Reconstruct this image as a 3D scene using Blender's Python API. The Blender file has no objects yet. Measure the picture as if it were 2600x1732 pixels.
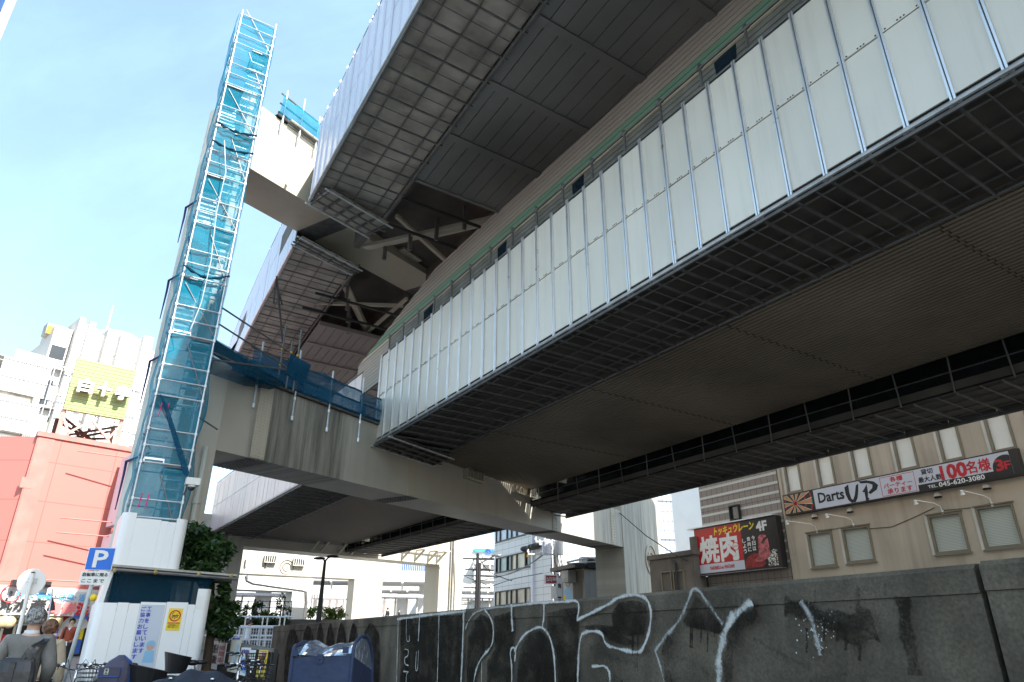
import bpy, bmesh, math, random
from math import sin, cos, tan, radians as R, pi, sqrt, atan2
from mathutils import Vector, Matrix, Quaternion
random.seed(7)
SC = bpy.context.scene
COL = SC.collection
# ------------------------------------------------------------------ camera
FPX, YH, ROLL, EYE = 1740.0, 1632.0, R(0.3), 1.45
PITCH = math.atan((YH-866)/FPX)
cam = bpy.data.cameras.new('camera'); camo = bpy.data.objects.new('camera', cam); COL.objects.link(camo)
cam.sensor_width = 36; cam.lens = 36*FPX/2600; cam.clip_end = 2000; cam.clip_start = .05
camo.location = (0, 0, EYE)
camo.rotation_mode = 'QUATERNION'
camo.rotation_quaternion = Quaternion((1,0,0), pi/2+PITCH) @ Quaternion((0,0,1), ROLL)
SC.camera = camo
# ------------------------------------------------------------------ light
SUN_AZ, SUN_EL = 130.0, 48.0
w = bpy.data.worlds.new('World'); SC.world = w; w.use_nodes = True
nt = w.node_tree; bg = nt.nodes['Background']
sky = nt.nodes.new('ShaderNodeTexSky'); sky.sky_type = 'NISHITA'; sky.sun_disc = False
sky.sun_elevation = R(SUN_EL); sky.sun_rotation = R(SUN_AZ); sky.air_density = 1.0; sky.dust_density = 1.6; sky.ozone_density = 1.0
# thin, high streaks of cirrus mixed over the clear sky
tc = nt.nodes.new('ShaderNodeTexCoord'); mp = nt.nodes.new('ShaderNodeMapping')
mp.inputs['Rotation'].default_value = (.3, .2, .6); mp.inputs['Scale'].default_value = (1.2, 5, 3)
nz = nt.nodes.new('ShaderNodeTexNoise'); nz.inputs['Scale'].default_value = 1.6; nz.inputs['Detail'].default_value = 7; nz.inputs['Roughness'].default_value = .62
rp = nt.nodes.new('ShaderNodeValToRGB'); rp.color_ramp.elements[0].position = .40; rp.color_ramp.elements[1].position = .80
rp.color_ramp.elements[0].color = (.19,.19,.19,1); rp.color_ramp.elements[1].color = (.36,.36,.36,1)
mx = nt.nodes.new('ShaderNodeMix'); mx.data_type = 'RGBA'
mx.inputs[7].default_value = (3.1, 5.1, 6.4, 1)
nt.links.new(tc.outputs['Generated'], mp.inputs[0]); nt.links.new(mp.outputs[0], nz.inputs['Vector']); nt.links.new(nz.outputs[0], rp.inputs[0])
nt.links.new(rp.outputs[0], mx.inputs[0]); tn = nt.nodes.new('ShaderNodeMix'); tn.data_type = 'RGBA'; tn.blend_type = 'MULTIPLY'; tn.inputs[0].default_value = 1; tn.inputs[7].default_value = (1.08, 1.02, .90, 1); nt.links.new(sky.outputs[0], tn.inputs[6]); nt.links.new(tn.outputs[2], mx.inputs[6]); nt.links.new(mx.outputs[2], bg.inputs[0])
bg.inputs[1].default_value = 0.15
sl = bpy.data.lights.new('sun', 'SUN'); sl.energy = 5.0; sl.angle = R(.53); sl.color = (1, .955, .88)
so = bpy.data.objects.new('sun', sl); COL.objects.link(so)
TOSUN = Vector((sin(R(SUN_AZ))*cos(R(SUN_EL)), cos(R(SUN_AZ))*cos(R(SUN_EL)), sin(R(SUN_EL))))
so.rotation_mode = 'QUATERNION'; so.rotation_quaternion = TOSUN.to_track_quat('Z', 'Y'); so.location = TOSUN*60
SC.view_settings.view_transform = 'Standard'; SC.view_settings.look = 'None'; SC.view_settings.gamma = 1
SC.view_settings.exposure = 1.32
SC.cycles.max_bounces = 8; SC.cycles.transparent_max_bounces = 16; SC.cycles.diffuse_bounces = 5
# ------------------------------------------------------------------ measuring: a sight line through a point of the photograph, cut with a real plane
_c, _s = cos(PITCH), sin(PITCH)
def ray(px, py):
    u, v = px-1300, py-866
    u, v = u*cos(ROLL)+v*sin(ROLL), -u*sin(ROLL)+v*cos(ROLL)
    return Vector((u, FPX*_c+v*_s, FPX*_s-v*_c))
E0 = Vector((0, 0, EYE))
def atY(px, py, Y): r = ray(px, py); return E0 + r*(Y/r.y)
def atZ(px, py, z): r = ray(px, py); return E0 + r*((z-EYE)/r.z)
Z = Vector((0, 0, 1))
class Plane:
    """vertical plane through (x0,y0) running along compass angle az; e points to the right, n towards the camera side"""
    def __init__(s, x0, y0, az):
        s.e = Vector((sin(R(az)), cos(R(az)), 0))
        if s.e.x < 0: s.e = -s.e
        s.o = Vector((x0, y0, 0)); s.n = Vector((s.e.y, -s.e.x, 0))
    def w(s, px, py):
        r = ray(px, py); k = s.n.dot(s.o)/s.n.dot(r); return E0 + r*k
    def c(s, px, py): P = s.w(px, py); return ((P-s.o).dot(s.e), P.z)
    def p(s, a, z, off=0): return s.o + s.e*a + s.n*off + Z*z
def ground_z(y): return max(0, min(.9, .02*(y-5)))
# ------------------------------------------------------------------ mesh building
LOC = {}
class MB:
    def __init__(s): s.v = []; s.f = []; s.mi = []; s.m = 0; s.uv = {}
    def add(s, vs, fs, uvs=None):
        b = len(s.v); s.v += [Vector(x) for x in vs]
        for k, f in enumerate(fs):
            if uvs: s.uv[len(s.f)] = [uvs[i] for i in f]
            s.f.append([b+i for i in f]); s.mi.append(s.m)
        return s
    def quad(s, a, b, c, d, uv=None): return s.add([a, b, c, d], [(0, 1, 2, 3)], uv)
    def hexa(s, q):   # 8 corners: bottom 4, top 4
        return s.add(q, [(3, 2, 1, 0), (4, 5, 6, 7), (0, 1, 5, 4), (1, 2, 6, 5), (2, 3, 7, 6), (3, 0, 4, 7)])
    def box(s, c, hx, hy, hz, ex=Vector((1,0,0)), ey=Vector((0,1,0)), ez=Z):
        c = Vector(c); ex, ey, ez = ex*hx, ey*hy, ez*hz
        return s.hexa([c-ex-ey-ez, c+ex-ey-ez, c+ex+ey-ez, c-ex+ey-ez, c-ex-ey+ez, c+ex-ey+ez, c+ex+ey+ez, c-ex+ey+ez])
    def bar(s, p0, p1, w, h, up=Z):   # rectangular bar from p0 to p1
        p0, p1 = Vector(p0), Vector(p1); d = (p1-p0); L = d.length
        if L < 1e-6: return s
        d.normalize(); x = d.cross(up)
        if x.length < 1e-4: x = d.cross(Vector((1, 0, 0)))
        x.normalize(); y = x.cross(d).normalized()
        return s.box((p0+p1)/2, L/2, w/2, h/2, d, x, y)
    def prism(s, poly, off):
        poly = [Vector(p) for p in poly]; off = Vector(off); n = len(poly)
        return s.add(poly+[p+off for p in poly], [tuple(range(n-1, -1, -1)), tuple(range(n, 2*n))]+[(i, (i+1) % n, n+(i+1) % n, n+i) for i in range(n)])
    def tube(s, pts, r, n=6, cap=True):
        pts = [Vector(p) for p in pts]; m = len(pts); rr = r if isinstance(r, (list, tuple)) else [r]*m
        prev = None; base = len(s.v)
        for i, p in enumerate(pts):
            d = (pts[min(i+1, m-1)]-pts[max(i-1, 0)]).normalized()
            if prev is None:
                x = d.cross(Z); x = d.cross(Vector((1, 0, 0))) if x.length < .05 else x
            else: x = prev - d*prev.dot(d)
            x.normalize(); prev = x; y = d.cross(x)
            for k in range(n):
                a = 2*pi*k/n; s.v.append(p + (x*cos(a)+y*sin(a))*rr[i])
        for i in range(m-1):
            for k in range(n):
                a, b = base+i*n+k, base+i*n+(k+1) % n
                s.f.append([a, b, b+n, a+n]); s.mi.append(s.m)
        if cap:
            s.f.append([base+k for k in range(n-1, -1, -1)]); s.mi.append(s.m)
            s.f.append([base+(m-1)*n+k for k in range(n)]); s.mi.append(s.m)
        return s
    def lathe(s, c, prof, n=16, ax=Z, sx=1, sy=1, xd=None):
        c = Vector(c); ax = Vector(ax).normalized()
        x = Vector(xd) if xd else (ax.cross(Vector((0, 1, 0))) if abs(ax.y) < .9 else ax.cross(Vector((1, 0, 0))))
        x.normalize(); y = ax.cross(x); b = len(s.v); m = len(prof)
        for r, h in prof:
            for k in range(n):
                a = 2*pi*k/n; s.v.append(c + ax*h + x*(cos(a)*r*sx) + y*(sin(a)*r*sy))
        for i in range(m-1):
            for k in range(n):
                p, q = b+i*n+k, b+i*n+(k+1) % n
                s.f.append([p, q, q+n, p+n]); s.mi.append(s.m)
        s.f.append([b+k for k in range(n-1, -1, -1)]); s.mi.append(s.m)
        s.f.append([b+(m-1)*n+k for k in range(n)]); s.mi.append(s.m)
        return s
    def sphere(s, c, rx, ry=None, rz=None, n=12, m=8, ex=None, ey=None, ez=None):
        ry = ry or rx; rz = rz or rx
        ex = ex or Vector((1,0,0)); ey = ey or Vector((0,1,0)); ez = ez or Z
        c = Vector(c); b = len(s.v)
        for i in range(m+1):
            ph = -pi/2+pi*i/m
            for k in range(n):
                a = 2*pi*k/n
                s.v.append(c+ex*(rx*cos(ph)*cos(a))+ey*(ry*cos(ph)*sin(a))+ez*(rz*sin(ph)))
        for i in range(m):
            for k in range(n):
                p, q = b+i*n+k, b+i*n+(k+1) % n
                s.f.append([p, q, q+n, p+n]); s.mi.append(s.m)
        return s
    def torus(s, c, R0, r, ax, n=28, m=6):
        c = Vector(c); ax = Vector(ax).normalized(); x = ax.cross(Z)
        if x.length < .05: x = Vector((1, 0, 0))
        x.normalize(); y = ax.cross(x); b = len(s.v)
        for i in range(n):
            a = 2*pi*i/n; d = x*cos(a)+y*sin(a)
            for k in range(m):
                t = 2*pi*k/m; s.v.append(c+d*(R0+r*cos(t))+ax*(r*sin(t)))
        for i in range(n):
            for k in range(m):
                s.f.append([b+i*m+k, b+((i+1) % n)*m+k, b+((i+1) % n)*m+(k+1) % m, b+i*m+(k+1) % m]); s.mi.append(s.m)
        return s
    def build(s, name, mats, parent=None, smooth=False, fixn=True):
        me = bpy.data.meshes.new(name)
        if parent is not None: off = LOC[parent.name]
        else:
            lo = [min(v[i] for v in s.v) for i in range(3)]; hi = [max(v[i] for v in s.v) for i in range(3)]
            off = Vector(((lo[0]+hi[0])/2, (lo[1]+hi[1])/2, lo[2]))
        me.from_pydata([v-off for v in s.v], [], s.f)
        for m in (mats if isinstance(mats, (list, tuple)) else [mats]): me.materials.append(m)
        me.polygons.foreach_set('material_index', s.mi)
        if smooth: me.polygons.foreach_set('use_smooth', [True]*len(s.f))
        if s.uv:
            ul = me.uv_layers.new(name='UVMap')
            for fi, us in s.uv.items():
                for li, u in zip(me.polygons[fi].loop_indices, us): ul.data[li].uv = u
        if fixn and not s.uv:
            bm = bmesh.new(); bm.from_mesh(me); bmesh.ops.recalc_face_normals(bm, faces=bm.faces); bm.to_mesh(me); bm.free()
        me.update()
        return link(name, me, parent, off)
def link(name, me, parent, off):
    o = bpy.data.objects.new(name, me); COL.objects.link(o)
    if parent is not None: o.parent = parent
    else: o.location = off
    LOC[o.name] = Vector(off)
    return o
def tag(o, label=None, cat=None, group=None, kind=None):
    if label: o['label'] = label
    if cat: o['category'] = cat
    if group: o['group'] = group
    if kind: o['kind'] = kind
    return o
def thing(name, loc, label, cat, group=None):
    o = bpy.data.objects.new(name, None); COL.objects.link(o); o.location = loc; o.empty_display_size = .2
    LOC[o.name] = Vector(loc); return tag(o, label, cat, group)
def copy_tree(o, parent=None):
    c = o.copy(); COL.objects.link(c)
    if parent: c.parent = parent; c.matrix_parent_inverse = o.matrix_parent_inverse
    for ch in o.children: copy_tree(ch, c)
    return c
def text(body, x0, z0, x1, z1, o, ex, ey, mat, parent, name='lettering', bold=0, ext=.004, shear=0, vertical=False):
    """lettering fitted to the rectangle x0..x1, z0..z1 of the plane o + ex*x + ey*z"""
    cu = bpy.data.curves.new('t', 'FONT'); cu.body = '\n'.join(body) if vertical else body
    cu.size = 1; cu.extrude = .01; cu.resolution_u = 2; cu.shear = shear
    if vertical: cu.space_line = .85; cu.align_x = 'CENTER'
    ob = bpy.data.objects.new('t', cu)
    tmp = ob.to_mesh(); vs = [v.co.copy() for v in tmp.vertices]; fs = [list(p.vertices) for p in tmp.polygons]
    ob.to_mesh_clear(); bpy.data.objects.remove(ob); bpy.data.curves.remove(cu)
    if not vs: return None
    ax, bx = min(v.x for v in vs), max(v.x for v in vs); ay, by = min(v.y for v in vs), max(v.y for v in vs)
    ex, ey = Vector(ex), Vector(ey); n = ex.cross(ey).normalized()
    if bx-ax < 1e-6 or by-ay < 1e-6: return None
    mb = MB()
    b = bold*min((x1-x0)/(bx-ax), (z1-z0)/(by-ay))     # heavier letters: the same outline laid down again, slightly shifted
    for k, (dx, dz) in enumerate(((0, 0),) if not bold else ((-1,-1),(1,-1),(1,1),(-1,1),(0,0))):
        e = .0002*k*(1 if ext < .1 else 20)
        mb.add([Vector(o)+ex*(x0+b*dx+(v.x-ax)/(bx-ax)*(x1-x0))+ey*(z0+b*dz+(v.y-ay)/(by-ay)*(z1-z0))+n*(ext*(.5 if v.z < 0 else 1)+e) for v in vs], fs)
    return mb.build(name, mat, parent, fixn=False)
# ------------------------------------------------------------------ materials
def nodes(name):
    m = bpy.data.materials.new(name); m.use_nodes = True
    return m, m.node_tree, m.node_tree.nodes['Principled BSDF']
def mat(name, col, rough=.6, metal=0, var=.12, scale=1.5, streak=0, streak_scale=2.5, streak_col=(.06,.055,.05), bump=0, bscale=30, spec=.5, fine=0):
    m, t, b = nodes(name); L = t.links.new; N = t.nodes.new
    geo = N('ShaderNodeNewGeometry')
    n1 = N('ShaderNodeTexNoise'); n1.inputs['Scale'].default_value = scale; n1.inputs['Detail'].default_value = 6; L(geo.outputs['Position'], n1.inputs['Vector'])
    c = N('ShaderNodeMix'); c.data_type = 'RGBA'
    c.inputs[6].default_value = tuple(x*(1-var) for x in col)+(1,); c.inputs[7].default_value = tuple(min(1, x*(1+var)) for x in col)+(1,)
    st = N('ShaderNodeMapRange'); st.inputs[1].default_value = .3; st.inputs[2].default_value = .7; L(n1.outputs[0], st.inputs[0]); L(st.outputs[0], c.inputs[0])
    out = c.outputs[2]
    if fine:
        n3 = N('ShaderNodeTexNoise'); n3.inputs['Scale'].default_value = 45; n3.inputs['Detail'].default_value = 3; L(geo.outputs['Position'], n3.inputs['Vector'])
        f = N('ShaderNodeMix'); f.data_type = 'RGBA'; f.blend_type = 'MULTIPLY'; f.inputs[0].default_value = fine
        L(out, f.inputs[6]); r3 = N('ShaderNodeMapRange'); r3.inputs[1].default_value = .35; r3.inputs[2].default_value = .65; L(n3.outputs[0], r3.inputs[0]); L(r3.outputs[0], f.inputs[7]); out = f.outputs[2]
    if streak:
        mp = N('ShaderNodeMapping'); mp.inputs['Scale'].default_value = (streak_scale, streak_scale, streak_scale*.06); L(geo.outputs['Position'], mp.inputs[0])
        n2 = N('ShaderNodeTexNoise'); n2.inputs['Scale'].default_value = 1; n2.inputs['Detail'].default_value = 5; n2.inputs['Roughness'].default_value = .6; L(mp.outputs[0], n2.inputs['Vector'])
        r = N('ShaderNodeMapRange'); r.inputs[1].default_value = .5; r.inputs[2].default_value = .72; r.inputs[4].default_value = streak; L(n2.outputs[0], r.inputs[0])
        d = N('ShaderNodeMix'); d.data_type = 'RGBA'; L(r.outputs[0], d.inputs[0]); L(out, d.inputs[6]); d.inputs[7].default_value = tuple(streak_col)+(1,); out = d.outputs[2]
    L(out, b.inputs['Base Color'])
    b.inputs['Roughness'].default_value = rough; b.inputs['Metallic'].default_value = metal; b.inputs['Specular IOR Level'].default_value = spec
    rr = N('ShaderNodeMapRange'); rr.inputs[3].default_value = max(0, rough-.08); rr.inputs[4].default_value = min(1, rough+.1); L(n1.outputs[0], rr.inputs[0]); L(rr.outputs[0], b.inputs['Roughness'])
    if bump:
        nb = N('ShaderNodeTexNoise'); nb.inputs['Scale'].default_value = bscale; nb.inputs['Detail'].default_value = 4; L(geo.outputs['Position'], nb.inputs['Vector'])
        bp = N('ShaderNodeBump'); bp.inputs['Strength'].default_value = bump; bp.inputs['Distance'].default_value = .02; L(nb.outputs[0], bp.inputs['Height']); L(bp.outputs[0], b.inputs['Normal'])
    return m
def net_mat(name, col, alpha, trans=.5):
    m, t, b = nodes(name); L = t.links.new; N = t.nodes.new; o = t.nodes['Material Output']; t.nodes.remove(b)
    geo = N('ShaderNodeNewGeometry'); n = N('ShaderNodeTexNoise'); n.inputs['Scale'].default_value = 1.4; n.inputs['Detail'].default_value = 6; L(geo.outputs['Position'], n.inputs['Vector'])
    mr = N('ShaderNodeMapRange'); mr.inputs[1].default_value = .3; mr.inputs[2].default_value = .72; mr.inputs[3].default_value = alpha-.14; mr.inputs[4].default_value = min(1, alpha+.18); L(n.outputs[0], mr.inputs[0])
    d = N('ShaderNodeBsdfDiffuse'); d.inputs[0].default_value = tuple(col)+(1,)
    tl = N('ShaderNodeBsdfTranslucent'); tl.inputs[0].default_value = tuple(col)+(1,)
    a = N('ShaderNodeMixShader'); a.inputs[0].default_value = trans; L(d.outputs[0], a.inputs[1]); L(tl.outputs[0], a.inputs[2])
    tp = N('ShaderNodeBsdfTransparent'); tp.inputs[0].default_value = (.86, .96, 1, 1)
    x = N('ShaderNodeMixShader'); L(mr.outputs[0], x.inputs[0]); L(tp.outputs[0], x.inputs[1]); L(a.outputs[0], x.inputs[2]); L(x.outputs[0], o.inputs[0])
    return m
def grid_mat(name, col, line, pu, pv, lw=.012, rough=.5, ax=None, spec=.5, var=.06, off=(0,0)):
    """tiles on a facade: joints every pu along the facade direction ax and every pv in height"""
    m, t, b = nodes(name); L = t.links.new; N = t.nodes.new
    geo = N('ShaderNodeNewGeometry'); dp = N('ShaderNodeVectorMath'); dp.operation = 'DOT_PRODUCT'; L(geo.outputs['Position'], dp.inputs[0]); dp.inputs[1].default_value = ax
    sp = N('ShaderNodeSeparateXYZ'); L(geo.outputs['Position'], sp.inputs[0])
    def joint(src, p, o):
        a = N('ShaderNodeMath'); a.operation = 'ADD'; a.inputs[1].default_value = o+1000*p; L(src, a.inputs[0])
        q = N('ShaderNodeMath'); q.operation = 'MODULO'; q.inputs[1].default_value = p; L(a.outputs[0], q.inputs[0])
        c = N('ShaderNodeMath'); c.operation = 'LESS_THAN'; c.inputs[1].default_value = lw; L(q.outputs[0], c.inputs[0]); return c.outputs[0]
    mxn = N('ShaderNodeMath'); mxn.operation = 'MAXIMUM'; L(joint(dp.outputs['Value'], pu, off[0]), mxn.inputs[0]); L(joint(sp.outputs['Z'], pv, off[1]), mxn.inputs[1])
    n1 = N('ShaderNodeTexNoise'); n1.inputs['Scale'].default_value = .7; n1.inputs['Detail'].default_value = 5; L(geo.outputs['Position'], n1.inputs['Vector'])
    c0 = N('ShaderNodeMix'); c0.data_type = 'RGBA'; L(n1.outputs[0], c0.inputs[0]); c0.inputs[6].default_value = tuple(x*(1-var) for x in col)+(1,); c0.inputs[7].default_value = tuple(x*(1+var) for x in col)+(1,)
    c = N('ShaderNodeMix'); c.data_type = 'RGBA'; L(mxn.outputs[0], c.inputs[0]); L(c0.outputs[2], c.inputs[6]); c.inputs[7].default_value = tuple(line)+(1,)
    L(c.outputs[2], b.inputs['Base Color']); b.inputs['Roughness'].default_value = rough; b.inputs['Specular IOR Level'].default_value = spec
    return m
def glow_mat(name, col, e):
    m, t, b = nodes(name); b.inputs['Base Color'].default_value = tuple(col)+(1,); b.inputs['Emission Color'].default_value = tuple(col)+(1,); b.inputs['Emission Strength'].default_value = e
    return m
M = {}
M['beam'] = mat('beam_paint', (.50,.465,.385), .42, 0, .07, .5, streak=.10, streak_scale=1.6)
M['beam_dirty'] = mat('beam_paint_stained', (.44,.43,.38), .5, 0, .12, .6, streak=.8, streak_scale=1.7, streak_col=(.07,.07,.06))
M['column'] = mat('column_paint', (.55,.54,.49), .5, 0, .08, .8, streak=.25)
M['skylit_panel'] = mat('skylit_white_panel', (.70,.74,.86), .3, 0, .05, .4, streak=.06, streak_scale=4, streak_col=(.45,.45,.5))  # white panel with the blue cast of skylight put into its colour
M['white_panel'] = mat('white_panel', (.87,.815,.72), .36, 0, .05, .5, streak=.2, streak_scale=4, streak_col=(.45,.42,.36))
M['pink_panel'] = mat('far_white_panel', (.82,.75,.73), .4, 0, .04, .3)
M['alu'] = mat('aluminium', (.86,.86,.88), .3, .7, .06, 3)
M['pipe'] = mat('galvanised_pipe', (.18,.18,.18), .5, .5, .25, 4)
M['pipe_light'] = mat('galvanised_pipe_light', (.62,.65,.68), .4, .55, .15, 4)
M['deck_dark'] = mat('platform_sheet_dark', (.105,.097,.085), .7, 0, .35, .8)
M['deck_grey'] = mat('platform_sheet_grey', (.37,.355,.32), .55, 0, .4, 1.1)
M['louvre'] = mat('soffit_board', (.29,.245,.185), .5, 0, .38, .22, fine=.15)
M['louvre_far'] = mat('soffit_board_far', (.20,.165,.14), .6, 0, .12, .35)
M['soffit'] = mat('soffit_panel', (.20,.198,.195), .33, .2, .35, .22)
M['soffit_pink'] = mat('soffit_panel_far', (.24,.21,.21), .5, 0, .06, .3)
M['black'] = mat('black_void', (.012,.012,.012), .9)
M['rust'] = mat('rusty_board', (.35,.13,.05), .8)
M['ply'] = mat('plywood', (.55,.32,.16), .8, streak=.2)
M['barrier'] = mat('barrier_board', (.47,.43,.38), .5, 0, .05, .6)
M['barrier_green'] = mat('barrier_green', (.21,.38,.28), .5, 0, .04, .6)
M['barrier_cream'] = mat('barrier_cream', (.66,.57,.42), .5, 0, .04, .6)
M['net'] = net_mat('blue_safety_net', (.02,.30,.45), .60, .5)
M['net_dense'] = net_mat('blue_safety_net_dense', (.02,.12,.22), .70, .4)
M['net_dark'] = net_mat('black_mesh', (.03,.035,.04), .4, .3)
M['net_shade'] = net_mat('navy_mesh', (.012,.05,.09), .8, .3)
M['hoard'] = mat('hoarding_sheet', (.80,.82,.84), .35, 0, .03, 1.0)
M['concrete'] = mat('wall_concrete', (.13,.107,.08), .9, 0, .5, 1.7, streak=.5, streak_scale=2.6, bump=.35, bscale=25, fine=.3, spec=.15)
M['white'] = mat('white_paint', (.8,.8,.79), .5, 0, .04, .8)
M['white_far'] = mat('white_far_paint', (.62,.615,.60), .6, 0, .05, .3)
M['terrace'] = mat('terrace_paving', (.20,.195,.185), .9, 0, .2, .5)
M['red'] = mat('red_cladding', (.60,.19,.165), .55, 0, .05, .15)
M['dark'] = mat('dark_metal', (.03,.03,.032), .45, .3)
M['blackp'] = mat('black_plastic', (.015,.015,.017), .35)
M['chrome'] = mat('chrome', (.75,.76,.78), .15, 1)
M['glass'] = mat('window_glass', (.03,.035,.04), .06, 0, .2, .5, spec=.8)
M['yellow'] = mat('yellow_paint', (.85,.62,.02), .5)
M['blue'] = mat('sign_blue', (.01,.14,.62), .35)
M['ink'] = mat('ink_black', (.012,.012,.014), .6)
M['inkred'] = mat('ink_red', (.55,.015,.03), .5)
M['inkblue'] = mat('ink_blue', (.02,.03,.45), .5)
M['paper'] = mat('paper_white', (.78,.78,.77), .6, 0, .03)
M['signgrey'] = mat('sign_face_pale', (.58,.60,.68), .4, 0, .03)
def vary(m, amt):
    t = m.node_tree; b = t.nodes['Principled BSDF']; s = b.inputs['Base Color'].links[0].from_socket
    oi = t.nodes.new('ShaderNodeObjectInfo'); hs = t.nodes.new('ShaderNodeHueSaturation'); mr = t.nodes.new('ShaderNodeMapRange'); mr.inputs[3].default_value = 1-amt; mr.inputs[4].default_value = 1+amt*.5
    t.links.new(oi.outputs['Random'], mr.inputs[0]); t.links.new(mr.outputs[0], hs.inputs['Value']); t.links.new(s, hs.inputs['Color']); t.links.new(hs.outputs[0], b.inputs['Base Color'])
vary(M['white_panel'], .07); vary(M['skylit_panel'], .05); vary(M['pink_panel'], .05); vary(M['hoard'], .04); vary(M['barrier'], .05)
def obj_of(name, mb, m, label, cat, group=None, parent=None, smooth=False):
    return tag(mb.build(name, m, parent, smooth), label, cat, group)
# ================================================================== ground
def sheet(name, xs, ys, zf, m, dz=0):
    mb = MB()
    for i in range(len(xs)-1):
        for j in range(len(ys)-1):
            q = [(xs[i], ys[j]), (xs[i+1], ys[j]), (xs[i+1], ys[j+1]), (xs[i], ys[j+1])]
            mb.quad(*[Vector((x, y, zf(y)+dz)) for x, y in q])
    return mb.build(name, m)
M['asphalt'] = mat('asphalt', (.055,.055,.056), .9, 0, .25, .6, bump=.3, bscale=60, fine=.4)
M['paving'] = grid_mat('paving_blocks', (.24,.235,.23), (.12,.12,.12), .6, .6, .02, .85, ax=(sin(R(45)),cos(R(45)),0), var=.12)
_t = M['paving'].node_tree
for nn in list(_t.nodes):      # second joint direction runs across the first on the ground
    if nn.type == 'SEPXYZ':
        d2 = _t.nodes.new('ShaderNodeVectorMath'); d2.operation = 'DOT_PRODUCT'; d2.inputs[1].default_value = (sin(R(-45)), cos(R(-45)), 0)
        g = [x for x in _t.nodes if x.type == 'NEW_GEOMETRY'][0]; _t.links.new(g.outputs['Position'], d2.inputs[0])
        tgt = nn.outputs['Z'].links[0].to_socket; _t.links.new(d2.outputs['Value'], tgt)
tag(sheet('ground', [-900, -60, -30, 0, 30, 60, 900], [-300, -20, 5, 10, 20, 30, 40, 50, 120, 900], ground_z, M['asphalt']), kind='structure')
tag(sheet('pavement', [-26, -16, -7.2], [7, 10, 20, 30, 40, 47], ground_z, M['paving'], .12), kind='structure')
# ================================================================== expressway frame
DIR = Vector((sin(R(34)), -cos(R(34)), 0))       # s: along the expressway, towards the viewer
NRM = Vector((cos(R(34)), sin(R(34)), 0))        # t: across it, to the right
ORG = Vector((-5.15, 25.2, 0))
def P(s, t, z): return ORG + DIR*s + NRM*t + Z*z
def zlow(s): return 8.36 + (.0235*s if s > 0 else .006*s)
def zup(s): return 15.0 + .0235*(s-4.5) if s > 4.5 else 15.0
UPT = [(-60,2),(-40,.2),(-30,-1.4),(-20,-2.55),(-14,-3.15),(-8,-3.7),(0,-4.3),(4.5,-4.78),(13,-5.2),(25,-5.8),(45,-6.6)]
def tup(s):
    for (a, b), (c, d) in zip(UPT, UPT[1:]):
        if a <= s <= c: return b+(d-b)*(s-a)/(c-a)
    return UPT[-1][1]
BD = Vector((sin(R(32)), cos(R(32)), 0)); BN = Vector((-BD.y, BD.x, 0)); BO = Vector((-8.7, 19.3, 0))   # BN points to the back of the crossbeam
def B(u, b, z): return BO + BD*u + BN*b + Z*z
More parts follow.
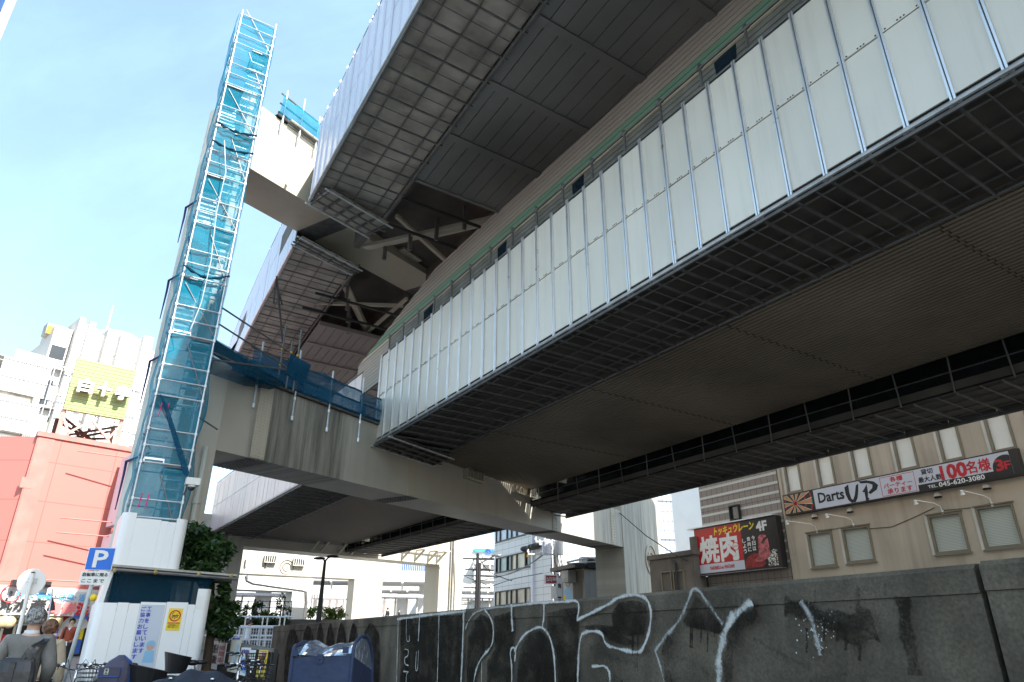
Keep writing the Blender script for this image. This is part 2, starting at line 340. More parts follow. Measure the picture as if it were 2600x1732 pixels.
# ------------------------------------------------------------------ portal pier
def rivets(mb, o, ex, ey, n, w, h, dx, dy, r):
    nx, ny = max(1, int(w/dx)), max(1, int(h/dy))
    for i in range(nx):
        for j in range(ny):
            c = o+ex*((i+.5)*w/nx)+ey*((j+.5)*h/ny); b = len(mb.v)
            mb.v += [c+(ex*cos(k*pi/3)+ey*sin(k*pi/3))*r for k in range(6)]+[c+n*r*.7+(ex*cos(k*pi/3)+ey*sin(k*pi/3))*r*.55 for k in range(6)]
            for k in range(6): mb.f.append([b+k, b+(k+1) % 6, b+6+(k+1) % 6, b+6+k]); mb.mi.append(mb.m)
            mb.f.append([b+6+k for k in range(6)]); mb.mi.append(mb.m)
def pier():
    root = thing('expressway_pier', B(0, 1, 0), 'nearest cream steel expressway pier, with a low stained crossbeam and a high one', 'bridge pier')
    zb = lambda u: 6.53+.0145*max(0, u); zt = lambda u: 9.0+.006*max(0, u)
    mb = MB(); us = [.21]+[2*k for k in range(1, 18)]+[36.3]
    for u0, u1 in zip(us, us[1:]):
        mb.hexa([B(u0,0,zb(u0)),B(u1,0,zb(u1)),B(u1,1.85,zb(u1)),B(u0,1.85,zb(u0)),B(u0,0,zt(u0)),B(u1,0,zt(u1)),B(u1,1.85,zt(u1)),B(u0,1.85,zt(u0))])
    # keep only the outer skin: drop the inner end faces
    keep = [(f, i) for k, (f, i) in enumerate(zip(mb.f, mb.mi)) if not ((k % 6 == 3 and k//6 < len(us)-2) or (k % 6 == 5 and k//6 > 0))]
    mb.f = [k[0] for k in keep]; mb.mi = [k[1] for k in keep]
    lowb = mb.build('lower_crossbeam', M['beam_low'], root)
    mb = MB(); zb2 = lambda u: 16.15+.05*max(0, u) if u < 10 else 16.65
    us = [-.49, 4, 10, 20, 32]
    for u0, u1 in zip(us, us[1:]):
        mb.hexa([B(u0,0,zb2(u0)),B(u1,0,zb2(u1)),B(u1,1.9,zb2(u1)),B(u0,1.9,zb2(u0)),B(u0,0,18.85),B(u1,0,18.85),B(u1,1.9,18.85),B(u0,1.9,18.85)])
    upb = mb.build('upper_crossbeam', M['beam'], root)
    mb = MB(); mb.hexa([B(-1.1,-.04,-.2),B(.2,-.04,-.2),B(.2,2.0,-.2),B(-1.1,2.0,-.2),B(-1.1,-.04,9.2),B(.2,-.04,9.2),B(.2,2.0,9.2),B(-1.1,2.0,9.2)]); mb.hexa([B(-1.1,-.04,9.203),B(-.5,-.04,9.203),B(-.5,2.0,9.203),B(-1.1,2.0,9.203),B(-1.1,-.04,19.05),B(-.5,-.04,19.05),B(-.5,2.0,19.05),B(-1.1,2.0,19.05)])
    c1 = mb.build('column', M['column'], root)
    mb = MB(); mb.box(B(-.45,.98,4.6), .662, 1.032, .02, BD, BN)
    rivets(mb, B(-1.112,.1,12.2), BN, Z, -BD, 1.7, 1.6, .12, .12, .025)
    mb.build('seam', M['column'], c1)
    mb = MB(); mb.hexa([B(29.7,-.03,-.2),B(36.4,-.03,-.2),B(36.4,1.95,-.2),B(29.7,1.95,-.2),B(29.7,-.03,16.6),B(36.4,-.03,16.6),B(36.4,1.95,16.6),B(29.7,1.95,16.6)])
    c2 = mb.build('column', M['beam_far'], root)
    mb = MB(); mb.torus(B(34.2,-.06,6.6), .95, .04, BN, 32, 6); mb.torus(B(34.2,-.06,6.6), .5, .04, BN, 28, 6); mb.build('ring_mark', M['beam'], c2)
    # riveted splice plates on faces and soffit
    for u in (1.4, 8.8, 20.5, 28.0):
        mb = MB(); w_ = .52; mb.box(B(u+w_/2, -.012, (zb(u)+zt(u))/2), w_/2, .012, (zt(u)-zb(u))/2-.04, BD, BN)
        if u < 20: rivets(mb, B(u,-.024,zb(u)+.06), BD, Z, -BN, w_, zt(u)-zb(u)-.12, .125, .095, .026)
        else: rivets(mb, B(u,-.024,zb(u)+.06), BD, Z, -BN, w_, zt(u)-zb(u)-.12, .2, .16, .045)
        mb.build('splice_plate', M['beam'], lowb)
        mb = MB(); mb.box(B(u+.37,.925,zb(u+.37)-.004), .38, .9, .004, BD, BN); rivets(mb, B(u,.05,zb(u)-.008), BD, BN, -Z, .75, 1.75, .14, .13, .036); mb.build('soffit_rivets', M['pipe'], lowb)
    for u in (4.9, 11.4):
        mb = MB(); zz = zb2(u); mb.box(B(u+.35,-.012,(zz+18.85)/2), .35, .012, (18.85-zz)/2-.05, BD, BN); rivets(mb, B(u,-.024,zz+.08), BD, Z, -BN, .7, 18.7-zz-.1, .14, .15, .03)
        mb.build('splice_plate', M['beam'], upb)
        mb = MB(); uu = u-1.6 if u < 6 else u-1.5; mb.bar(B(uu,.95,zb2(uu)-.012), B(uu+.9,.95,zb2(uu+.9)-.012), 1.85, .02); rivets(mb, B(uu,.05,zb2(u)-.03), (BD*1+Z*.05).normalized(), BN, -Z, .85, 1.8, .14, .14, .036); mb.build('soffit_rivets', M['pipe'], upb)
    # ribbed bearing brackets on the front faces
    def bracket(par, u, z, w_, h, dep=.35):
        mb = MB(); mb.box(B(u,-dep/2,z-h/2), w_/2, dep/2, .04, BD, BN)
        for s_ in (-1, 1): mb.box(B(u+s_*(w_/2-.02),-dep/2,z), .02, dep/2, h/2, BD, BN)
        for k in range(5): mb.bar(B(u-w_/2+w_*(k+1)/6+(.1 if k > 1 else 0),-dep/2,z-h/2), B(u-w_/2+w_*(k+1)/6+(.24 if k > 1 else 0),-dep/2,z+h/2), .03, dep, BN)
        mb.build('bearing_bracket', M['beam'], par)
    bracket(lowb, 13.1, 8.4, 1.3, .7, .25); bracket(lowb, 17.4, 8.5, 2.0, .75, .25); bracket(upb, 7.75, 17.4, 1.2, 1.1)
    # drain pipe down the back of the column and beam cap rail
    mb = MB(); mb.tube([B(-.2,-.2,0), B(-.2,-.2,6.5)], .09, 8); mb.tube([B(-.2,-.2,4.9), B(-.2,-.2,5.05)], .115, 8); mb.build('drain_pipe', M['column'], root)
    mb = MB(); mb.box(B(4.7,.25,18.93), 4.0, .3, .07, BD, BN); mb.tube([B(.7,-.2,18.98), B(6.6,-.2,18.98)], .05, 6); mb.build('beam_cap', M['beam_dirty'], upb)
    return root
def beam_low_mat():
    """cream beam whose top edge has shed black streaks between u = 1 m and 6 m; further runs near its right end"""
    m = mat('beam_paint_streaked', (.47,.45,.395), .42, 0, .08, .6, streak=.12, streak_scale=1.5); t = m.node_tree; L = t.links.new; N = t.nodes.new
    b = t.nodes['Principled BSDF']; src = b.inputs['Base Color'].links[0].from_socket
    geo = [x for x in t.nodes if x.type == 'NEW_GEOMETRY'][0]
    dp = N('ShaderNodeVectorMath'); dp.operation = 'DOT_PRODUCT'; L(geo.outputs['Position'], dp.inputs[0]); dp.inputs[1].default_value = BD
    sp = N('ShaderNodeSeparateXYZ'); L(geo.outputs['Position'], sp.inputs[0])
    cb = N('ShaderNodeCombineXYZ'); a = N('ShaderNodeMath'); a.operation = 'MULTIPLY'; a.inputs[1].default_value = 2.6; L(dp.outputs['Value'], a.inputs[0]); L(a.outputs[0], cb.inputs[0])
    a2 = N('ShaderNodeMath'); a2.operation = 'MULTIPLY'; a2.inputs[1].default_value = .16; L(sp.outputs['Z'], a2.inputs[0]); L(a2.outputs[0], cb.inputs[2])
    n = N('ShaderNodeTexNoise'); n.inputs['Scale'].default_value = 1; n.inputs['Detail'].default_value = 8; n.inputs['Roughness'].default_value = .72; L(cb.outputs[0], n.inputs['Vector'])
    u0 = BO.dot(BD); rp = N('ShaderNodeValToRGB'); e = rp.color_ramp.elements
    mr = N('ShaderNodeMapRange'); mr.inputs[1].default_value = u0-2; mr.inputs[2].default_value = u0+38; L(dp.outputs['Value'], mr.inputs[0]); L(mr.outputs[0], rp.inputs[0])
    pts = [(-2,.02),(.4,.03),(1.1,.55),(1.9,.85),(2.6,.8),(4.2,.75),(5.2,.72),(5.9,.2),(7,.06),(12,.05),(25,.10),(27,.6),(32,.7),(34.5,.6),(37,.4)]
    e[0].position = 0; e[0].color = (.02,)*3+(1,); e[1].position = 1; e[1].color = (.5,)*3+(1,)
    for u, v in pts[1:-1]: q = e.new((u+2)/40); q.color = (v, v, v, 1)
    add = N('ShaderNodeMath'); add.operation = 'MULTIPLY_ADD'; L(n.outputs[0], add.inputs[0]); add.inputs[1].default_value = 1.5; sub = N('ShaderNodeMath'); sub.operation = 'SUBTRACT'; sub.inputs[1].default_value = 1.22
    L(rp.outputs[0], sub.inputs[0]); L(sub.outputs[0], add.inputs[2])
    cl = N('ShaderNodeMapRange'); cl.inputs[1].default_value = .0; cl.inputs[2].default_value = .5; cl.inputs[4].default_value = .9; L(add.outputs[0], cl.inputs[0])
    d = N('ShaderNodeMix'); d.data_type = 'RGBA'; L(cl.outputs[0], d.inputs[0]); L(src, d.inputs[6]); d.inputs[7].default_value = (.075,.072,.06,1); L(d.outputs[2], b.inputs['Base Color'])
    return m
M['beam_low'] = beam_low_mat(); M['beam_far'] = M['beam_low']
pier()
# ------------------------------------------------------------------ decks
def strip(mb, s0, s1, t0, t1, z0f, z1f, n=None):
    """closed slab between t0 and t1 from s0 to s1 following the road's rise"""
    n = n or max(1, int(abs(s1-s0)/6)); ss = [s0+(s1-s0)*k/n for k in range(n+1)]
    f = lambda t, s: t(s) if callable(t) else t
    for a, b in zip(ss, ss[1:]):
        mb.hexa([P(a,f(t0,a),z0f(a)),P(b,f(t0,b),z0f(b)),P(b,f(t1,b),z0f(b)),P(a,f(t1,a),z0f(a)),P(a,f(t0,a),z1f(a)),P(b,f(t0,b),z1f(b)),P(b,f(t1,b),z1f(b)),P(a,f(t1,a),z1f(a))])
def t2s_low(t): return -t*tan(R(90-66))   # the spans end parallel to the skewed crossbeam
def sbeam(t, back=0):
    """s where the line t = const meets the crossbeam's front (back=0) or rear face"""
    # P(s,t) . BN = BO . BN + back
    k = BO.dot(BN)+back; base = (ORG+NRM*t).dot(BN); return (k-base)/DIR.dot(BN)
def lower_deck(label, s0f, s1, tr, boards, mboard, seams):
    root = thing('lower_deck', P((s0f(5)+s1)/2, 5, zlow(s1)+.2), label, 'bridge deck', 'expressway spans')
    mb = MB(); tl = 2.9; tb = 10.25; n = boards; wdt = (tb-tl)/n
    for k in range(n):
        ta, tb_ = tl+k*wdt, tl+(k+1)*wdt-.045; a0 = s0f((ta+tb_)/2)
        e = max(0, 1-k/3.0)*.42; e2 = max(0, 1-(k+1)/3.0)*.42      # boards curl up at the left edge
        N_ = max(2, int(abs(s1-a0)/7)); ss = [a0+(s1-a0)*j/N_ for j in range(N_+1)]
        for a, b in zip(ss, ss[1:]):
            mb.hexa([P(a,ta,zlow(a)+.1+e),P(b,ta,zlow(b)+.1+e),P(b,tb_,zlow(b)+.112+e2),P(a,tb_,zlow(a)+.112+e2),P(a,ta,zlow(a)+.2+e),P(b,ta,zlow(b)+.2+e),P(b,tb_,zlow(b)+.2+e2),P(a,tb_,zlow(a)+.2+e2)])
    mb.m = 1
    for sm in seams:
        for k in range(3, n): mb.box(P(sm+(k % 2)*.07, tl+k*wdt+wdt/2-.02, zlow(sm)+.1), .009, wdt/2-.02, .006, DIR, NRM)
    soff = mb.build('louvred_soffit', [mboard, M['black']], root)
    mb = MB(); strip(mb, s0f(5), s1, .35, 13.1, lambda s: zlow(s)+.75, lambda s: zlow(s)+1.6); mb.build('deck_slab', M['deck_dark'], root)
    mb = MB()
    for t in (3.1, 10.1): strip(mb, s0f(t), s1, t-.06, t+.06, lambda s: zlow(s)+.22, lambda s: zlow(s)+.74)
    mb.build('girder', M['deck_dark'], root)
    return root
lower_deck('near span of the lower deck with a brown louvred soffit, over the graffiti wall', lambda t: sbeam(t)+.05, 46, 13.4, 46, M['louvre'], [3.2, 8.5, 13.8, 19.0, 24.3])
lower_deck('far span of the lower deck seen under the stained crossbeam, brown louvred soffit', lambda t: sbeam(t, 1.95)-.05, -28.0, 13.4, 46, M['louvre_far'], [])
# ------------------------------------------------------------------ enclosures hung on the edges (scaffold platform + white panels)
PR = random.Random(2)
def enclosure(label, group, sA, sB, tf, zf, hf, side, width, pitch, mp, plate, transom, npl=3, guard=True, near=True, detail=True, gap=.16, mul='alu', mw=1, dots=False):
    """side=-1: panels on the left edge; the platform runs from tf(s) over width to the right"""
    root = thing('scaffold_enclosure', P((sA+sB)/2, tf((sA+sB)/2), zf((sA+sB)/2)), label, 'scaffold enclosure', group)
    L = sB-sA; n = max(1, round(abs(L)/pitch)); step = L/n
    po = -1 if side < 0 else 1
    edge = (lambda s: tf(s)) if side < 0 else (lambda s: tf(s)+width)
    for i in range(n):
        a, b = sA+i*step, sA+(i+1)*step; g = (.012 if near else .02)*(1 if step > 0 else -1)
        mb = MB(); jt = PR.uniform(-.006, .006)
        for lo, hi in ((0, .505), (.513, 1)):
            q = []; jt += PR.uniform(-.003, .003)
            for s_, t_ in ((a+g, 0), (b-g, 0), (b-g, .035), (a+g, .035)): q.append(P(s_, edge(s_)-po*(t_+jt), zf(s_)+gap+(hf(s_)-gap)*lo))
            for s_, t_ in ((a+g, 0), (b-g, 0), (b-g, .035), (a+g, .035)): q.append(P(s_, edge(s_)-po*(t_+jt), zf(s_)+gap+(hf(s_)-gap)*hi))
            mb.hexa(q)
        if dots:
            zz = lambda s: zf(s)+gap+(hf(s)-gap)*.52
            mb.m = 0; q0 = [P(s_, edge(s_)+po*.006, zz(s_)+d) for s_, d in ((a+g*4, -.02), (b-g*4, -.02), (b-g*4, .045), (a+g*4, .045))]; mb.prism(q0, NRM*(-po)*.006)
            mb.m = 2
            for f in (.12, .42, .5, .58, .88):
                s_ = a+step*f; c = P(s_, edge(s_)+po*.008, zz(s_)+.012); mb.box(c, .013, .003, .013, DIR, NRM)
        mb.build('panel', [mp, M['alu'], M['black']], root)
    if detail:
        for i in range(n+1):
            s_ = sA+i*step; mb = MB(); z0, z1 = zf(s_)+.02, zf(s_)+hf(s_)+.08
            for d in (-.033*mw, .033*mw): mb.box(P(s_+d, edge(s_)+po*.025, (z0+z1)/2), .021*mw, .022, (z1-z0)/2, DIR, NRM)
            mb.m = 1; mb.box(P(s_, edge(s_)+po*.012, (z0+z1)/2), .05*mw, .01, (z1-z0)/2, DIR, NRM); mb.m = 0
            mb.box(P(s_, edge(s_)+po*.03, z0-.02), .09, .035, .03, DIR, NRM)
            mb.build('mullion', [M[mul], M['dark'] if mul == 'alu' else M[mul]], root)
    NL = max(2, int(abs(L)/3)); ss = [sA+L*k/NL for k in range(NL+1)]
    for dz, off, r_ in ((.0, .05, .042), (-.09, .0, .042), (hf(0)+.1, -.03, .032)):
        mb = MB(); mb.tube([P(s_, edge(s_)+po*off, zf(s_)+(dz if dz < 1 else hf(s_)+.1)) for s_ in ss], r_ if near else r_*.9, 7); mb.build('ledger_pipe', M['pipe'] if dz or side > 0 else M['pipe_light'], root)
    # platform: sheets on joists on transoms
    mb = MB()
    strip(mb, sA, sB, lambda s: tf(s)+.03, lambda s: tf(s)+width-.05, lambda s: zf(s)+.10, lambda s: zf(s)+.13, NL)
    pl = mb.build('platform_sheet', plate, root)
    for k in range(npl):
        mb = MB(); tt = (k+.62)/(npl+.2)*width
        mb.tube([P(s_, tf(s_)+tt, zf(s_)+.06) for s_ in ss], .022, 5); mb.build('joist', M['pipe'], pl)
    mb = MB(); mb.tube([P(s_, tf(s_)+width, zf(s_)-.02) for s_ in ss], .04, 6); mb.tube([P(s_, tf(s_)+width+.1, zf(s_)+.08) for s_ in ss], .035, 6); mb.build('edge_pipe', M['pipe'], root)
    nt_ = max(1, round(abs(L)/transom))
    for i in range(nt_+1):
        s_ = sA+L*i/nt_; mb = MB()
        mb.bar(P(s_, tf(s_)-.04, zf(s_)-.03), P(s_, tf(s_)+width+.12, zf(s_)-.02), .04, .055)
        s2 = s_+L/nt_/2
        if i < nt_: mb.tube([P(s2, tf(s2)+.02, zf(s2)+.02), P(s2, tf(s2)+width, zf(s2)+.03)], .017, 5)
        mb.build('transom', M['pipe'], root)
    if guard:
        ng = max(1, round(abs(L)/1.25))
        for i in range(ng+1):
            s_ = sA+L*i/ng; mb = MB(); t_ = edge(s_)-po*.25; z0 = zf(s_)+hf(s_)
            mb.tube([P(s_, t_, z0-.6), P(s_, t_, z0+1.0)], .035, 7); mb.tube([P(s_, t_, z0+.98), P(s_, t_, z0+1.05)], .05, 7); mb.tube([P(s_, t_, z0+.06), P(s_, t_, z0+.18)], .055, 7)
            mb.tube([P(s_-.1, t_-po*.0, z0+.95), P(s_+.1, t_, z0+.95)], .045, 6)
            mb.build('guard_post', M['pipe'], root)
        for h_ in (.16, .95):
            mb = MB(); mb.tube([P(s_, edge(s_)-po*.25, zf(s_)+hf(s_)+h_) for s_ in ss], .033, 7); mb.build('guard_rail', M['pipe'], root)
        mb = MB()
        for k, (a, b) in enumerate(zip(ss, ss[1:])):
            mb.quad(P(a, edge(a)-po*.29, zf(a)+hf(a)+.1), P(b, edge(b)-po*.29, zf(b)+hf(b)+.1), P(b, edge(b)-po*.29, zf(b)+hf(b)+.9), P(a, edge(a)-po*.29, zf(a)+hf(a)+.92))
        mb.build('guard_net', M['net_dark'], root)
        for i in (2, 6, 9, 13):
            s_ = sA+abs(L)*(i+.3)/ng*1.0; mb = MB()
            if s_+.6 < sB:
                a, b = s_, s_+.42+.1*(i % 3)
                mb.prism([P(a, edge(a)-po*.3, zf(a)+hf(a)+.12), P(b, edge(b)-po*.3, zf(b)+hf(b)+.2), P(b+.06, edge(b)-po*.3, zf(b)+hf(b)+.86), P(a-.03, edge(a)-po*.3, zf(a)+hf(a)+.82)], NRM*.01)
                mb.build('net_patch', M['net_shade'], root)
    return root
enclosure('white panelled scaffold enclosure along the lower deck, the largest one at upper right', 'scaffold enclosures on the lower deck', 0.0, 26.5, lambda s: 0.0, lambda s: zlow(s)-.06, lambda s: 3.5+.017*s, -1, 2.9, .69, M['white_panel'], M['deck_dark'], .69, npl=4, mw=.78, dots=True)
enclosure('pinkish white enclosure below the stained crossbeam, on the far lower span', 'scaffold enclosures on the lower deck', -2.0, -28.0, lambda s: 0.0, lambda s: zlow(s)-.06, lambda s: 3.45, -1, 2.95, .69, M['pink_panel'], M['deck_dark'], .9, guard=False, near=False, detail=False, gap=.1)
enclosure('dark platform enclosure along the right edge of the near lower deck, above the darts sign', 'scaffold enclosures on the lower deck', -5.5, 24, lambda s: 10.6, lambda s: 7.72+.012*s, lambda s: 3.6, 1, 2.85, 1.4, M['deck_dark'], M['deck_dark'], 1.2, npl=4, guard=False, detail=False, gap=-.12)  # outer panels hang low and dark, shaped to keep the pipes in shade
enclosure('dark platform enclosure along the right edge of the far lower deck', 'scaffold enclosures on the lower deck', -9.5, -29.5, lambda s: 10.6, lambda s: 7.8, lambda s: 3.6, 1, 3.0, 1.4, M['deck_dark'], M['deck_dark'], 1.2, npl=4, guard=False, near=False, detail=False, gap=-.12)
SB2 = .9
enclosure('skylit white panelled enclosure along the high deck at top left, grey gridded underside', 'scaffold enclosures on the high deck', 4.2, 26, tup, lambda s: zup(s)-.02, lambda s: 3.35, -1, 2.5, .69, M['skylit_panel'], M['deck_grey'], .95, npl=3, guard=False, mul='skylit_panel', mw=.6)
enclosure('skylit white enclosure of the high deck beyond the high crossbeam, grey gridded underside', 'scaffold enclosures on the high deck', -.05, -26, lambda s: tup(s)+.27, lambda s: 15.53, lambda s: 3.35, -1, 2.6, .69, M['skylit_panel'], M['deck_grey'], .95, npl=3, guard=False, near=False, detail=False)
# posts that stand up over the high enclosure's top edge
def stubs(i, s_):
    mb = MB(); z0 = zup(s_)+(3.2 if s_ > 0 else 3.75); t_ = tup(s_)+(.12 if s_ > 0 else .4)
    mb.tube([P(s_, t_, z0), P(s_, t_, z0+.75)], .04, 6); mb.tube([P(s_, t_, z0+.55), P(s_, t_, z0+.66)], .06, 6)
    return mb.build('post_stub', M['pipe_light'], [o for o in COL.objects if o.name.startswith('scaffold_enclosure')][4 if i < 12 else 5])
for i in range(12): stubs(i, 5.2+i*1.75)
for i in range(5): stubs(20+i, -3-i*2.3)
# skewed platform pieces that close the gap to the crossbeam
def closing(label, pts, z, plate, nj=4):
    root = thing('closing_platform', Vector((sum(p[0] for p in pts)/len(pts), sum(p[1] for p in pts)/len(pts), z)), label, 'scaffold platform', 'closing platforms against the crossbeams')
    A, B_, C_, D_ = [Vector((p[0], p[1], z)) for p in pts]
    mb = MB(); mb.prism([A, B_, C_, D_], Z*.03); mb.build('platform_sheet', plate, root)
    for k in range(nj+1):
        f = k/nj; mb = MB(); mb.bar(A.lerp(B_, f)-Z*.05, D_.lerp(C_, f)-Z*.05, .06, .08); mb.build('transom', M['pipe'], root)
    for k in range(4):
        f = k/3; mb = MB(); mb.tube([A.lerp(D_, f)-Z*.1-(B_-A).normalized()*.2, B_.lerp(C_, f)-Z*.1+(B_-A).normalized()*.2], .035, 6); mb.build('edge_pipe', M['pipe_light'] if k in (0, 3) else M['pipe'], root)
    return root
def pt(s, t): q = P(s, t, 0); return (q.x, q.y)
def onb(t, back, d): return pt(sbeam(t, back)+d, t)
closing('skewed grey platform piece wedged between the high enclosure and the high crossbeam', [pt(4.13,-4.72), pt(3.41,-2.45), pt(4.5,-2.06), pt(5.25,-4.45)], 14.88, M['deck_grey'], 5)
closing('skewed grey platform piece behind the high crossbeam', [pt(.38,-4.09), pt(-.45,-1.62), pt(.1,-1.4), pt(1.05,-4.06)], 15.42, M['deck_grey'], 5)
closing('skewed dark platform piece where the big white enclosure meets the stained crossbeam', [onb(-.1, 0, .05), onb(3.1, 0, .05), onb(3.1, 0, 1.6), onb(-.1, 0, 1.6)], 8.2, M['deck_dark'], 5)
# ------------------------------------------------------------------ high deck
def upper_deck(label, sA, s1, m, tl, tr, tr_gap, seam):
    root = thing('upper_deck', P((sA(3)+s1)/2, 3, zup(s1)+.2), label, 'bridge deck', 'expressway spans')
    nb = 26; wdt = (tr-tl)/nb; sg = 1 if s1 > sA(3) else -1
    mb = MB()
    for k in range(nb):
        ta, tb = tl+k*wdt, tl+(k+1)*wdt-.02; a0 = sA(ta); n = max(2, int(abs(s1-a0)/7)); ss = [a0+(s1-a0)*j/n for j in range(n+1)]
        f = lambda t, s: t+tup(s)-tup(4.5)
        dz = .05*(k % 3 == 0)
        for a, b in zip(ss, ss[1:]):
            mb.hexa([P(a,f(ta,a),zup(a)+.16+dz*.2),P(b,f(ta,b),zup(b)+.16+dz*.2),P(b,f(tb,b),zup(b)+.17),P(a,f(tb,a),zup(a)+.17),P(a,f(ta,a),zup(a)+.25),P(b,f(ta,b),zup(b)+.25),P(b,f(tb,b),zup(b)+.25),P(a,f(tb,a),zup(a)+.25)])
    soff = mb.build('soffit_panels', m, root)
    L = abs(s1-sA(tl)); k = 1
    while k*seam < L:
        mb = MB()
        for j in range(nb):
            tt = tl+(j+.5)*wdt; s_ = sA(tt)+sg*k*seam; q = P(s_, tt+tup(s_)-tup(4.5), zup(s_)+.14)
            if sg*(s1-s_) > 0: mb.bar(q-NRM*wdt*.5, q+NRM*wdt*.51, .26, .03)
        if mb.f: mb.build('seam_strip', m, soff)
        k += 1
    mb = MB()      # end edge of the soffit
    for j in range(nb):
        tt = tl+(j+.5)*wdt; s_ = sA(tt); q = P(s_, tt+tup(s_)-tup(4.5), zup(s_)+.22); mb.bar(q-NRM*wdt*.5, q+NRM*wdt*.51, .12, .2)
    mb.build('end_trim', m, soff)
    mb = MB(); e0 = sbeam(3, 0)+.1 if sg > 0 else sbeam(3, 1.9)-.1
    ts = [-4.2+(tr+4.8)*k/8 for k in range(9)]
    for ta, tb in zip(ts, ts[1:]):      # the slab ends along the skewed crossbeam
        ea, eb = [(sbeam(t, .2) if sg > 0 else sbeam(t, 1.7)) for t in (ta, tb)]; sm = sA(0)+sg*8; dl = 0 if ta > -4 else -9
        f = lambda s, t: P(s, (tup(s)+.25) if dl and t == ta else t, zup(s))
        for (a0, b0, a1, b1) in ((ea, eb, sm, sm), (sm, sm, s1, s1)): mb.hexa([f(a0,ta)+Z*1.9, f(a1,ta)+Z*1.9, f(b1,tb)+Z*1.9, f(b0,tb)+Z*1.9, f(a0,ta)+Z*2.9, f(a1,ta)+Z*2.9, f(b1,tb)+Z*2.9, f(b0,tb)+Z*2.9])
    mb.build('deck_slab', M['deck_dark'], root)
    for t in (-1.9, 2.2, 6.4):
        mb = MB(); b0 = (sbeam(t, 0)+.02 if sg > 0 else sbeam(t, 1.9)-.02)
        strip(mb, b0, s1, t-.12, t+.12, lambda s: zup(s)+.7, lambda s: zup(s)+1.9); mb.build('girder', M['deck_dark'], root)  # girders and slab coloured dark to stand in for the bay's shade
    # bracing in the open bay beside the crossbeam
    for t in (-1.6, 2.4):
        b0 = (sbeam(t, 0) if sg > 0 else sbeam(t, 1.9)); e = sA(t)
        for (sa, ta, sb, tb_, zz, w_) in ((b0+sg*.3, t, b0+sg*5.2, t+3.4, .75, .3), (b0+sg*1.2, t+3.4, b0+sg*3.2, t, .62, .14), (b0+sg*2.6, t+1.7, b0+sg*5.4, t+3.6, .66, .12), (b0+sg*.4, t+3.2, b0+sg*5.6, t+3.2, .6, .12)):
            mb = MB(); mb.bar(P(sa, ta, zup(sa)+zz), P(sb, tb_, zup(sb)+zz), w_, .14); mb.build('brace', M['beam'], root)
        for k in range(4):
            mb = MB(); s_ = b0+sg*(.9+k*1.2); mb.bar(P(s_, t+.6+.5*k, zup(s_)+.1), P(s_, t+.6+.5*k, zup(s_)+1.1), .09, .14, NRM); mb.build('hanger', M['pipe'], root)
    for k in range(2):
        mb = MB(); a0 = sA(-2)+sg*-(1.2+k*1.7); mb.tube([P(a0+(sA(8)-sA(-2))*f, -2.2+10.2*f, zup(a0)+.2) for f in (0, .5, 1)], .06, 6); mb.build('service_pipe', M['dark'], root)
    return root
upper_deck('near span of the high deck with a smooth grey soffit', lambda t: 6.85, 44, M['soffit'], -2.25, 9.5, 0, 2.4)
upper_deck('far span of the high deck, pinkish grey soffit beyond the high crossbeam', lambda t: -5.6, -34, M['soffit_pink'], -1.9, 9.5, 0, 2.4)
mb = MB(); mb.box(P(-13.2, 2.2, zup(-13)+.15), .3, .55, .04, DIR, NRM); mb.m = 1; mb.box(P(-13.2, 2.2, zup(-13)+.11), .22, .4, .01, DIR, NRM)
mb.build('hatch', [M['soffit_pink'], M['beam_dirty']], [o for o in COL.objects if o.name.startswith('upper_deck')][1])
# ------------------------------------------------------------------ noise barrier on the lower deck
def screen(par, sA, sB, zf):
    n = max(2, int(abs(sB-sA)/3)); ss = [sA+(sB-sA)*k/n for k in range(n+1)]
    mb = MB()
    for a, b in zip(ss, ss[1:]): mb.quad(P(a,10.5,zf(a)), P(b,10.5,zf(b)), P(b,10.36,zlow(b)+.5), P(a,10.36,zlow(a)+.5))
    mb.build('side_mesh', M['net_black'], par)
    mb = MB(); mb.prism([P(s_,10.47,zf(s_)+.05) for s_ in (sA, sB)]+[P(s_,10.47,zf(s_)+.32) for s_ in (sB, sA)], NRM*.02); mb.build('toe_board', M['deck_dark'], par)
    for k in range(int(abs(sB-sA)/1.5)):
        s_ = sA+(sB-sA)*(k+.5)/int(abs(sB-sA)/1.5); mb = MB(); mb.tube([P(s_,10.44,zf(s_)-.05), P(s_+.1*(k%2),10.32,zlow(s_)+.45)], .025, 5); mb.build('screen_post', M['pipe'], par)
    mb = MB(); mb.tube([P(s_,10.4,zf(s_)+.55) for s_ in ss], .02, 5); mb.build('screen_rail', M['pipe'], par)
EN_ = [o for o in COL.objects if o.name.startswith('scaffold_enclosure')]
M['net_black'] = net_mat('black_screen', (.012,.013,.014), .9, .1)
screen(EN_[2], -7.5, 24, lambda s: 7.72+.012*s); screen(EN_[3], -11, -29.5, lambda s: 7.8)
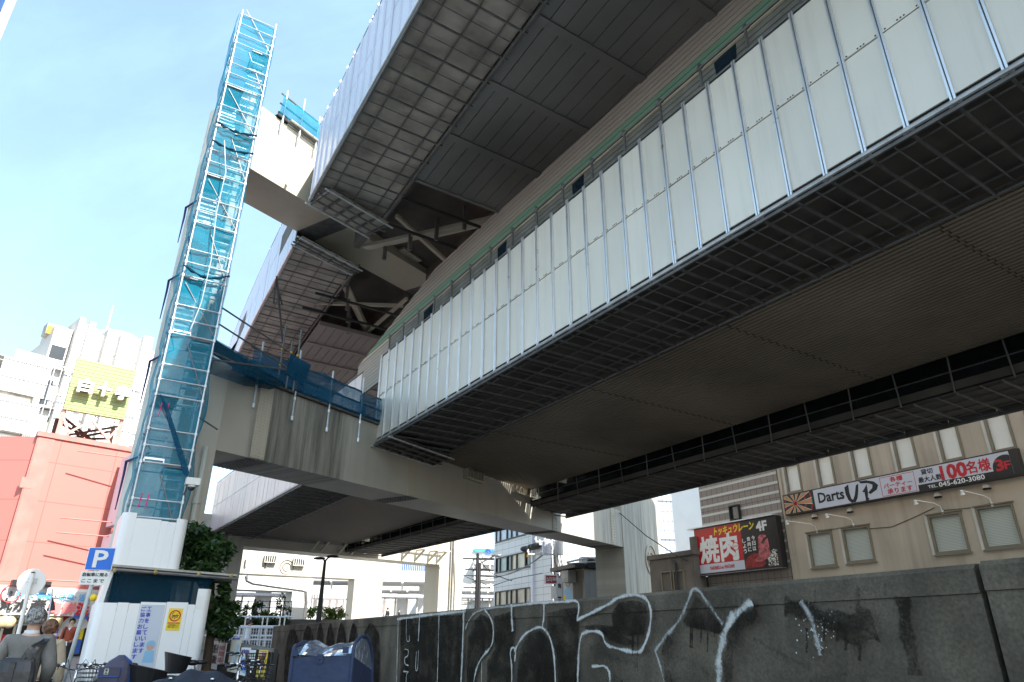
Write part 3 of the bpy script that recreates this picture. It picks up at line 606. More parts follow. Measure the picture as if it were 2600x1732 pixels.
def barrier():
    root = thing('noise_barrier', P(14, 1, 11), 'tall noise barrier of beige horizontal boards with a green stripe, behind the white enclosure', 'noise barrier')
    zt = lambda s: 15.02+.038*s
    # board levels measured downward from the top edge
    lv = [(0, 'barrier')]; bh = .148
    rows = ['barrier']*6+['barrier_green']*2+['barrier_cream']*1+['barrier']*10
    z = 0
    for k, m in enumerate(rows):
        h = .165 if m != 'barrier_green' else .185
        za, zb_ = z, z+h-.042; z += h
        # the far end drops along a slope
        s0 = 2.2-za*5; s0 = max(s0, -5.2)
        mb = MB(); n = 7; ss = [s0+(46-s0)*j/n for j in range(n+1)]
        sb_ = [max(2.2-zb_*5, -5.2)]+ss[1:]; gz = zb_+.04; mb.m = 1
        mb.hexa([P(sb_[0],1.02,zt(s0)-gz),P(46,1.02,zt(46)-gz),P(46,1.05,zt(46)-gz),P(sb_[0],1.05,zt(s0)-gz),P(sb_[0],1.02,zt(s0)-zb_+.01),P(46,1.02,zt(46)-zb_+.01),P(46,1.05,zt(46)-zb_+.01),P(sb_[0],1.05,zt(s0)-zb_+.01)]); mb.m = 0
        for a, b, c, d in zip(ss, ss[1:], sb_, sb_[1:]): mb.hexa([P(c,1.0,zt(a)-zb_),P(b,1.0,zt(b)-zb_),P(b,1.06,zt(b)-zb_),P(c,1.06,zt(a)-zb_),P(a,.985,zt(a)-za),P(b,.985,zt(b)-za),P(b,1.06,zt(b)-za),P(a,1.06,zt(a)-za)])
        mb.build('board', [M[m], M['dark']], root)
    mb = MB(); n = 7; ss = [2+44*j/n for j in range(n+1)]
    for a, b in zip(ss, ss[1:]): mb.hexa([P(a,1.07,11),P(b,1.07,11),P(b,1.1,11),P(a,1.1,11),P(a,1.07,zt(a)-.02),P(b,1.07,zt(b)-.02),P(b,1.1,zt(b)-.02),P(a,1.1,zt(a)-.02)])
    mb.build('backing', M['dark'], root)
barrier()
# right-hand parapets, seen only from below and as shade
for (t, za, zb_, sa, sb) in ((13.45, 8.6, 12.6, 46, -30),):
    mb = MB(); strip(mb, sa, sb, t, t+.1, lambda s: za, lambda s: zb_)
    tag(mb.build('parapet_wall', M['white_panel']), 'pale parapet along the right-hand edge of the lower deck, above the dark platform', 'parapet')
# ------------------------------------------------------------------ netted walkways on the crossbeams
def walkway(label, u0, u1, z0, h, mnet, nposts, drop, backb=.5):
    root = thing('netted_walkway', B((u0+u1)/2, 0, z0), label, 'scaffold walkway', 'blue netted walkways on the crossbeams')
    for k in range(nposts):
        u = u0+(u1-u0)*(k+.25)/nposts; mb = MB(); mb.tube([B(u,-.14,z0-drop), B(u,-.14,z0+h+.25+.25*(k % 2))], .03, 7); mb.build('post', M['pipe_light'], root)
        mb = MB(); mb.tube([B(u,-.14,z0-drop-.02), B(u,-.14,z0-drop+.12)], .045, 7); mb.tube([B(u,-.14,z0-.28), B(u,-.14,z0-.18)], .045, 7); mb.build('clamp', M['alu'], root)
    for zz, m in ((.08, 'dark'), (.0, 'pipe'), (.5, 'pipe'), (.95, 'pipe')):
        mb = MB(); mb.tube([B(u0+(u1-u0)*k/6,-.1,z0+zz) for k in range(7)], .035 if zz > .1 else .05, 6); mb.build('rail', M[m], root)
    mb = MB(); mb.box(B((u0+u1)/2,.35,z0-.02), (u1-u0)/2, .4, .03, BD, BN); mb.build('plank', M['dark'], root)
    mb = MB(); n = 26; m_ = 6
    def q(i, j):
        f = i/n; g = j/m_; sag = .10*sin(f*pi*nposts)*g*g
        return B(u0+(u1-u0)*f, -.17-.09*sin(g*pi)*(1+.6*sin(f*23))+.03*sin(f*41+g*5), z0+.02+(h-.02-abs(sag)-.05*sin(f*9))*g)
    for i in range(n):
        for j in range(m_): mb.quad(q(i, j), q(i+1, j), q(i+1, j+1), q(i, j+1))
    mb.build('net', mnet, root, True)
    if backb:
        mb = MB()
        for i in range(n): mb.quad(*[v+BN*.9 for v in (q(i, 0), q(i+1, 0), q(i+1, m_), q(i, m_))])
        mb.build('net', mnet, root)
walkway('blue netted walkway on top of the stained crossbeam, between tower and white enclosure', .75, 6.9, 9.02, 1.0, M['net_dense'], 4, .95)
walkway('bright blue netted walkway on top of the high crossbeam, beside the tower top', .2, 2.6, 18.95, .95, M['net'], 3, .55, 0)
# ================================================================== stair tower wrapped in blue net
TA = Vector((sin(R(58)), cos(R(58)), 0)); TB = Vector((-TA.y, TA.x, 0)); TO = atY(331, 1290, 16.5); TO.z = 0
def T(a, b, z): return TO + TA*a + TB*b + Z*z
def tower():
    root = thing('stair_tower', T(.55, .6, 2.2), 'tall scaffold stair tower wrapped in blue net, standing against the left pier column', 'scaffold tower')
    W, D_, top, step = 1.1, 1.15, 20.62, 1.73
    floors = [19.3-step*k for k in range(10)]
    for a, b in ((0, 0), (W, 0), (0, D_), (W, D_)):
        mb = MB(); mb.tube([T(a, b, 2.0), T(a, b, top+.12)], .024, 8)
        for z in [f+d for f in floors for d in (0, .42, .84)]: mb.tube([T(a, b, z-.04), T(a, b, z+.04)], .042, 6)
        mb.build('post', M['pipe_light'], root)
    for k, f in enumerate(floors+[floors[-1]-step]):
        for b in (0, D_):
            mb = MB()
            for d in (0, .42, .84)+((1.26,) if k == 0 else ()): mb.tube([T(0, b, f+d), T(W, b, f+d)], .018, 6)
            mb.build('guard_rail', M['pipe_light'], root)
        mb = MB()
        for d in (0, .42, .84): mb.tube([T(0, 0, f+d), T(0, D_, f+d)], .022, 6); mb.tube([T(W, 0, f+d), T(W, D_, f+d)], .022, 6)
        mb.build('side_rail', M['pipe_light'], root)
        left = k % 2 == 0
        a0, a1 = (.06, .5) if left else (.58, 1.04)
        mb = MB(); o = .56 if left else .05
        mb.box(T(o+.24, .55, f-.03), .25, .5, .025, TA, TB); mb.build('deck_board', M['pipe'], root)
        if k > 0:   # aluminium flight up to the floor above
            mb = MB(); zb, zt = f, f+step
            for a in (a0, a1): mb.bar(T(a, .08 if left else D_-.08, zb), T(a, D_-.12 if left else .12, zt), .03, .12)
            for j in range(8):
                g = (j+.5)/8; bb = (.08+(D_-.2)*g) if left else (D_-.08-(D_-.2)*g)
                mb.box(T((a0+a1)/2, bb, zb+step*g), (a1-a0)/2, .085, .012, TA, TB); mb.box(T((a0+a1)/2, bb-.085 if left else bb+.085, zb+step*g), (a1-a0)/2, .008, .024, TA, TB)
            mb.build('stair_flight', M['alu'], root)
        mb = MB(); mb.tube([T(W, .02, f+.1), T(.45 if k % 2 else .1, .02, f+step-.2)], .014, 5); mb.build('brace', M['pipe'], root)
    # the nets: front, left flank, right flank (the right one billows)
    def net(name, f, n, m_, mt):
        mb = MB(); g = [[f(i/n, j/m_) for j in range(m_+1)] for i in range(n+1)]
        for i in range(n):
            for j in range(m_): mb.quad(g[i][j], g[i+1][j], g[i+1][j+1], g[i][j+1])
        return mb.build(name, mt, root, True)
    zz = lambda v: 4.0+(top-.05-4.0)*v
    def front(u, v):
        z = zz(v); b = -.05-.045*abs(sin(u*9+z*1.3))*(.5+.5*sin(z*2.1))-.02*sin(z*7+u*5)
        return T(-.04+(W+.08)*u, b+.10+.12*(.5+.5*sin(z*3.6)) * .3, z)
    net('net', front, 10, 90, M['net'])
    net('net', lambda u, v: T(-.06-.05*abs(sin(zz(v)*1.8))-.02*sin(zz(v)*6+u*4), -.02+(D_+.3)*u, zz(v)), 8, 90, M['net'])
    net('net', lambda u, v: T(W+.05+(.16*abs(sin(zz(v)*1.55)) if zz(v) < 8.5 else .05*abs(sin(zz(v)*2.2)))*sin(u*pi*.8+.4), -.02+(D_+.05)*u, zz(v)), 8, 90, M['net'])
    # gathered seams of net: dark drooping hems and a rope
    for z in (15.9, 15.2, 10.9):
        mb = MB(); mb.tube([T(-.05+(W+.1)*k/10, -.1-.03*(k % 2), z-.22*sin(k/10*pi)*(.6 if z > 12 else 1)-.25*k/10*(z < 8)) for k in range(11)], [.02+.015*(k % 3) for k in range(11)], 6)
        mb.build('net_hem', M['net_shade'], root)
    mb = MB(); mb.tube([T(.28, -.14, 15.3), T(.50, -.15, 14.2), T(.48, -.15, 12.8), T(.6, -.15, 11.2), T(.58, -.15, 9.9), T(.45, -.15, 9.0)], .014, 6); mb.build('rope', M['pipe_light'], root)
    mb = MB(); q = [T(.05, -.16, 7.2), T(.3, -.17, 6.9), T(W, -.17, 5.3), T(W, -.16, 5.15), T(W*.88, -.16, 5.25)]; mb.prism(q, TB*.01); mb.build('net_fold', M['net_dense'], root)
    for a, z in ((.18, 7.0), (.34, 7.0), (.18, 4.7), (.33, 4.7)):
        mb = MB(); mb.tube([T(a, -.02, z), T(a-.02, -.03, z-.35)], .014, 5); mb.build('pink_tie', M['pink'], root)
    mb = MB()
    mb.tube([T(W, -.02, 6.75), T(W+.55, .4, 6.62)], .022, 6); mb.build('brace', M['pipe'], root)
    # wrapped tie-back loops round the column
    for z in (15.0, 12.2, 9.4, 6.3):
        mb = MB(); mb.tube([T(-.05, .6, z), B(-1.2, .8, z-.05), B(-1.16, 2.03, z-.15), B(-1.13, 2.06, z-.5), B(-1.13, 2.08, z-1.5)], [.012, .02, .04, .035, .015], 6); mb.build('tie_cord', M['navycord'], root)
M['navycord'] = mat('navy_cord', (.02,.03,.12), .7)
M['pink'] = mat('pink_ribbon', (.75,.03,.22), .6)
tower()
def landing():
    root = thing('landing_stage', T(1.6, .9, 8.2), 'blue netted landing stage linking the stair tower to the crossbeam walkway', 'scaffold landing')
    a, b, z = 1.15, .5, 8.0
    e = B(1.7, -.2, 9.1)
    p = [T(a, .1, 8.95), B(2.0, -.35, 9.05), B(2.0, .5, 9.05), T(a, 1.0, 8.95)]
    mb = MB(); mb.prism(p, Z*.05); mb.build('deck_board', M['dark'], root)
    lo = [T(a, .05, 8.35), B(1.75, -.45, 8.85), B(2.0, -.45, 9.2), T(a, .05, 9.0)]
    mb = MB(); mb.quad(*lo); mb.quad(lo[0], lo[1], B(1.75, .4, 8.85), T(a, 1.0, 8.35)); mb.build('net', M['net_dense'], root)
    for q0, q1 in ((T(a, .03, 9.45), B(2.0, -.4, 9.6)), (T(a, .03, 9.95), B(2.0, -.4, 10.15)), (T(a, .03, 8.6), B(1.7, -.45, 9.0)), (T(a, .03, 8.4), B(1.9, -.45, 9.5))):
        mb = MB(); mb.tube([q0, q1], .026, 7); mb.build('rail', M['pipe'], root)
    for u, h in ((1.7, 11.0), (2.05, 10.6), (2.35, 11.1)):
        mb = MB(); mb.tube([B(u, -.4, 8.9), B(u, -.4, h)], .026, 7); mb.build('post', M['pipe'], root)
        for zz in (9.6, 10.15):
            mb = MB(); mb.sphere(B(u, -.4, zz), .06, n=7, m=5); mb.build('clamp', M['yellowclamp'], root)
    mb = MB(); q = [B(2.0, -.46, 10.1), B(2.9, -.46, 10.0), B(2.7, -.46, 9.2), B(1.95, -.46, 9.35)]; mb.prism(q, BN*.02); mb.build('net', M['net_dense'], root)
    mb = MB(); mb.tube([B(1.75, -.3, 10.4), B(1.1, -.3, 12.6)], .03, 6); mb.tube([B(1.1, -.3, 12.5), B(1.15, -.3, 11.6), B(1.5, -.3, 11.7), B(1.1, -.3, 12.4)], .03, 6); mb.build('davit_arm', M['dark'], root)
M['yellowclamp'] = mat('zinc_clamp', (.5,.33,.05), .45, .5)
landing()
# dome camera on the tower's corner
def dome():
    p = T(1.22, -.15, 4.95)
    root = thing('dome_camera', p, 'white dome security camera clamped to the corner of the stair tower', 'security camera')
    mb = MB(); mb.box(p+Z*.12, .16, .13, .085, TA, TB); mb.build('housing', M['white'], root)
    mb = MB(); mb.sphere(p-Z*.02, .085, n=14, m=8); mb.build('dome', M['glass'], root, True)
    mb = MB(); mb.lathe(p-Z*.01, [(.1, 0), (.1, .05)], 14); mb.build('ring', M['white'], root)
    mb = MB(); mb.tube([p+Z*.05-TA*.1, T(1.1, 0, 4.75)], .025, 6); mb.build('bracket', M['pipe'], root)
dome()
# ================================================================== hoardings at the foot
HP0 = atY(245, 1530, 15.5); HO = Vector((HP0.x, HP0.y, 0))
def Hh(a, b, z): return HO + TA*a + TB*b + Z*z
def rounded_sheet(mb, a0, a1, dep, rad, z0, z1f, n=8, rib=.3):
    """vertical sheet with rounded corners: right return + front + left return"""
    pts = [(a0, dep)]
    for k in range(n+1):
        t = pi/2*k/n; pts.append((a0+rad-rad*cos(t), rad-rad*sin(t)))
    x = a0+rad
    for k in range(n+1):
        t = pi/2*k/n; pts.append((a1-rad+rad*sin(t), rad-rad*cos(t)))
    pts.append((a1, dep))
    for (a, b), (c, d) in zip(pts, pts[1:]):
        mb.quad(Hh(a, b, z0), Hh(c, d, z0), Hh(c, d, z1f((a+c)/2)), Hh(a, b, z1f((a+c)/2)))
def hoardings():
    g = ground_z(15)
    root = thing('site_hoarding', Hh(1.1, .8, g), 'lower white construction hoarding with notices and a navy mesh strip, below the scaffold canopy', 'hoarding')
    Wd = 2.2
    # front sheets with small level differences
    mb = MB(); rad = .16
    cor = [(0, 1.6)]+[(rad-rad*cos(pi/2*k/8), rad-rad*sin(pi/2*k/8)) for k in range(9)]
    for (a, b), (c, d) in zip(cor, cor[1:]): mb.quad(Hh(a, b, g), Hh(c, d, g), Hh(c, d, 2.19), Hh(a, b, 2.19))
    mb.build('corner_sheet', M['hoard'], root, True)
    edges = [rad, .40, .62, .84, 1.36, 1.80, 1.95]
    tops = [2.19, 2.2, 2.19, 2.225, 2.24, 2.2]
    for k in range(6):
        mb = MB(); mb.hexa([Hh(edges[k]+.003,.004*(k % 2),g), Hh(edges[k+1]-.003,.004*(k % 2),g), Hh(edges[k+1]-.003,.03,g), Hh(edges[k]+.003,.03,g), Hh(edges[k]+.003,.004*(k % 2),tops[k]), Hh(edges[k+1]-.003,.004*(k % 2),tops[k]), Hh(edges[k+1]-.003,.03,tops[k]), Hh(edges[k]+.003,.03,tops[k])]); mb.build('sheet', M['hoard'], root)
    mb = MB(); cor = [(1.952, 0)]+[(2.1+.16*sin(pi/2*k/8), .16-.16*cos(pi/2*k/8)) for k in range(9)]+[(2.26, 1.6)]
    for (a, b), (c, d) in zip(cor, cor[1:]): mb.quad(Hh(a, b, g), Hh(c, d, g), Hh(c, d, 2.54), Hh(a, b, 2.54))
    mb.build('corner_sheet', M['hoard'], root, True)
    mb = MB(); mb.box(Hh(2.05,-.006,2.25), .09, .004, .13, TA, TB); mb.build('tape_patch', M['paper'], root)
    # tall left upright sheet that runs up to the canopy
    mb = MB(); mb.hexa([Hh(.02,.1,2.17), Hh(.12,.1,2.17), Hh(.12,1.4,2.17), Hh(.02,1.4,2.17), Hh(.13,.1,2.84), Hh(.2,.1,2.84), Hh(.2,1.4,2.84), Hh(.13,1.4,2.84)]); mb.build('upright_sheet', M['hoard'], root)
    # navy mesh strip between hoarding and canopy
    mb = MB(); mb.quad(Hh(.14,.2,2.15), Hh(1.98,.2,2.15), Hh(2.3,.2,2.8), Hh(.17,.2,2.8)); mb.quad(Hh(1.98,.2,2.15), Hh(2.1,1.5,2.15), Hh(2.35,1.5,2.8), Hh(2.3,.2,2.8)); mb.build('mesh_strip', M['net_shade'], root)
    for a in (.25, .32, 1.4, 1.85):
        mb = MB(); mb.tube([Hh(a,.27,1.9), Hh(a,.27,2.84)], .035, 7); mb.build('post', M['pipe_blue'], root)
    mb = MB(); mb.box(Hh(.9,.9,2.45), .5, .5, .38, TA, TB); mb.build('machine_cover', M['deck_dark'], root)
    # notices
    n = thing('works_notice', Hh(.92,-.02,g+.5), 'tall grey notice with blue works lettering and a bowing helmeted worker', 'notice')
    def HH(a, z): return Hh(a, -.012, z)
    pl = MB(); pl.hexa([Hh(.86,-.010,.5), Hh(1.33,-.010,.5), Hh(1.33,0-.001,.5), Hh(.86,-.001,.5), Hh(.86,-.010,2.17), Hh(1.33,-.010,2.17), Hh(1.33,-.001,2.17), Hh(.86,-.001,2.17)]); pl.build('plate', M['notice'], n)
    for col, x, y0 in (('工事をしています', 1.03, 2.14), ('ご協力お願いします', .92, 2.14)):
        for k, chh in enumerate(col):
            sh = -.012*k*0
            text(chh, x-.045, y0-.10-.118*k, x+.045, y0-.012-.118*k, Hh(0,-.011,0), TA, Z, M['inkblue'], n, 'character', .02)
    o_ = Hh(0,-.013,0)
    def disc(a, z, r, mt, y=-.014, rz=None, nm='figure', n_=20, half=None):
        mb = MB(); rz = rz or r; ks = range(n_) if not half else range(n_//2+1)
        mb.prism([Hh(a+r*cos(2*pi*k/n_), y, z+rz*sin(2*pi*k/n_)) for k in ks], TB*.002); return mb.build(nm, mt, n)
    disc(1.2, 1.33, .075, M['skin'], -.013, .07, 'worker_face'); disc(1.2, 1.35, .095, M['helmet'], -.0155, .11, 'worker_helmet', half=True)
    mb = MB(); mb.box(Hh(1.2,-.0165,1.37), .014, .001, .004, TA, TB); mb.box(Hh(1.2,-.0168,1.37), .004, .001, .014, TA, TB); mb.build('helmet_cross', M['barrier_green'], n)
    mb = MB(); mb.prism([Hh(1.09,-.012,1.02), Hh(1.31,-.012,1.02), Hh(1.29,-.012,1.26), Hh(1.11,-.012,1.26)], TB*.001); mb.build('worker_jacket', M['helmet'], n)
    s = thing('no_smoking_sign', Hh(1.58,-.02,1.6), 'yellow no smoking sign with a red crossed circle on the white hoarding', 'sign')
    mb = MB(); mb.hexa([Hh(1.43,-.012,1.66), Hh(1.71,-.012,1.66), Hh(1.71,0-.001,1.66), Hh(1.43,-.001,1.66), Hh(1.43,-.012,2.11), Hh(1.71,-.012,2.11), Hh(1.71,-.001,2.11), Hh(1.43,-.001,2.11)]); mb.build('plate', M['yellow'], s)
    c = Hh(1.57,-.015,1.96); mb = MB()
    mb.torus(c, .105, .012, TB, 36, 6); mb.bar(c-(TA+Z).normalized()*-.1, c-(TA+Z).normalized()*.1, .006, .02, TB); mb.build('red_ring', M['inkred'], s)
    mb = MB(); mb.box(Hh(1.58,-.0135,1.965), .065, .001, .009, TA, TB); mb.box(Hh(1.57,-.0135,1.935), .065, .001, .009, TA, TB); mb.box(Hh(1.57,-.0135,1.9), .012, .001, .004, TA, TB); mb.box(Hh(1.57,-.0137,1.9), .004, .001, .012, TA, TB)
    mb.tube([Hh(1.515,-.014,1.975), Hh(1.505,-.014,1.995), Hh(1.53,-.014,2.01), Hh(1.525,-.014,2.03), Hh(1.55,-.014,2.03)], .005, 5); mb.build('cigarette', M['ink'], s)
    mb = MB(); mb.box(Hh(1.57,-.0135,1.81), .125, .001, .012, TA, TB); mb.build('red_bar', M['inkred'], s)
    text('No smoking', 1.53, 1.803, 1.61, 1.817, Hh(0,-.015,0), TA, Z, M['paper'], s)
    text('工事用区域周辺での', 1.46, 1.755, 1.68, 1.785, Hh(0,-.0125,0), TA, Z, M['ink'], s, bold=.01); text('喫煙はご遠慮ください', 1.46, 1.715, 1.68, 1.745, Hh(0,-.0125,0), TA, Z, M['ink'], s, bold=.01)
    # canopy of tubes and boards
    c = thing('scaffold_canopy', Hh(1.4,.7,2.8), 'grey canopy of scaffold tubes and boards between the two white hoardings', 'canopy')
    for b in (.0, .6, 1.3):
        mb = MB(); mb.tube([Hh(.1,b-.05,2.86), Hh(2.75,b-.05,2.78)], .032, 8); mb.build('tube', M['pipe'], c)
    mb = MB(); mb.box(Hh(1.42,.62,2.90), 1.32, .68, .022, (TA*1-Z*.03).normalized(), TB); mb.build('boards', M['deck_grey'], c)
    for a in (.2, 1.0, 1.9, 2.6):
        mb = MB(); mb.tube([Hh(a,-.1,2.83), Hh(a,1.35,2.83)], .026, 7); mb.build('cross_tube', M['pipe'], c)
        mb = MB(); mb.sphere(Hh(a,-.05,2.84), .05, n=7, m=5); mb.build('clamp', M['yellowclamp'], c)
    # upper white box
    u = thing('upper_hoarding', Hh(.85,.5,2.95), 'upper white hoarding box with rounded corners round the tower above the canopy', 'hoarding')
    PU = Plane(HO.x, HO.y, 58)
    zt = lambda a: 4.0 if a > .55 and a < 1.25 else 4.1
    rad = .16; a0, a1, by = .12, 1.50, .1
    def wall(name, seq, zt_):
        mb = MB()
        for (a, b), (c_, d) in zip(seq, seq[1:]): mb.quad(Hh(a, by+b, 2.92), Hh(c_, by+d, 2.92), Hh(c_, by+d, zt_), Hh(a, by+b, zt_))
        mb.build(name, M['hoard'], u, True)
    wall('corner_sheet', [(a0, 1.6)]+[(a0+rad-rad*cos(pi/2*k/8), rad-rad*sin(pi/2*k/8)) for k in range(9)]+[(.40, 0)], 4.1)
    wall('sheet', [(.402, .005), (.92, .005)], 3.99); wall('sheet', [(.922, 0), (1.07, 0)], 3.97); wall('sheet', [(1.072, .005), (1.24, .005)], 3.96)
    wall('corner_sheet', [(1.242, 0)]+[(a1-rad+rad*sin(pi/2*k/8), rad-rad*cos(pi/2*k/8)) for k in range(9)]+[(a1, 1.6)], 4.05)
M['pipe_blue'] = mat('pipe_blue', (.04,.12,.2), .5); M['notice'] = mat('notice_grey', (.5,.56,.66), .4, 0, .03); M['skin'] = mat('skin', (.55,.34,.25), .55, 0, .05, 8); M['helmet'] = mat('pale_blue_print', (.25,.48,.72), .5)
hoardings()
# ================================================================== graffiti wall
WP0 = atY(694, 1590, 24.0); W = Plane(WP0.x, WP0.y, -28)
def spray(name, col, soft, dens, nsc):
    m, t, b = nodes(name); L = t.links.new; N = t.nodes.new; o = t.nodes['Material Output']
    b.inputs['Base Color'].default_value = tuple(col)+(1,); b.inputs['Roughness'].default_value = .85; b.inputs['Specular IOR Level'].default_value = .1
    tp = N('ShaderNodeBsdfTransparent'); x = N('ShaderNodeMixShader'); L(tp.outputs[0], x.inputs[1]); L(b.outputs[0], x.inputs[2]); L(x.outputs[0], o.inputs[0])
    geo = N('ShaderNodeNewGeometry'); n = N('ShaderNodeTexNoise'); n.inputs['Scale'].default_value = nsc; n.inputs['Detail'].default_value = 8; n.inputs['Roughness'].default_value = .7; L(geo.outputs['Position'], n.inputs['Vector'])
    nf = N('ShaderNodeTexNoise'); nf.inputs['Scale'].default_value = 55; nf.inputs['Detail'].default_value = 3; L(geo.outputs['Position'], nf.inputs['Vector'])
    ad = N('ShaderNodeMath'); ad.operation = 'MULTIPLY_ADD'; L(nf.outputs[0], ad.inputs[0]); ad.inputs[1].default_value = .5
    uv = N('ShaderNodeUVMap'); sp = N('ShaderNodeSeparateXYZ'); L(uv.outputs[0], sp.inputs[0])
    # v = 0 at the rim, 1 in the middle of the stroke
    mr = N('ShaderNodeMapRange'); mr.inputs[1].default_value = 0; mr.inputs[2].default_value = soft; mr.inputs[3].default_value = -.75; mr.inputs[4].default_value = dens; L(sp.outputs[1], mr.inputs[0])
    s2 = N('ShaderNodeMath'); s2.operation = 'ADD'; L(n.outputs[0], s2.inputs[0]); L(mr.outputs[0], s2.inputs[1]); L(s2.outputs[0], ad.inputs[2])
    r = N('ShaderNodeMapRange'); r.inputs[1].default_value = .55; r.inputs[2].default_value = .95; L(ad.outputs[0], r.inputs[0]); L(r.outputs[0], x.inputs[0])
    return m
M['spray_w'] = spray('white_spray', (.56,.545,.52), .85, .17, 6); M['spray_k'] = spray('black_spray', (.018,.0145,.011), .55, .05, 4.2); M['spray_h'] = spray('overspray', (.42,.41,.39), 1.0, -.12, 6); M['spray_s'] = spray('soot_smudge', (.035,.03,.026), 1.0, -.10, 3); M['spray_g'] = spray('thin_white_spray', (.42,.41,.40), .9, .06, 5)
def wall():
    topz = WP0.z
    root = thing('graffiti_wall', W.p(10, 0), 'long grey concrete river wall covered in black and white graffiti', 'wall')
    a1 = W.c(2477, 1417)[0]
    far = W.c(694, 1600)[0]
    def block(name, b0, b1, zt, off=0):
        mb = MB(); t_ = .35
        mb.hexa([W.p(b0, -.4, off), W.p(b1, -.4, off), W.p(b1, -.4, off-t_), W.p(b0, -.4, off-t_), W.p(b0, zt-.17, off), W.p(b1, zt-.17, off), W.p(b1, zt-.17, off-t_), W.p(b0, zt-.17, off-t_)])
        mb.hexa([W.p(b0, zt-.168, off+.012), W.p(b1, zt-.168, off+.012), W.p(b1, zt-.168, off-t_), W.p(b0, zt-.168, off-t_), W.p(b0, zt-.03, off+.012), W.p(b1, zt-.03, off+.012), W.p(b1, zt-.03, off-t_-.01), W.p(b0, zt-.03, off-t_-.01)])
        mb.hexa([W.p(b0, zt-.03, off+.012), W.p(b1, zt-.03, off+.012), W.p(b1, zt-.03, off-t_-.01), W.p(b0, zt-.03, off-t_-.01), W.p(b0, zt, off-.02), W.p(b1, zt, off-.02), W.p(b1, zt, off-t_+.02), W.p(b0, zt, off-t_+.02)])
        return mb.build(name, M['concrete'], root)
    block('wall_section', far, a1-.02, topz); block('wall_section', a1+.02, a1+9, topz+.01, .012)
    mb = MB(); mb.box(W.p(a1, .7, -.1), .03, .05, 1.2, W.e, W.n); mb.build('joint_filler', M['black'], root)
    def g(x, y): return (700+x/1.9617, 1450+y/1.9617)
    lay = [0]
    def stroke(pts, w, m, name='paint_stroke'):
        if m == 'spray_w': stroke(pts, w*2.3, 'spray_h', 'overspray')
        pts = [W.w(*g(*p)) for p in pts]; lay[0] += 1; o = .016+.0006*lay[0]
        # smooth the line
        for _ in range(2):
            q = [pts[0]]
            for p0, p1 in zip(pts, pts[1:]): q += [p0.lerp(p1, .25), p0.lerp(p1, .75)]
            pts = q+[pts[-1]]
        mb = MB(); n = W.n
        L = []
        for i, p in enumerate(pts):
            d = (pts[min(i+1, len(pts)-1)]-pts[max(0, i-1)]); d.normalize(); x = n.cross(d)
            ww = w*1.4*(1+.25*sin(i*1.3)); L.append((p+x*ww/2+n*o, p+n*o, p-x*ww/2+n*o))
        for i in range(len(L)-1):
            for k in (0, 1):
                v = (0, 1, 1, 0) if k == 0 else (1, 0, 0, 1)
                mb.add([L[i][k], L[i][k+1], L[i+1][k+1], L[i+1][k]], [(0, 1, 2, 3)], [(0, v[0]), (0, v[1]), (0, v[2]), (0, v[3])])
        mb.build(name, M[m], root, fixn=False)
    def fill(pts, m='spray_k'):
        P_ = [W.w(*g(*p)) for p in pts]; lay[0] += 1; o = W.n*(.013+.0006*lay[0]*.6)
        c = sum(P_, Vector())/len(P_); mb = MB(); n = len(P_)
        inn = [p.lerp(c, .12) for p in P_]
        for i in range(n):
            j = (i+1) % n
            mb.add([P_[i]+o, P_[j]+o, inn[j]+o, inn[i]+o], [(0, 1, 2, 3)], [(0, 0), (0, 0), (0, 1), (0, 1)])
            mb.add([inn[i]+o, inn[j]+o, c+o], [(0, 1, 2)], [(0, 1), (0, 1), (0, 1)])
        mb.build('paint_fill', M[m], root, fixn=False)
    def arch(x0, x1, yt, yb=640):
        xm = (x0+x1)/2; return [(x0-12, yb), (x0, yt+110), (x0+(xm-x0)*.35, yt+45), (x0+(xm-x0)*.75, yt+10), (xm, yt), (xm+(x1-xm)*.4, yt+12), (x1-4, yt+60), (x1, yt+130), (x1, yb)]
    for x0, x1, yt in ((48, 122, 278), (130, 196, 264), (202, 246, 252), (252, 296, 250), (304, 356, 250), (364, 418, 252), (428, 524, 252)): fill(arch(x0, x1, yt))
    for x0, x1, yt in ((128, 198, 262), (200, 248, 250), (250, 298, 247), (301, 359, 247), (362, 420, 248)): stroke([(x0, yt+230), (x0+2, yt+100), (x0+12, yt+40), (x0+(x1-x0)*.5, yt-2)], .05, 'spray_g')
    stroke([(422, 240), (420, 330), (412, 400)], .06, 'spray_g'); stroke([(440, 370), (436, 395)], .07, 'spray_w'); stroke([(478, 350), (470, 420)], .05, 'spray_g')
    fill([(620, 232), (700, 224), (800, 216), (945, 205), (945, 420), (940, 640), (700, 640), (615, 640)])
    stroke([(612, 240), (720, 225), (830, 212), (955, 200)], .075, 'spray_w'); stroke([(618, 235), (614, 400), (606, 640)], .05, 'spray_w')
    stroke([(725, 215), (722, 290), (718, 350)], .06, 'spray_w'); stroke([(720, 395), (716, 495), (704, 498), (710, 400)], .035, 'spray_w')
    stroke([(660, 240), (658, 350), (676, 352), (674, 320)], .03, 'spray_w'); stroke([(652, 390), (672, 392), (668, 425), (650, 430), (652, 465), (672, 470)], .04, 'spray_w'); stroke([(645, 500), (676, 502), (660, 505), (656, 640)], .035, 'spray_w')
    stroke([(824, 215), (820, 400), (812, 640)], .045, 'spray_w'); stroke([(948, 205), (942, 400), (930, 640)], .085, 'spray_w')
    fill([(962, 330), (985, 250), (1030, 205), (1080, 230), (1095, 300), (1090, 380), (1040, 430), (1000, 560), (960, 640), (955, 480)])
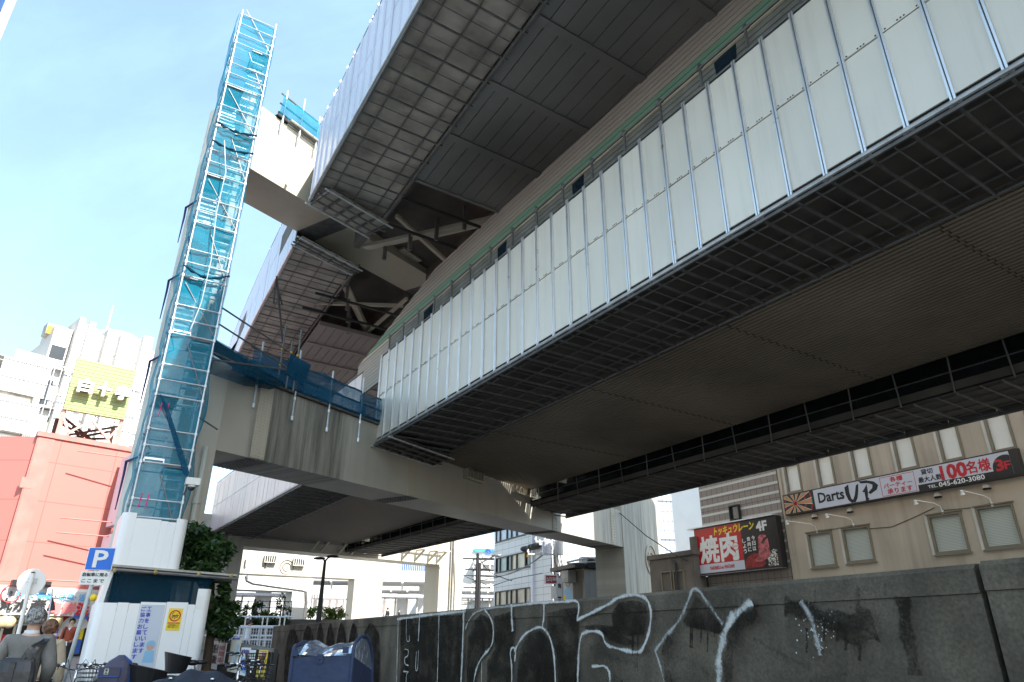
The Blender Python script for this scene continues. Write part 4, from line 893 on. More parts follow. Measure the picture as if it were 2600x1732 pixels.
    stroke([(955, 290), (985, 220), (1040, 190), (1120, 180), (1230, 170)], .07, 'spray_g'); stroke([(1055, 195), (1090, 240), (1100, 310), (1088, 380), (1040, 425), (1005, 500), (990, 640)], .06, 'spray_w'); stroke([(1040, 450), (1036, 640)], .03, 'spray_w')
    fill([(1095, 215), (1190, 190), (1200, 300), (1190, 400), (1180, 640), (1050, 640), (1060, 450), (1100, 390)])
    stroke([(1188, 165), (1190, 240), (1195, 300)], .085, 'spray_w'); stroke([(1190, 640), (1192, 470), (1180, 400), (1200, 375), (1212, 400), (1205, 450)], .05, 'spray_w')
    fill([(1360, 200), (1440, 180), (1520, 170), (1525, 260), (1520, 420), (1515, 640), (1420, 640), (1410, 420), (1360, 290)])
    fill([(1230, 370), (1270, 310), (1330, 290), (1380, 340), (1405, 450), (1410, 640), (1205, 640), (1210, 480)])
    stroke([(1205, 400), (1240, 330), (1290, 290), (1345, 275), (1385, 330), (1405, 420), (1415, 640)], .06, 'spray_w'); stroke([(1352, 165), (1354, 220), (1345, 280)], .055, 'spray_w')
    stroke([(1190, 175), (1260, 165), (1340, 158), (1430, 155), (1522, 145), (1530, 180), (1520, 245)], .055, 'spray_w')
    stroke([(1518, 245), (1600, 205), (1680, 165), (1730, 128), (1810, 115), (1870, 135), (1892, 200), (1885, 290), (1855, 380), (1825, 410), (1740, 390), (1660, 370), (1645, 300), (1570, 300), (1530, 320), (1520, 640)], .06, 'spray_w')
    fill([(1720, 150), (1800, 140), (1860, 160), (1872, 230), (1850, 320), (1760, 330), (1690, 290), (1680, 210)])
    fill([(1520, 275), (1600, 262), (1700, 275), (1760, 330), (1820, 360), (1760, 380), (1670, 345), (1640, 285), (1560, 290)])
    stroke([(1595, 475), (1690, 470), (1680, 640)], .055, 'spray_w')
    stroke([(1910, 400), (1960, 330), (2040, 240), (2080, 140), (2100, 85), (2130, 95), (2180, 170), (2250, 265)], .075, 'spray_g'); stroke([(1912, 395), (1935, 460), (1960, 560)], .05, 'spray_g')
    fill([(2105, 115), (2160, 170), (2240, 270), (2250, 330), (2170, 300), (2060, 280), (2040, 250), (2080, 180)]); stroke([(1990, 330), (1960, 400), (1975, 500), (1990, 640)], .12, 'spray_k')
    stroke([(2235, 640), (2230, 480), (2240, 380), (2270, 280), (2320, 210), (2400, 160)], .13, 'spray_w'); stroke([(2285, 640), (2275, 480), (2290, 360), (2330, 260), (2420, 200)], .14, 'spray_k')
    stroke([(2560, 170), (2640, 190), (2760, 240), (2900, 260), (3000, 225)], .16, 'spray_k'); stroke([(2640, 150), (2690, 220), (2720, 330), (2740, 420)], .09, 'spray_g'); stroke([(2820, 300), (2900, 330), (3020, 300)], .14, 'spray_k'); stroke([(3150, 130), (3170, 300), (3220, 520)], .12, 'spray_k')
    rnd = random.Random(21)
    for _ in range(26):      # drips
        x, y = rnd.choice(((rnd.uniform(620,940),600),(rnd.uniform(1060,1180),rnd.uniform(420,560)),(rnd.uniform(1220,1400),rnd.uniform(430,560)),(rnd.uniform(1420,1515),rnd.uniform(430,560)),(rnd.uniform(1700,1850),rnd.uniform(300,345)),(rnd.uniform(2060,2230),rnd.uniform(270,300)),(rnd.uniform(2600,2950),rnd.uniform(250,330))))
        l = rnd.uniform(40, 130); stroke([(x, y-30), (x+1, y+l*.4), (x-1, y+l)], rnd.uniform(.02,.035), 'spray_k', 'paint_drip')
    for _ in range(14):
        x = rnd.uniform(560, 3300); y = 175-(x-1500)*.075+rnd.uniform(0,30); stroke([(x, y), (x+2, y+rnd.uniform(60,120)), (x-2, y+rnd.uniform(140,260))], rnd.uniform(.06,.16), 'spray_s', 'water_stain')
    for pts in ([(560,330),(600,400),(590,500)], [(1600,380),(1700,430),(1840,470)], [(1620,560),(1760,540),(1860,600)], [(2000,420),(2120,450),(2200,520)], [(2420,330),(2520,400),(2700,480)], [(2500,520),(2700,560),(2900,500)], [(2900,170),(3000,260),(3120,330)]): stroke(pts, rnd.uniform(.16,.3), 'spray_s', 'smudge')
    mb = MB()
    for _ in range(70):
        p = W.w(*g(rnd.gauss(2700,55), rnd.gauss(290,75)))+W.n*.06; r = rnd.uniform(.002,.006); mb.prism([p-W.n*.03+W.e*(r*cos(k*pi/3))+Z*(r*sin(k*pi/3)*1.2) for k in range(6)], W.n*.001)
    mb.build('paint_spatter', M['paper'], root)
wall()
# ================================================================== buildings on the right bank
FB = Plane(14.9, 31, -30.4)
M['stucco'] = mat('stucco_beige', (.50,.425,.34), .85, 0, .12, .5, streak=.35, streak_scale=1.4, streak_col=(.14,.11,.08), bump=.15, bscale=40)
M['frame_br'] = mat('window_frame_brown', (.22,.19,.14), .5, .2); M['frame_lt'] = mat('window_trim_pale', (.55,.53,.48), .5)
M['blind'] = mat('white_roller_blind', (.80,.80,.76), .12, 0, .06, .8)
def slat_mat():
    m = grid_mat('venetian_blind', (.52,.55,.5), (.25,.28,.26), 99, .055, .014, .4, ax=FB.e, var=.08); return m
M['slats'] = slat_mat()
def fbox(mb, F, a0, a1, z0, z1, o0, o1):
    """box on facade F between offsets o0..o1 towards the viewer"""
    mb.hexa([F.p(a0,z0,o0), F.p(a1,z0,o0), F.p(a1,z0,o1), F.p(a0,z0,o1), F.p(a0,z1,o0), F.p(a1,z1,o0), F.p(a1,z1,o1), F.p(a0,z1,o1)])
    return mb
def window(F, par, a0, a1, z0, z1, pane, frame, trim=None, fw=.09, rec=-.12, mull=()):
    mb = MB()
    for q in ((a0, a0+fw, z0, z1), (a1-fw, a1, z0, z1), (a0+fw, a1-fw, z0, z0+fw), (a0+fw, a1-fw, z1-fw, z1)): fbox(mb, F, *q, rec, rec+.17)
    for x in mull: fbox(mb, F, x-fw*.35, x+fw*.35, z0+fw, z1-fw, rec+.02, rec+.15)
    wn = mb.build('window', frame, par)
    mb = MB(); fbox(mb, F, a0+fw*.8, a1-fw*.8, z0+fw*.8, z1-fw*.8, rec-.02, rec+.04); mb.build('pane', pane, wn)
    mb = MB(); fbox(mb, F, a0-.05, a1+.05, z0-.06, z0-.003, rec, .09); mb.build('sill', frame, wn)
    if trim:
        mb = MB(); fbox(mb, F, a0-.11, a0-.003, z0-.02, z1+.02, 0, .05); mb.build('trim', trim, wn)
        mb = MB(); fbox(mb, F, a0-.05, a1+.05, z1+.003, z1+.05, 0, .09); mb.build('hood', M['frame_br'], wn)
    return wn
def wall_holes(F, par, a0, a1, z0, z1, holes, m, th=.3, name='wall'):
    """one wall with real openings"""
    xs = sorted(set([a0, a1]+[h[0] for h in holes]+[h[1] for h in holes])); zs = sorted(set([z0, z1]+[h[2] for h in holes]+[h[3] for h in holes]))
    mb = MB()
    for i in range(len(xs)-1):
        for j in range(len(zs)-1):
            cx, cz = (xs[i]+xs[i+1])/2, (zs[j]+zs[j+1])/2
            if any(h[0] < cx < h[1] and h[2] < cz < h[3] for h in holes): continue
            mb.quad(F.p(xs[i],zs[j]), F.p(xs[i+1],zs[j]), F.p(xs[i+1],zs[j+1]), F.p(xs[i],zs[j+1]))
    for h in holes:
        a, b, c, d = h
        for q in ((a,c,b,c),(b,c,b,d),(b,d,a,d),(a,d,a,c)): mb.quad(F.p(q[0],q[1]), F.p(q[2],q[3]), F.p(q[2],q[3],-th), F.p(q[0],q[1],-th))
    for (q0, q1) in (((a0,z0),(a0,z1)), ((a1,z0),(a1,z1)), ((a0,z1),(a1,z1))): mb.quad(F.p(*q0), F.p(*q1), F.p(*q1,-9), F.p(*q0,-9))
    mb.quad(F.p(a0,z0,-9), F.p(a1,z0,-9), F.p(a1,z1,-9), F.p(a0,z1,-9))
    return mb.build(name, m, par, fixn=False)
def darts():
    root = thing('stucco_building', FB.p(3, 0, -4), 'beige stuccoed building with white blinds, the darts sign across its front, at lower right', 'building')
    up = [(-2.85,-1.97,8.12,9.53), (-1.03,-.16,8.09,9.58), (.8,1.7,8.11,9.63), (2.81,3.7,8.12,9.62), (4.67,5.53,8.11,9.64), (6.52,7.38,8.09,9.65), (8.5,9.36,8.1,9.64), (10.4,11.25,8.1,9.64)]
    lo = [(-2.16,-.85,4.63,6.18), (-.35,1.0,4.68,6.17), (3.53,4.86,4.68,6.19), (5.38,6.7,4.69,6.23), (8.6,9.9,4.69,6.2)]
    wall_holes(FB, root, -3.3, 16, -.5, 16, up+lo, M['stucco'])
    for h in up: window(FB, root, *h, M['blind'], M['frame_br'], M['frame_lt'])
    for h in lo: window(FB, root, *h, M['slats'], M['frame_br'], M['frame_lt'])
    mb = MB(); fbox(mb, FB, -3.22, -3.1, 4, 14, .003, .06); mb.build('downpipe', M['stucco'], root)
    mb = MB(); mb.tube([FB.p(8.0, 8.6, .12), FB.p(8.05, 16, .12)], .06, 6); mb.build('rust_pipe', M['rust'], root)
    for k, (a, z) in enumerate(((-1.57,6.91),(.26,6.91),(4.15,6.93),(6.0,6.94))):
        mb = MB(); fbox(mb, FB, a-.19, a+.19, z-.22, z+.14, .003, .015); v = mb.build('vent_plate', M['stucco'], root)
        mb = MB(); n = 10
        c = FB.p(a, z-.03, .015); mb2 = MB()
        for i in range(5):
            for j in range(n):
                def q(i, j): ph = pi/2*i/5; t = pi*j/n; return c+FB.e*(.15*cos(t)*cos(ph*.9))+FB.n*(.16*cos(ph*.9)*sin(t))+Z*(-.05+.18*sin(ph))
                mb.quad(q(i,j), q(i,j+1), q(i+1,j+1), q(i+1,j))
        mb.build('vent_hood', M['frame_lt'], v, True)
        mb = MB(); mb.prism([c-Z*.05+FB.e*(.145*cos(pi*j/n))+FB.n*(.155*sin(pi*j/n)) for j in range(n+1)], -Z*.05); mb.build('vent_mouth', M['black'], v)
    # cables hung between the sign lamps
    mb = MB()
    for pts in ([(-1.57,6.25),(-.6,6.2),(.3,6.25)], [(.3,6.2),(1.0,6.0),(2.0,5.95),(3.0,6.2),(3.9,6.45)], [(4.19,6.3),(5.2,6.25),(6.0,6.3)]):
        mb.tube([FB.p(a, z, .02) for a, z in pts], .012, 5)
    mb.build('cable', M['dark'], root)
darts()
for k, (a, b) in enumerate((((-2.57,6.73),(-1.57,6.29)), ((-.42,6.74),(.3,6.32)), ((3.63,6.70),(4.19,6.33)), ((5.45,6.77),(6.03,6.33)))):
    lab = ['leftmost white gooseneck lamp under the darts sign, below the dartboard', 'second white gooseneck lamp under the darts sign, above the second blind window from the left', 'third white gooseneck lamp under the darts sign, above the slatted window right of the cables', 'rightmost white gooseneck lamp under the darts sign'][k]
    root = thing('sign_lamp', FB.p(b[0], b[1], .05), lab, 'lamp', 'gooseneck lamps under the darts sign')
    mb = MB(); mb.tube([FB.p(b[0], b[1]-.1, .06), FB.p(b[0], b[1]+.12, .1), FB.p(b[0]-.1, b[1]+.24, .3), FB.p(a[0], a[1]+.02, .75)], .018, 6); mb.build('arm', M['white'], root)
    mb = MB(); d = (Z*-.9+FB.n*-.35).normalized(); mb.lathe(FB.p(a[0]-.02, a[1]+.03, .76), [(.045,0),(.05,.1),(.075,.15),(.08,.17)], 10, d); mb.build('lamp_head', M['white'], root)
    mb = MB(); mb.tube([FB.p(b[0], b[1]-.16, .04), FB.p(b[0], b[1]-.02, .04)], .04, 6); mb.build('base', M['white'], root)
def darts_sign():
    root = thing('darts_sign', FB.p(2.1, 7.1, .1), 'long black framed darts bar sign with a dartboard, on the beige building', 'shop sign')
    z0, z1, a0, a1 = 7.08, 8.05, -2.97, 7.31
    mb = MB(); fbox(mb, FB, a0, a1+.12, z0, z1, .005, .28); mb.build('case', M['blackp'], root)
    o = FB.p(0, 0, .285); ex = FB.e
    mb = MB(); fbox(mb, FB, -1.25, 7.15, z0+.05, z1-.05, .28, .286); mb.build('face', M['signgrey'], root)
    O2 = FB.p(0, 0, .290)
    # dartboard, cut off by the frame
    cx, cz, Rr = -2.3, 7.56, .98
    def clip(pts, lo=(a0+.05, z0+.06), hi=(-.9, z1-.06)):
        def cut(ps, f, g):
            out = []
            for i in range(len(ps)):
                p, q = ps[i], ps[(i+1) % len(ps)]
                if f(p): out.append(p)
                if f(p) != f(q): out.append(g(p, q))
            return out
        for ax, v, sg in ((0, lo[0], 1), (0, hi[0], -1), (1, lo[1], 1), (1, hi[1], -1)):
            if not pts: break
            f = lambda p: sg*(p[ax]-v) >= 0
            def g(p, q, ax=ax, v=v): t = (v-p[ax])/(q[ax]-p[ax]); return (p[0]+(q[0]-p[0])*t, p[1]+(q[1]-p[1])*t)
            pts = cut(pts, f, g)
        return pts
    def sect(r0, r1, t0, t1, n=4): return [(cx+r1*cos(t0+(t1-t0)*k/n), cz+r1*sin(t0+(t1-t0)*k/n)) for k in range(n+1)]+[(cx+r0*cos(t1-(t1-t0)*k/n), cz+r0*sin(t1-(t1-t0)*k/n)) for k in range(n+1)]
    def poly(list_, m, name, off):
        mb = MB()
        for p in list_:
            p = clip(p)
            if len(p) > 2: mb.prism([FB.p(x, z, off) for x, z in p], FB.n*.001)
        if mb.f: mb.build(name, m, root)
    S = 2*pi/20
    poly([sect(0, 1.24, k*S, (k+1)*S) for k in range(20)], M['blackp'], 'board_ground', .284)
    poly([sect(.09, .93, (k-.5)*S, (k+.5)*S) for k in range(0, 20, 2)], M['cork'], 'board_wedges', .2875)
    poly([sect(.56, .60, (k-.5)*S, (k+.5)*S) for k in range(0, 20, 2)]+[sect(.90, .94, (k-.5)*S, (k+.5)*S) for k in range(0, 20, 2)], M['teal'], 'green_rings', .2890)
    poly([sect(.56, .60, (k-.5)*S, (k+.5)*S) for k in range(1, 20, 2)]+[sect(.90, .94, (k-.5)*S, (k+.5)*S) for k in range(1, 20, 2)]+[sect(.07, .115, k*S, (k+1)*S) for k in range(20)], M['inkred'], 'red_rings', .2890)
    poly([sect(.1, .94, (k+.5)*S-.006/.5, (k+.5)*S+.006/.5, 1) for k in range(20)], M['paper'], 'wires', .2905)
    poly([sect(0, .04, k*S, (k+1)*S) for k in range(20)], M['blackp'], 'bull', .291)
    text('Darts', -1.02, 7.38, .28, 7.82, O2, ex, Z, M['ink'], root, bold=.022)
    # brush lettering UP
    def brush(pts, m): mb = MB(); mb.prism([FB.p(x, z, .288) for x, z in pts], FB.n*.003); mb.build('brush_letter', m, root)
    brush([(.37,7.85),(.58,7.95),(.56,7.6),(.60,7.32),(.68,7.26),(.80,7.45),(.93,7.84),(1.06,7.90),(1.0,7.6),(.90,7.3),(.78,7.14),(.58,7.14),(.45,7.28),(.37,7.55)], M['ink'])
    brush([(1.08,7.99),(1.45,7.97),(1.78,7.86),(1.95,7.68),(1.85,7.5),(1.52,7.36),(1.44,7.44),(1.66,7.6),(1.70,7.74),(1.5,7.84),(1.18,7.88)], M['ink'])
    brush([(1.28,7.62),(1.44,7.80),(1.43,7.45),(1.38,7.25),(1.45,7.18),(1.36,7.12),(1.26,7.12),(1.27,7.3),(1.27,7.48),(1.17,7.52)], M['ink'])
    mb = MB()
    for q in ((2.05,3.55,7.93,7.95),(2.05,3.55,7.16,7.18),(2.05,2.07,7.18,7.93),(3.53,3.55,7.18,7.93)): fbox(mb, FB, *q, .286, .289)
    mb.build('red_border', M['inkred'], root)
    text('各種', 2.5, 7.70, 3.05, 7.90, O2, ex, Z, M['inkred'], root, bold=.018); text('パーティー', 2.18, 7.47, 3.42, 7.66, O2, ex, Z, M['inkred'], root, bold=.018); text('承ります', 2.3, 7.22, 3.38, 7.43, O2, ex, Z, M['inkred'], root, bold=.018)
    text('貸切', 3.85, 7.74, 4.32, 7.95, O2, ex, Z, M['ink'], root, bold=.018); text('最大人数', 3.68, 7.44, 4.62, 7.66, O2, ex, Z, M['ink'], root, bold=.018)
    mb = MB(); fbox(mb, FB, 3.62, 7.15, z0+.05, 7.37, .287, .2885); mb.build('phone_band', M['blackp'], root)
    text('TEL.', 4.0, 7.17, 4.38, 7.28, O2, ex, Z, M['paper'], root, bold=.01); text('045-620-3080', 4.44, 7.15, 6.15, 7.33, O2, ex, Z, M['paper'], root, bold=.018)
    text('100', 4.62, 7.40, 5.58, 7.93, O2, ex, Z, M['inkred'], root, bold=.035); text('名様', 5.60, 7.44, 6.45, 7.90, O2, ex, Z, M['inkred'], root, bold=.022)
    mb = MB(); mb.prism([FB.p(max(6.5, min(7.15, 6.97+.47*cos(2*pi*k/40))), max(z0+.06, min(z1-.06, 7.43+.47*sin(2*pi*k/40))), .289) for k in range(40)], FB.n*.001); mb.build('floor_disc', M['blackp'], root)
    o3 = FB.p(0, 0, .292); text('3', 6.62, 7.35, 6.88, 7.75, o3, ex, Z, M['inkred'], root, bold=.025); text('F', 6.92, 7.37, 7.12, 7.65, o3, ex, Z, M['inkred'], root, bold=.025)
M['cork'] = mat('board_tan', (.52,.25,.10), .6); M['teal'] = mat('board_teal', (.06,.28,.26), .5)
darts_sign()
M['weathered'] = mat('weathered_wall', (.15,.13,.115), .9, 0, .3, .8, streak=.7, streak_scale=1.5, streak_col=(.035,.03,.028), bump=.3)
# ---- brown tiled building with the grill sign
M['tile_br'] = grid_mat('brown_tile', (.26,.215,.185), (.07,.06,.055), .38, .62, .022, .55, ax=FB.e, var=.1); M['tile_wh'] = grid_mat('white_tile', (.62,.62,.58), (.3,.29,.27), .1, .62, .016, .4, ax=FB.e)
def tiled():
    root = thing('brown_tiled_building', FB.p(-6, 0, -4), 'brown tiled building with pale tile bands, between the dark weathered house and the beige building', 'building')
    mb = MB(); mb.hexa([FB.p(-8.7,-.5,-9), FB.p(-3.36,-.5,-9), FB.p(-3.36,-.5,-.02), FB.p(-8.7,-.5,-.02), FB.p(-8.7,22,-9), FB.p(-3.36,22,-9), FB.p(-3.36,22,-.02), FB.p(-8.7,22,-.02)]); mb.build('wall', M['tile_br'], root)
    mb = MB(); fbox(mb, FB, -10.2, -8.72, -.5, 4.75, -3, -.3); mb.build('gap_filler', M['weathered'], root)  # dark box added to close the bright gap beside the house
    z = 5.0
    k = 0
    while z < 20:
        mb = MB(); fbox(mb, FB, -8.71, -3.36, z, z+.12, -.02, -.012); mb.build('tile_band', M['tile_wh'], root); z += .47; k += 1
    window(FB, root, -6.55, -5.9, 7.35, 8.1, M['glass'], M['dark'], fw=.05, rec=-.005)
tiled()
def grill_sign():
    root = thing('grill_sign', FB.p(-6.2, 4.8, .2), 'large red, white and black grilled beef restaurant sign on the brown tiled building', 'shop sign')
    a0, a1, z0, z1 = -8.87, -3.5, 4.82, 7.13
    mb = MB(); fbox(mb, FB, a0, a1+.12, z0-.05, z1+.03, .12, .50); mb.build('case', M['blackp'], root)
    mb = MB(); fbox(mb, FB, a0-.4, a1+.05, z1+.035, z1+.09, .2, .62); mb.build('top_rail', M['pipe_light'], root); mb = MB(); fbox(mb, FB, a0-.2, a1+.1, z0-.10, z0-.055, .2, .58); mb.build('bottom_rail', M['pipe'], root)
    sp = -5.62
    def pa(x0, x1, y0, y1, m, nm, off): mb = MB(); fbox(mb, FB, x0, x1, y0, y1, .5, off); mb.build(nm, m, root)
    pa(a0+.06, sp, 5.28, z1-.03, M['signred'], 'red_field', .506); pa(a0+.06, sp, z0+.02, 5.277, M['signgrey'], 'white_band', .506); pa(sp+.003, a1-.02, z0+.02, z1-.03, M['blackp'], 'black_field', .506)
    O2 = FB.p(0, 0, .51); ex = FB.e
    text('トッキュウレーン', a0+.25, 6.66, -6.0, 7.06, O2, ex, (Z+ex*.18), M['yellow'], root, bold=.04)
    text('焼肉', a0+.35, 5.35, -5.95, 6.66, O2, ex, Z, M['paper'], root, bold=.03)
    text('YAKINIKU no WATAMI', a0+.9, 4.97, -6.3, 5.14, O2, ex, Z, M['inkred'], root, bold=.03)
    text('4F', -4.6, 6.55, -3.98, 6.98, O2, ex, Z, M['paper'], root, bold=.04)
    for k, (s_, top) in enumerate((('今日は', 6.38), ('焼肉に', 6.36), ('しよう', 6.3))):
        for j, ch in enumerate(s_): text(ch, -4.98-.30*k, top-.22-.25*j, -4.78-.30*k, top-.02-.25*j, O2, ex, Z, M['paper'], root, 'character', .02)
    def blob(pts, m, nm, off): mb = MB(); mb.prism([FB.p(x, z, off) for x, z in pts], FB.n*.002); mb.build(nm, m, root)
    rnd = random.Random(5)
    mb = MB()
    for _ in range(260):
        x, z = rnd.uniform(-4.15, -3.56), rnd.uniform(4.86, 5.6); r = rnd.uniform(.012, .03)
        if z < 5.6-abs(x+3.7)*.15: mb.m = 1 if rnd.random() < .5 else 0; mb.box(FB.p(x, z, .509+rnd.random()*.004), r, .001, r, ex, FB.n)
    mb.build('rice_print', [M['paper'], M['frame_br']], root)
    blob([(sp+.05,5.2),(-5.3,5.42),(-4.95,5.55),(-4.7,5.5),(-4.4,5.3),(-4.3,5.0),(-4.5,4.86),(sp+.05,4.86)], M['meat_dk'], 'beef_slices_print', .510)
    blob([(-4.68,5.35),(-4.62,5.9),(-4.58,6.25),(-4.45,6.36),(-4.15,6.33),(-4.02,6.2),(-3.98,5.8),(-3.98,5.45),(-4.1,5.25),(-4.6,5.1),(-4.95,5.15),(-4.9,5.25)], M['meat'], 'beef_print', .514)
    blob([(-4.42,5.98),(-4.3,6.13),(-3.75,6.42),(-3.7,6.36),(-4.2,6.05)], M['dark'], 'chopstick_print', .518)
    mb = MB(); c = FB.p(-6.05, 5.98, .515); mb.lathe(c, [(.2, 0), (.2, .003)], 20, FB.n); mb.m = 1; mb.lathe(c+FB.n*.003, [(.17, 0), (.17, .002)], 20, FB.n); mb.build('seal_emblem', [M['inkred'], M['paper']], root)
    text('焼肉の和', -6.19, 5.94, -5.91, 6.02, FB.p(0,0,.522), ex, Z, M['inkred'], root)
M['signred'] = mat('sign_red', (.50,.012,.018), .4, 0, .05); M['meat_dk'] = mat('beef_dark', (.25,.02,.02), .5, 0, .6, 7)
M['meat'] = mat('beef_marbled', (.42,.10,.11), .5, 0, .75, 6)
grill_sign()
# ---- dark weathered house
FW = Plane(9.9, 37.76, -30.4)
def weathered():
    a0, z1 = FW.c(1648, 1412); a1, _ = FW.c(1760, 1400); a1 -= 1
    root = thing('weathered_house', FW.p((a0+a1)/2, 0, -3), 'dark weathered concrete house with two brown windows, left of the grill sign', 'house')
    mb = MB(); mb.hexa([FW.p(a0,-.3,-.75), FW.p(a1+1,-.3,-.75), FW.p(a1+1,-.3), FW.p(a0,-.3), FW.p(a0,z1-.25,-.75), FW.p(a1+1,z1-.25,-.75), FW.p(a1+1,z1-.25), FW.p(a0,z1-.25)]); mb.build('wall', M['weathered'], root)
    mb = MB(); mb.hexa([FW.p(a0-.1,z1-.247,-.78), FW.p(a1+1.1,z1-.247,-.78), FW.p(a1+1.1,z1-.247,.1), FW.p(a0-.1,z1-.247,.1), FW.p(a0-.1,z1,-.78), FW.p(a1+1.1,z1,-.78), FW.p(a1+1.1,z1,.1), FW.p(a0-.1,z1,.1)]); mb.build('roof_edge', M['weathered'], root)
    for x0, x1 in ((1683, 1706), (1714, 1738)):
        p0, p1 = FW.c(x0, 1490), FW.c(x1, 1449 if x0 < 1700 else 1446)
        window(FW, root, p0[0], p1[0], p0[1]-.6, p1[1], M['frame_br'], M['frame_br'], fw=.07, rec=-.08)
    mb = MB(); mb.tube([FW.p(a1-.6, z1-.4, .1), FW.p(a1-.3, z1-.6, .12), FW.p(a1-.28, 0, .12)], .07, 7); mb.build('downpipe', M['dark'], root)
    mb = MB(); p = FW.c(1772, 1375); mb.hexa([FW.p(a1+.6,z1-.1,-.6), FW.p(a1+1,z1-.1,-.6), FW.p(a1+1,z1-.1,-.2), FW.p(a1+.6,z1-.1,-.2), FW.p(a1+.6,z1+.7,-.6), FW.p(a1+1,z1+.7,-.6), FW.p(a1+1,z1+.7,-.2), FW.p(a1+.6,z1+.7,-.2)]); mb.build('chimney', M['weathered'], root)
weathered()
# ---- tower blocks behind the right bank
def block(name, F, x0, x1, ytop, m, label, cat='building', dep=14, group=None, base=-.5, xt=None):
    a0, a1 = F.c(x0, ytop)[0], F.c(x1, ytop)[0]; z1 = max(F.c(x0, ytop)[1], F.c(x1, ytop)[1])
    root = thing(name, F.p((a0+a1)/2, 0, -dep/2), label, cat, group)
    mb = MB(); mb.hexa([F.p(a0,base,-dep), F.p(a1,base,-dep), F.p(a1,base), F.p(a0,base), F.p(a0,z1,-dep), F.p(a1,z1,-dep), F.p(a1,z1), F.p(a0,z1)]); mb.build('wall', m, root)
    return root, a0, a1, z1
FC = Plane(*atY(1620, 1400, 92).xy, 80)
M['curtain'] = grid_mat('curtain_wall', (.42,.47,.58), (.12,.13,.17), .62, 1.25, .09, .12, ax=FC.e, spec=.9, var=.12)
r_, a0, a1, z1 = block('glass_office_tower', FC, 1618, 1722, 1000, M['curtain'], 'pale blue glass curtain wall office tower behind the right pier column', dep=20)
for k in range(12):
    mb = MB(); zz = 4+k*5; fbox(mb, FC, a0, a1, zz, zz+.25, .003, .12); mb.build('spandrel', M['frame_lt'], r_)
FD = Plane(*atY(1720, 1400, 70).xy, -10)
r_, a0, a1, z1 = block('dark_sign_tower', FD, 1726, 1742, 1000, M['dark'], 'narrow dark building edge carrying a vertical row of white letters', dep=6)
for k, ch in enumerate('IHOQHI'):
    zz = FD.c(1733, 1240+k*32)[1]; text(ch, (a0+a1)/2-.45, zz-.9, (a0+a1)/2+.45, zz+.3, FD.p(0,0,.02), FD.e, Z, M['paper'], r_, bold=.03)
mb = MB(); zz = 3
while zz < 45: fbox(mb, FD, a0, a1, zz, zz+.12, .003, .05); zz += .35
mb.build('fins', M['frame_br'], r_)
FE = Plane(*atY(1760, 1400, 62).xy, 40)
block('white_slab_building', FE, 1741, 1795, 900, M['white'], 'tall plain white building edge between the letter tower and the brown tiles', dep=3)
# ---- white tiled offices seen below the crossbeam
FT = Plane(*atY(1257, 1450, 78).xy, -26)
M['tile_off'] = grid_mat('office_tile', (.56,.56,.57), (.27,.27,.29), 1.5, .62, .05, .4, ax=FT.e, var=.05)
def office():
    a0, zt = FT.c(1256, 1300); a1 = FT.c(1400, 1300)[0]
    root = thing('tiled_office', FT.p((a0+a1)/2, 0, -5), 'white tiled office block with three bands of dark framed windows', 'building')
    bands = []
    for (x0, y0, y1, xr, yr0) in ((1258.5, 1419, 1456.5, 1346.5, 1395.5), (1257, 1503.5, 1540, 1346.5, 1489), (1259, 1338, 1379, 1346, 1310)):
        b0 = FT.c(x0, y0); b1 = FT.c(xr, yr0); bb = FT.c(x0, y1); bands.append((b0[0], b1[0], bb[1], (b0[1]+b1[1])/2))
    wall_holes(FT, root, a0, a1, -.3, zt, bands, M['tile_off'], .25)
    pcs = [M['glass'], M['officepale'], M['glass'], M['officecream'], M['officecream'], M['glass']]; fr = (0, .13, .34, .47, .62, .86, 1)
    for bi, (x0, x1, z0, z1) in enumerate(bands):
        for k in range(6):
            u0, u1 = x0+(x1-x0)*fr[k], x0+(x1-x0)*fr[k+1]
            window(FT, root, u0+.01, u1-.01, z0+.02, z1-.02, pcs[k] if bi == 0 else (M['officecream'] if bi == 1 else M['officesky']), M['dark'], fw=.09, rec=-.15)
    mb = MB(); z0, z1 = bands[0][2]+1.0, bands[0][3]-.3; u1 = bands[0][1]; fbox(mb, FT, u1-1.3, u1-.25, z0, z1, -.09, -.085); mb.build('orange_poster', M['orange'], root)
    for px, py in ((1346, 1395), (1363, 1390), (1371, 1388)):
        p = FT.w(px, py); mb = MB(); mb.sphere(p+FT.n*.5, .55, .5, .3, 10, 6); mb.build('exhaust_hood', M['dark'], root)
    p = FT.c(1355, 1450)[0]; mb = MB(); fbox(mb, FT, p-.12, p+.12, 0, zt, .003, .2); mb.build('downpipe', M['signgrey'], root)
M['officepale'] = mat('frosted_pane', (.38,.47,.44), .4); M['officecream'] = mat('lit_room_pane', (.55,.48,.36), .3, 0, .3, .6); M['officesky'] = mat('sky_pane', (.45,.52,.62), .2); M['orange'] = mat('orange_poster', (.8,.33,.02), .5)
office()
FG = Plane(*atY(1380, 1450, 84).xy, -26)
M['tile_dk'] = grid_mat('grey_tile_offices', (.33,.32,.31), (.17,.17,.17), 1.0, 1.0, .07, .5, ax=FG.e)
block('grey_tiled_building', FG, 1396, 1470, 1300, M['tile_dk'], 'grey tiled building wall behind the pole transformer', dep=8)
FH = Plane(*atY(1450, 1450, 74).xy, 80)
r_, a0, a1, z1 = block('roof_billboard', FH, 1440, 1540, 1330, M['frame_lt'], 'pale rear of a rooftop billboard braced with white struts, above the dark shack', 'billboard', dep=.5, base=FH.c(1490, 1423)[1])
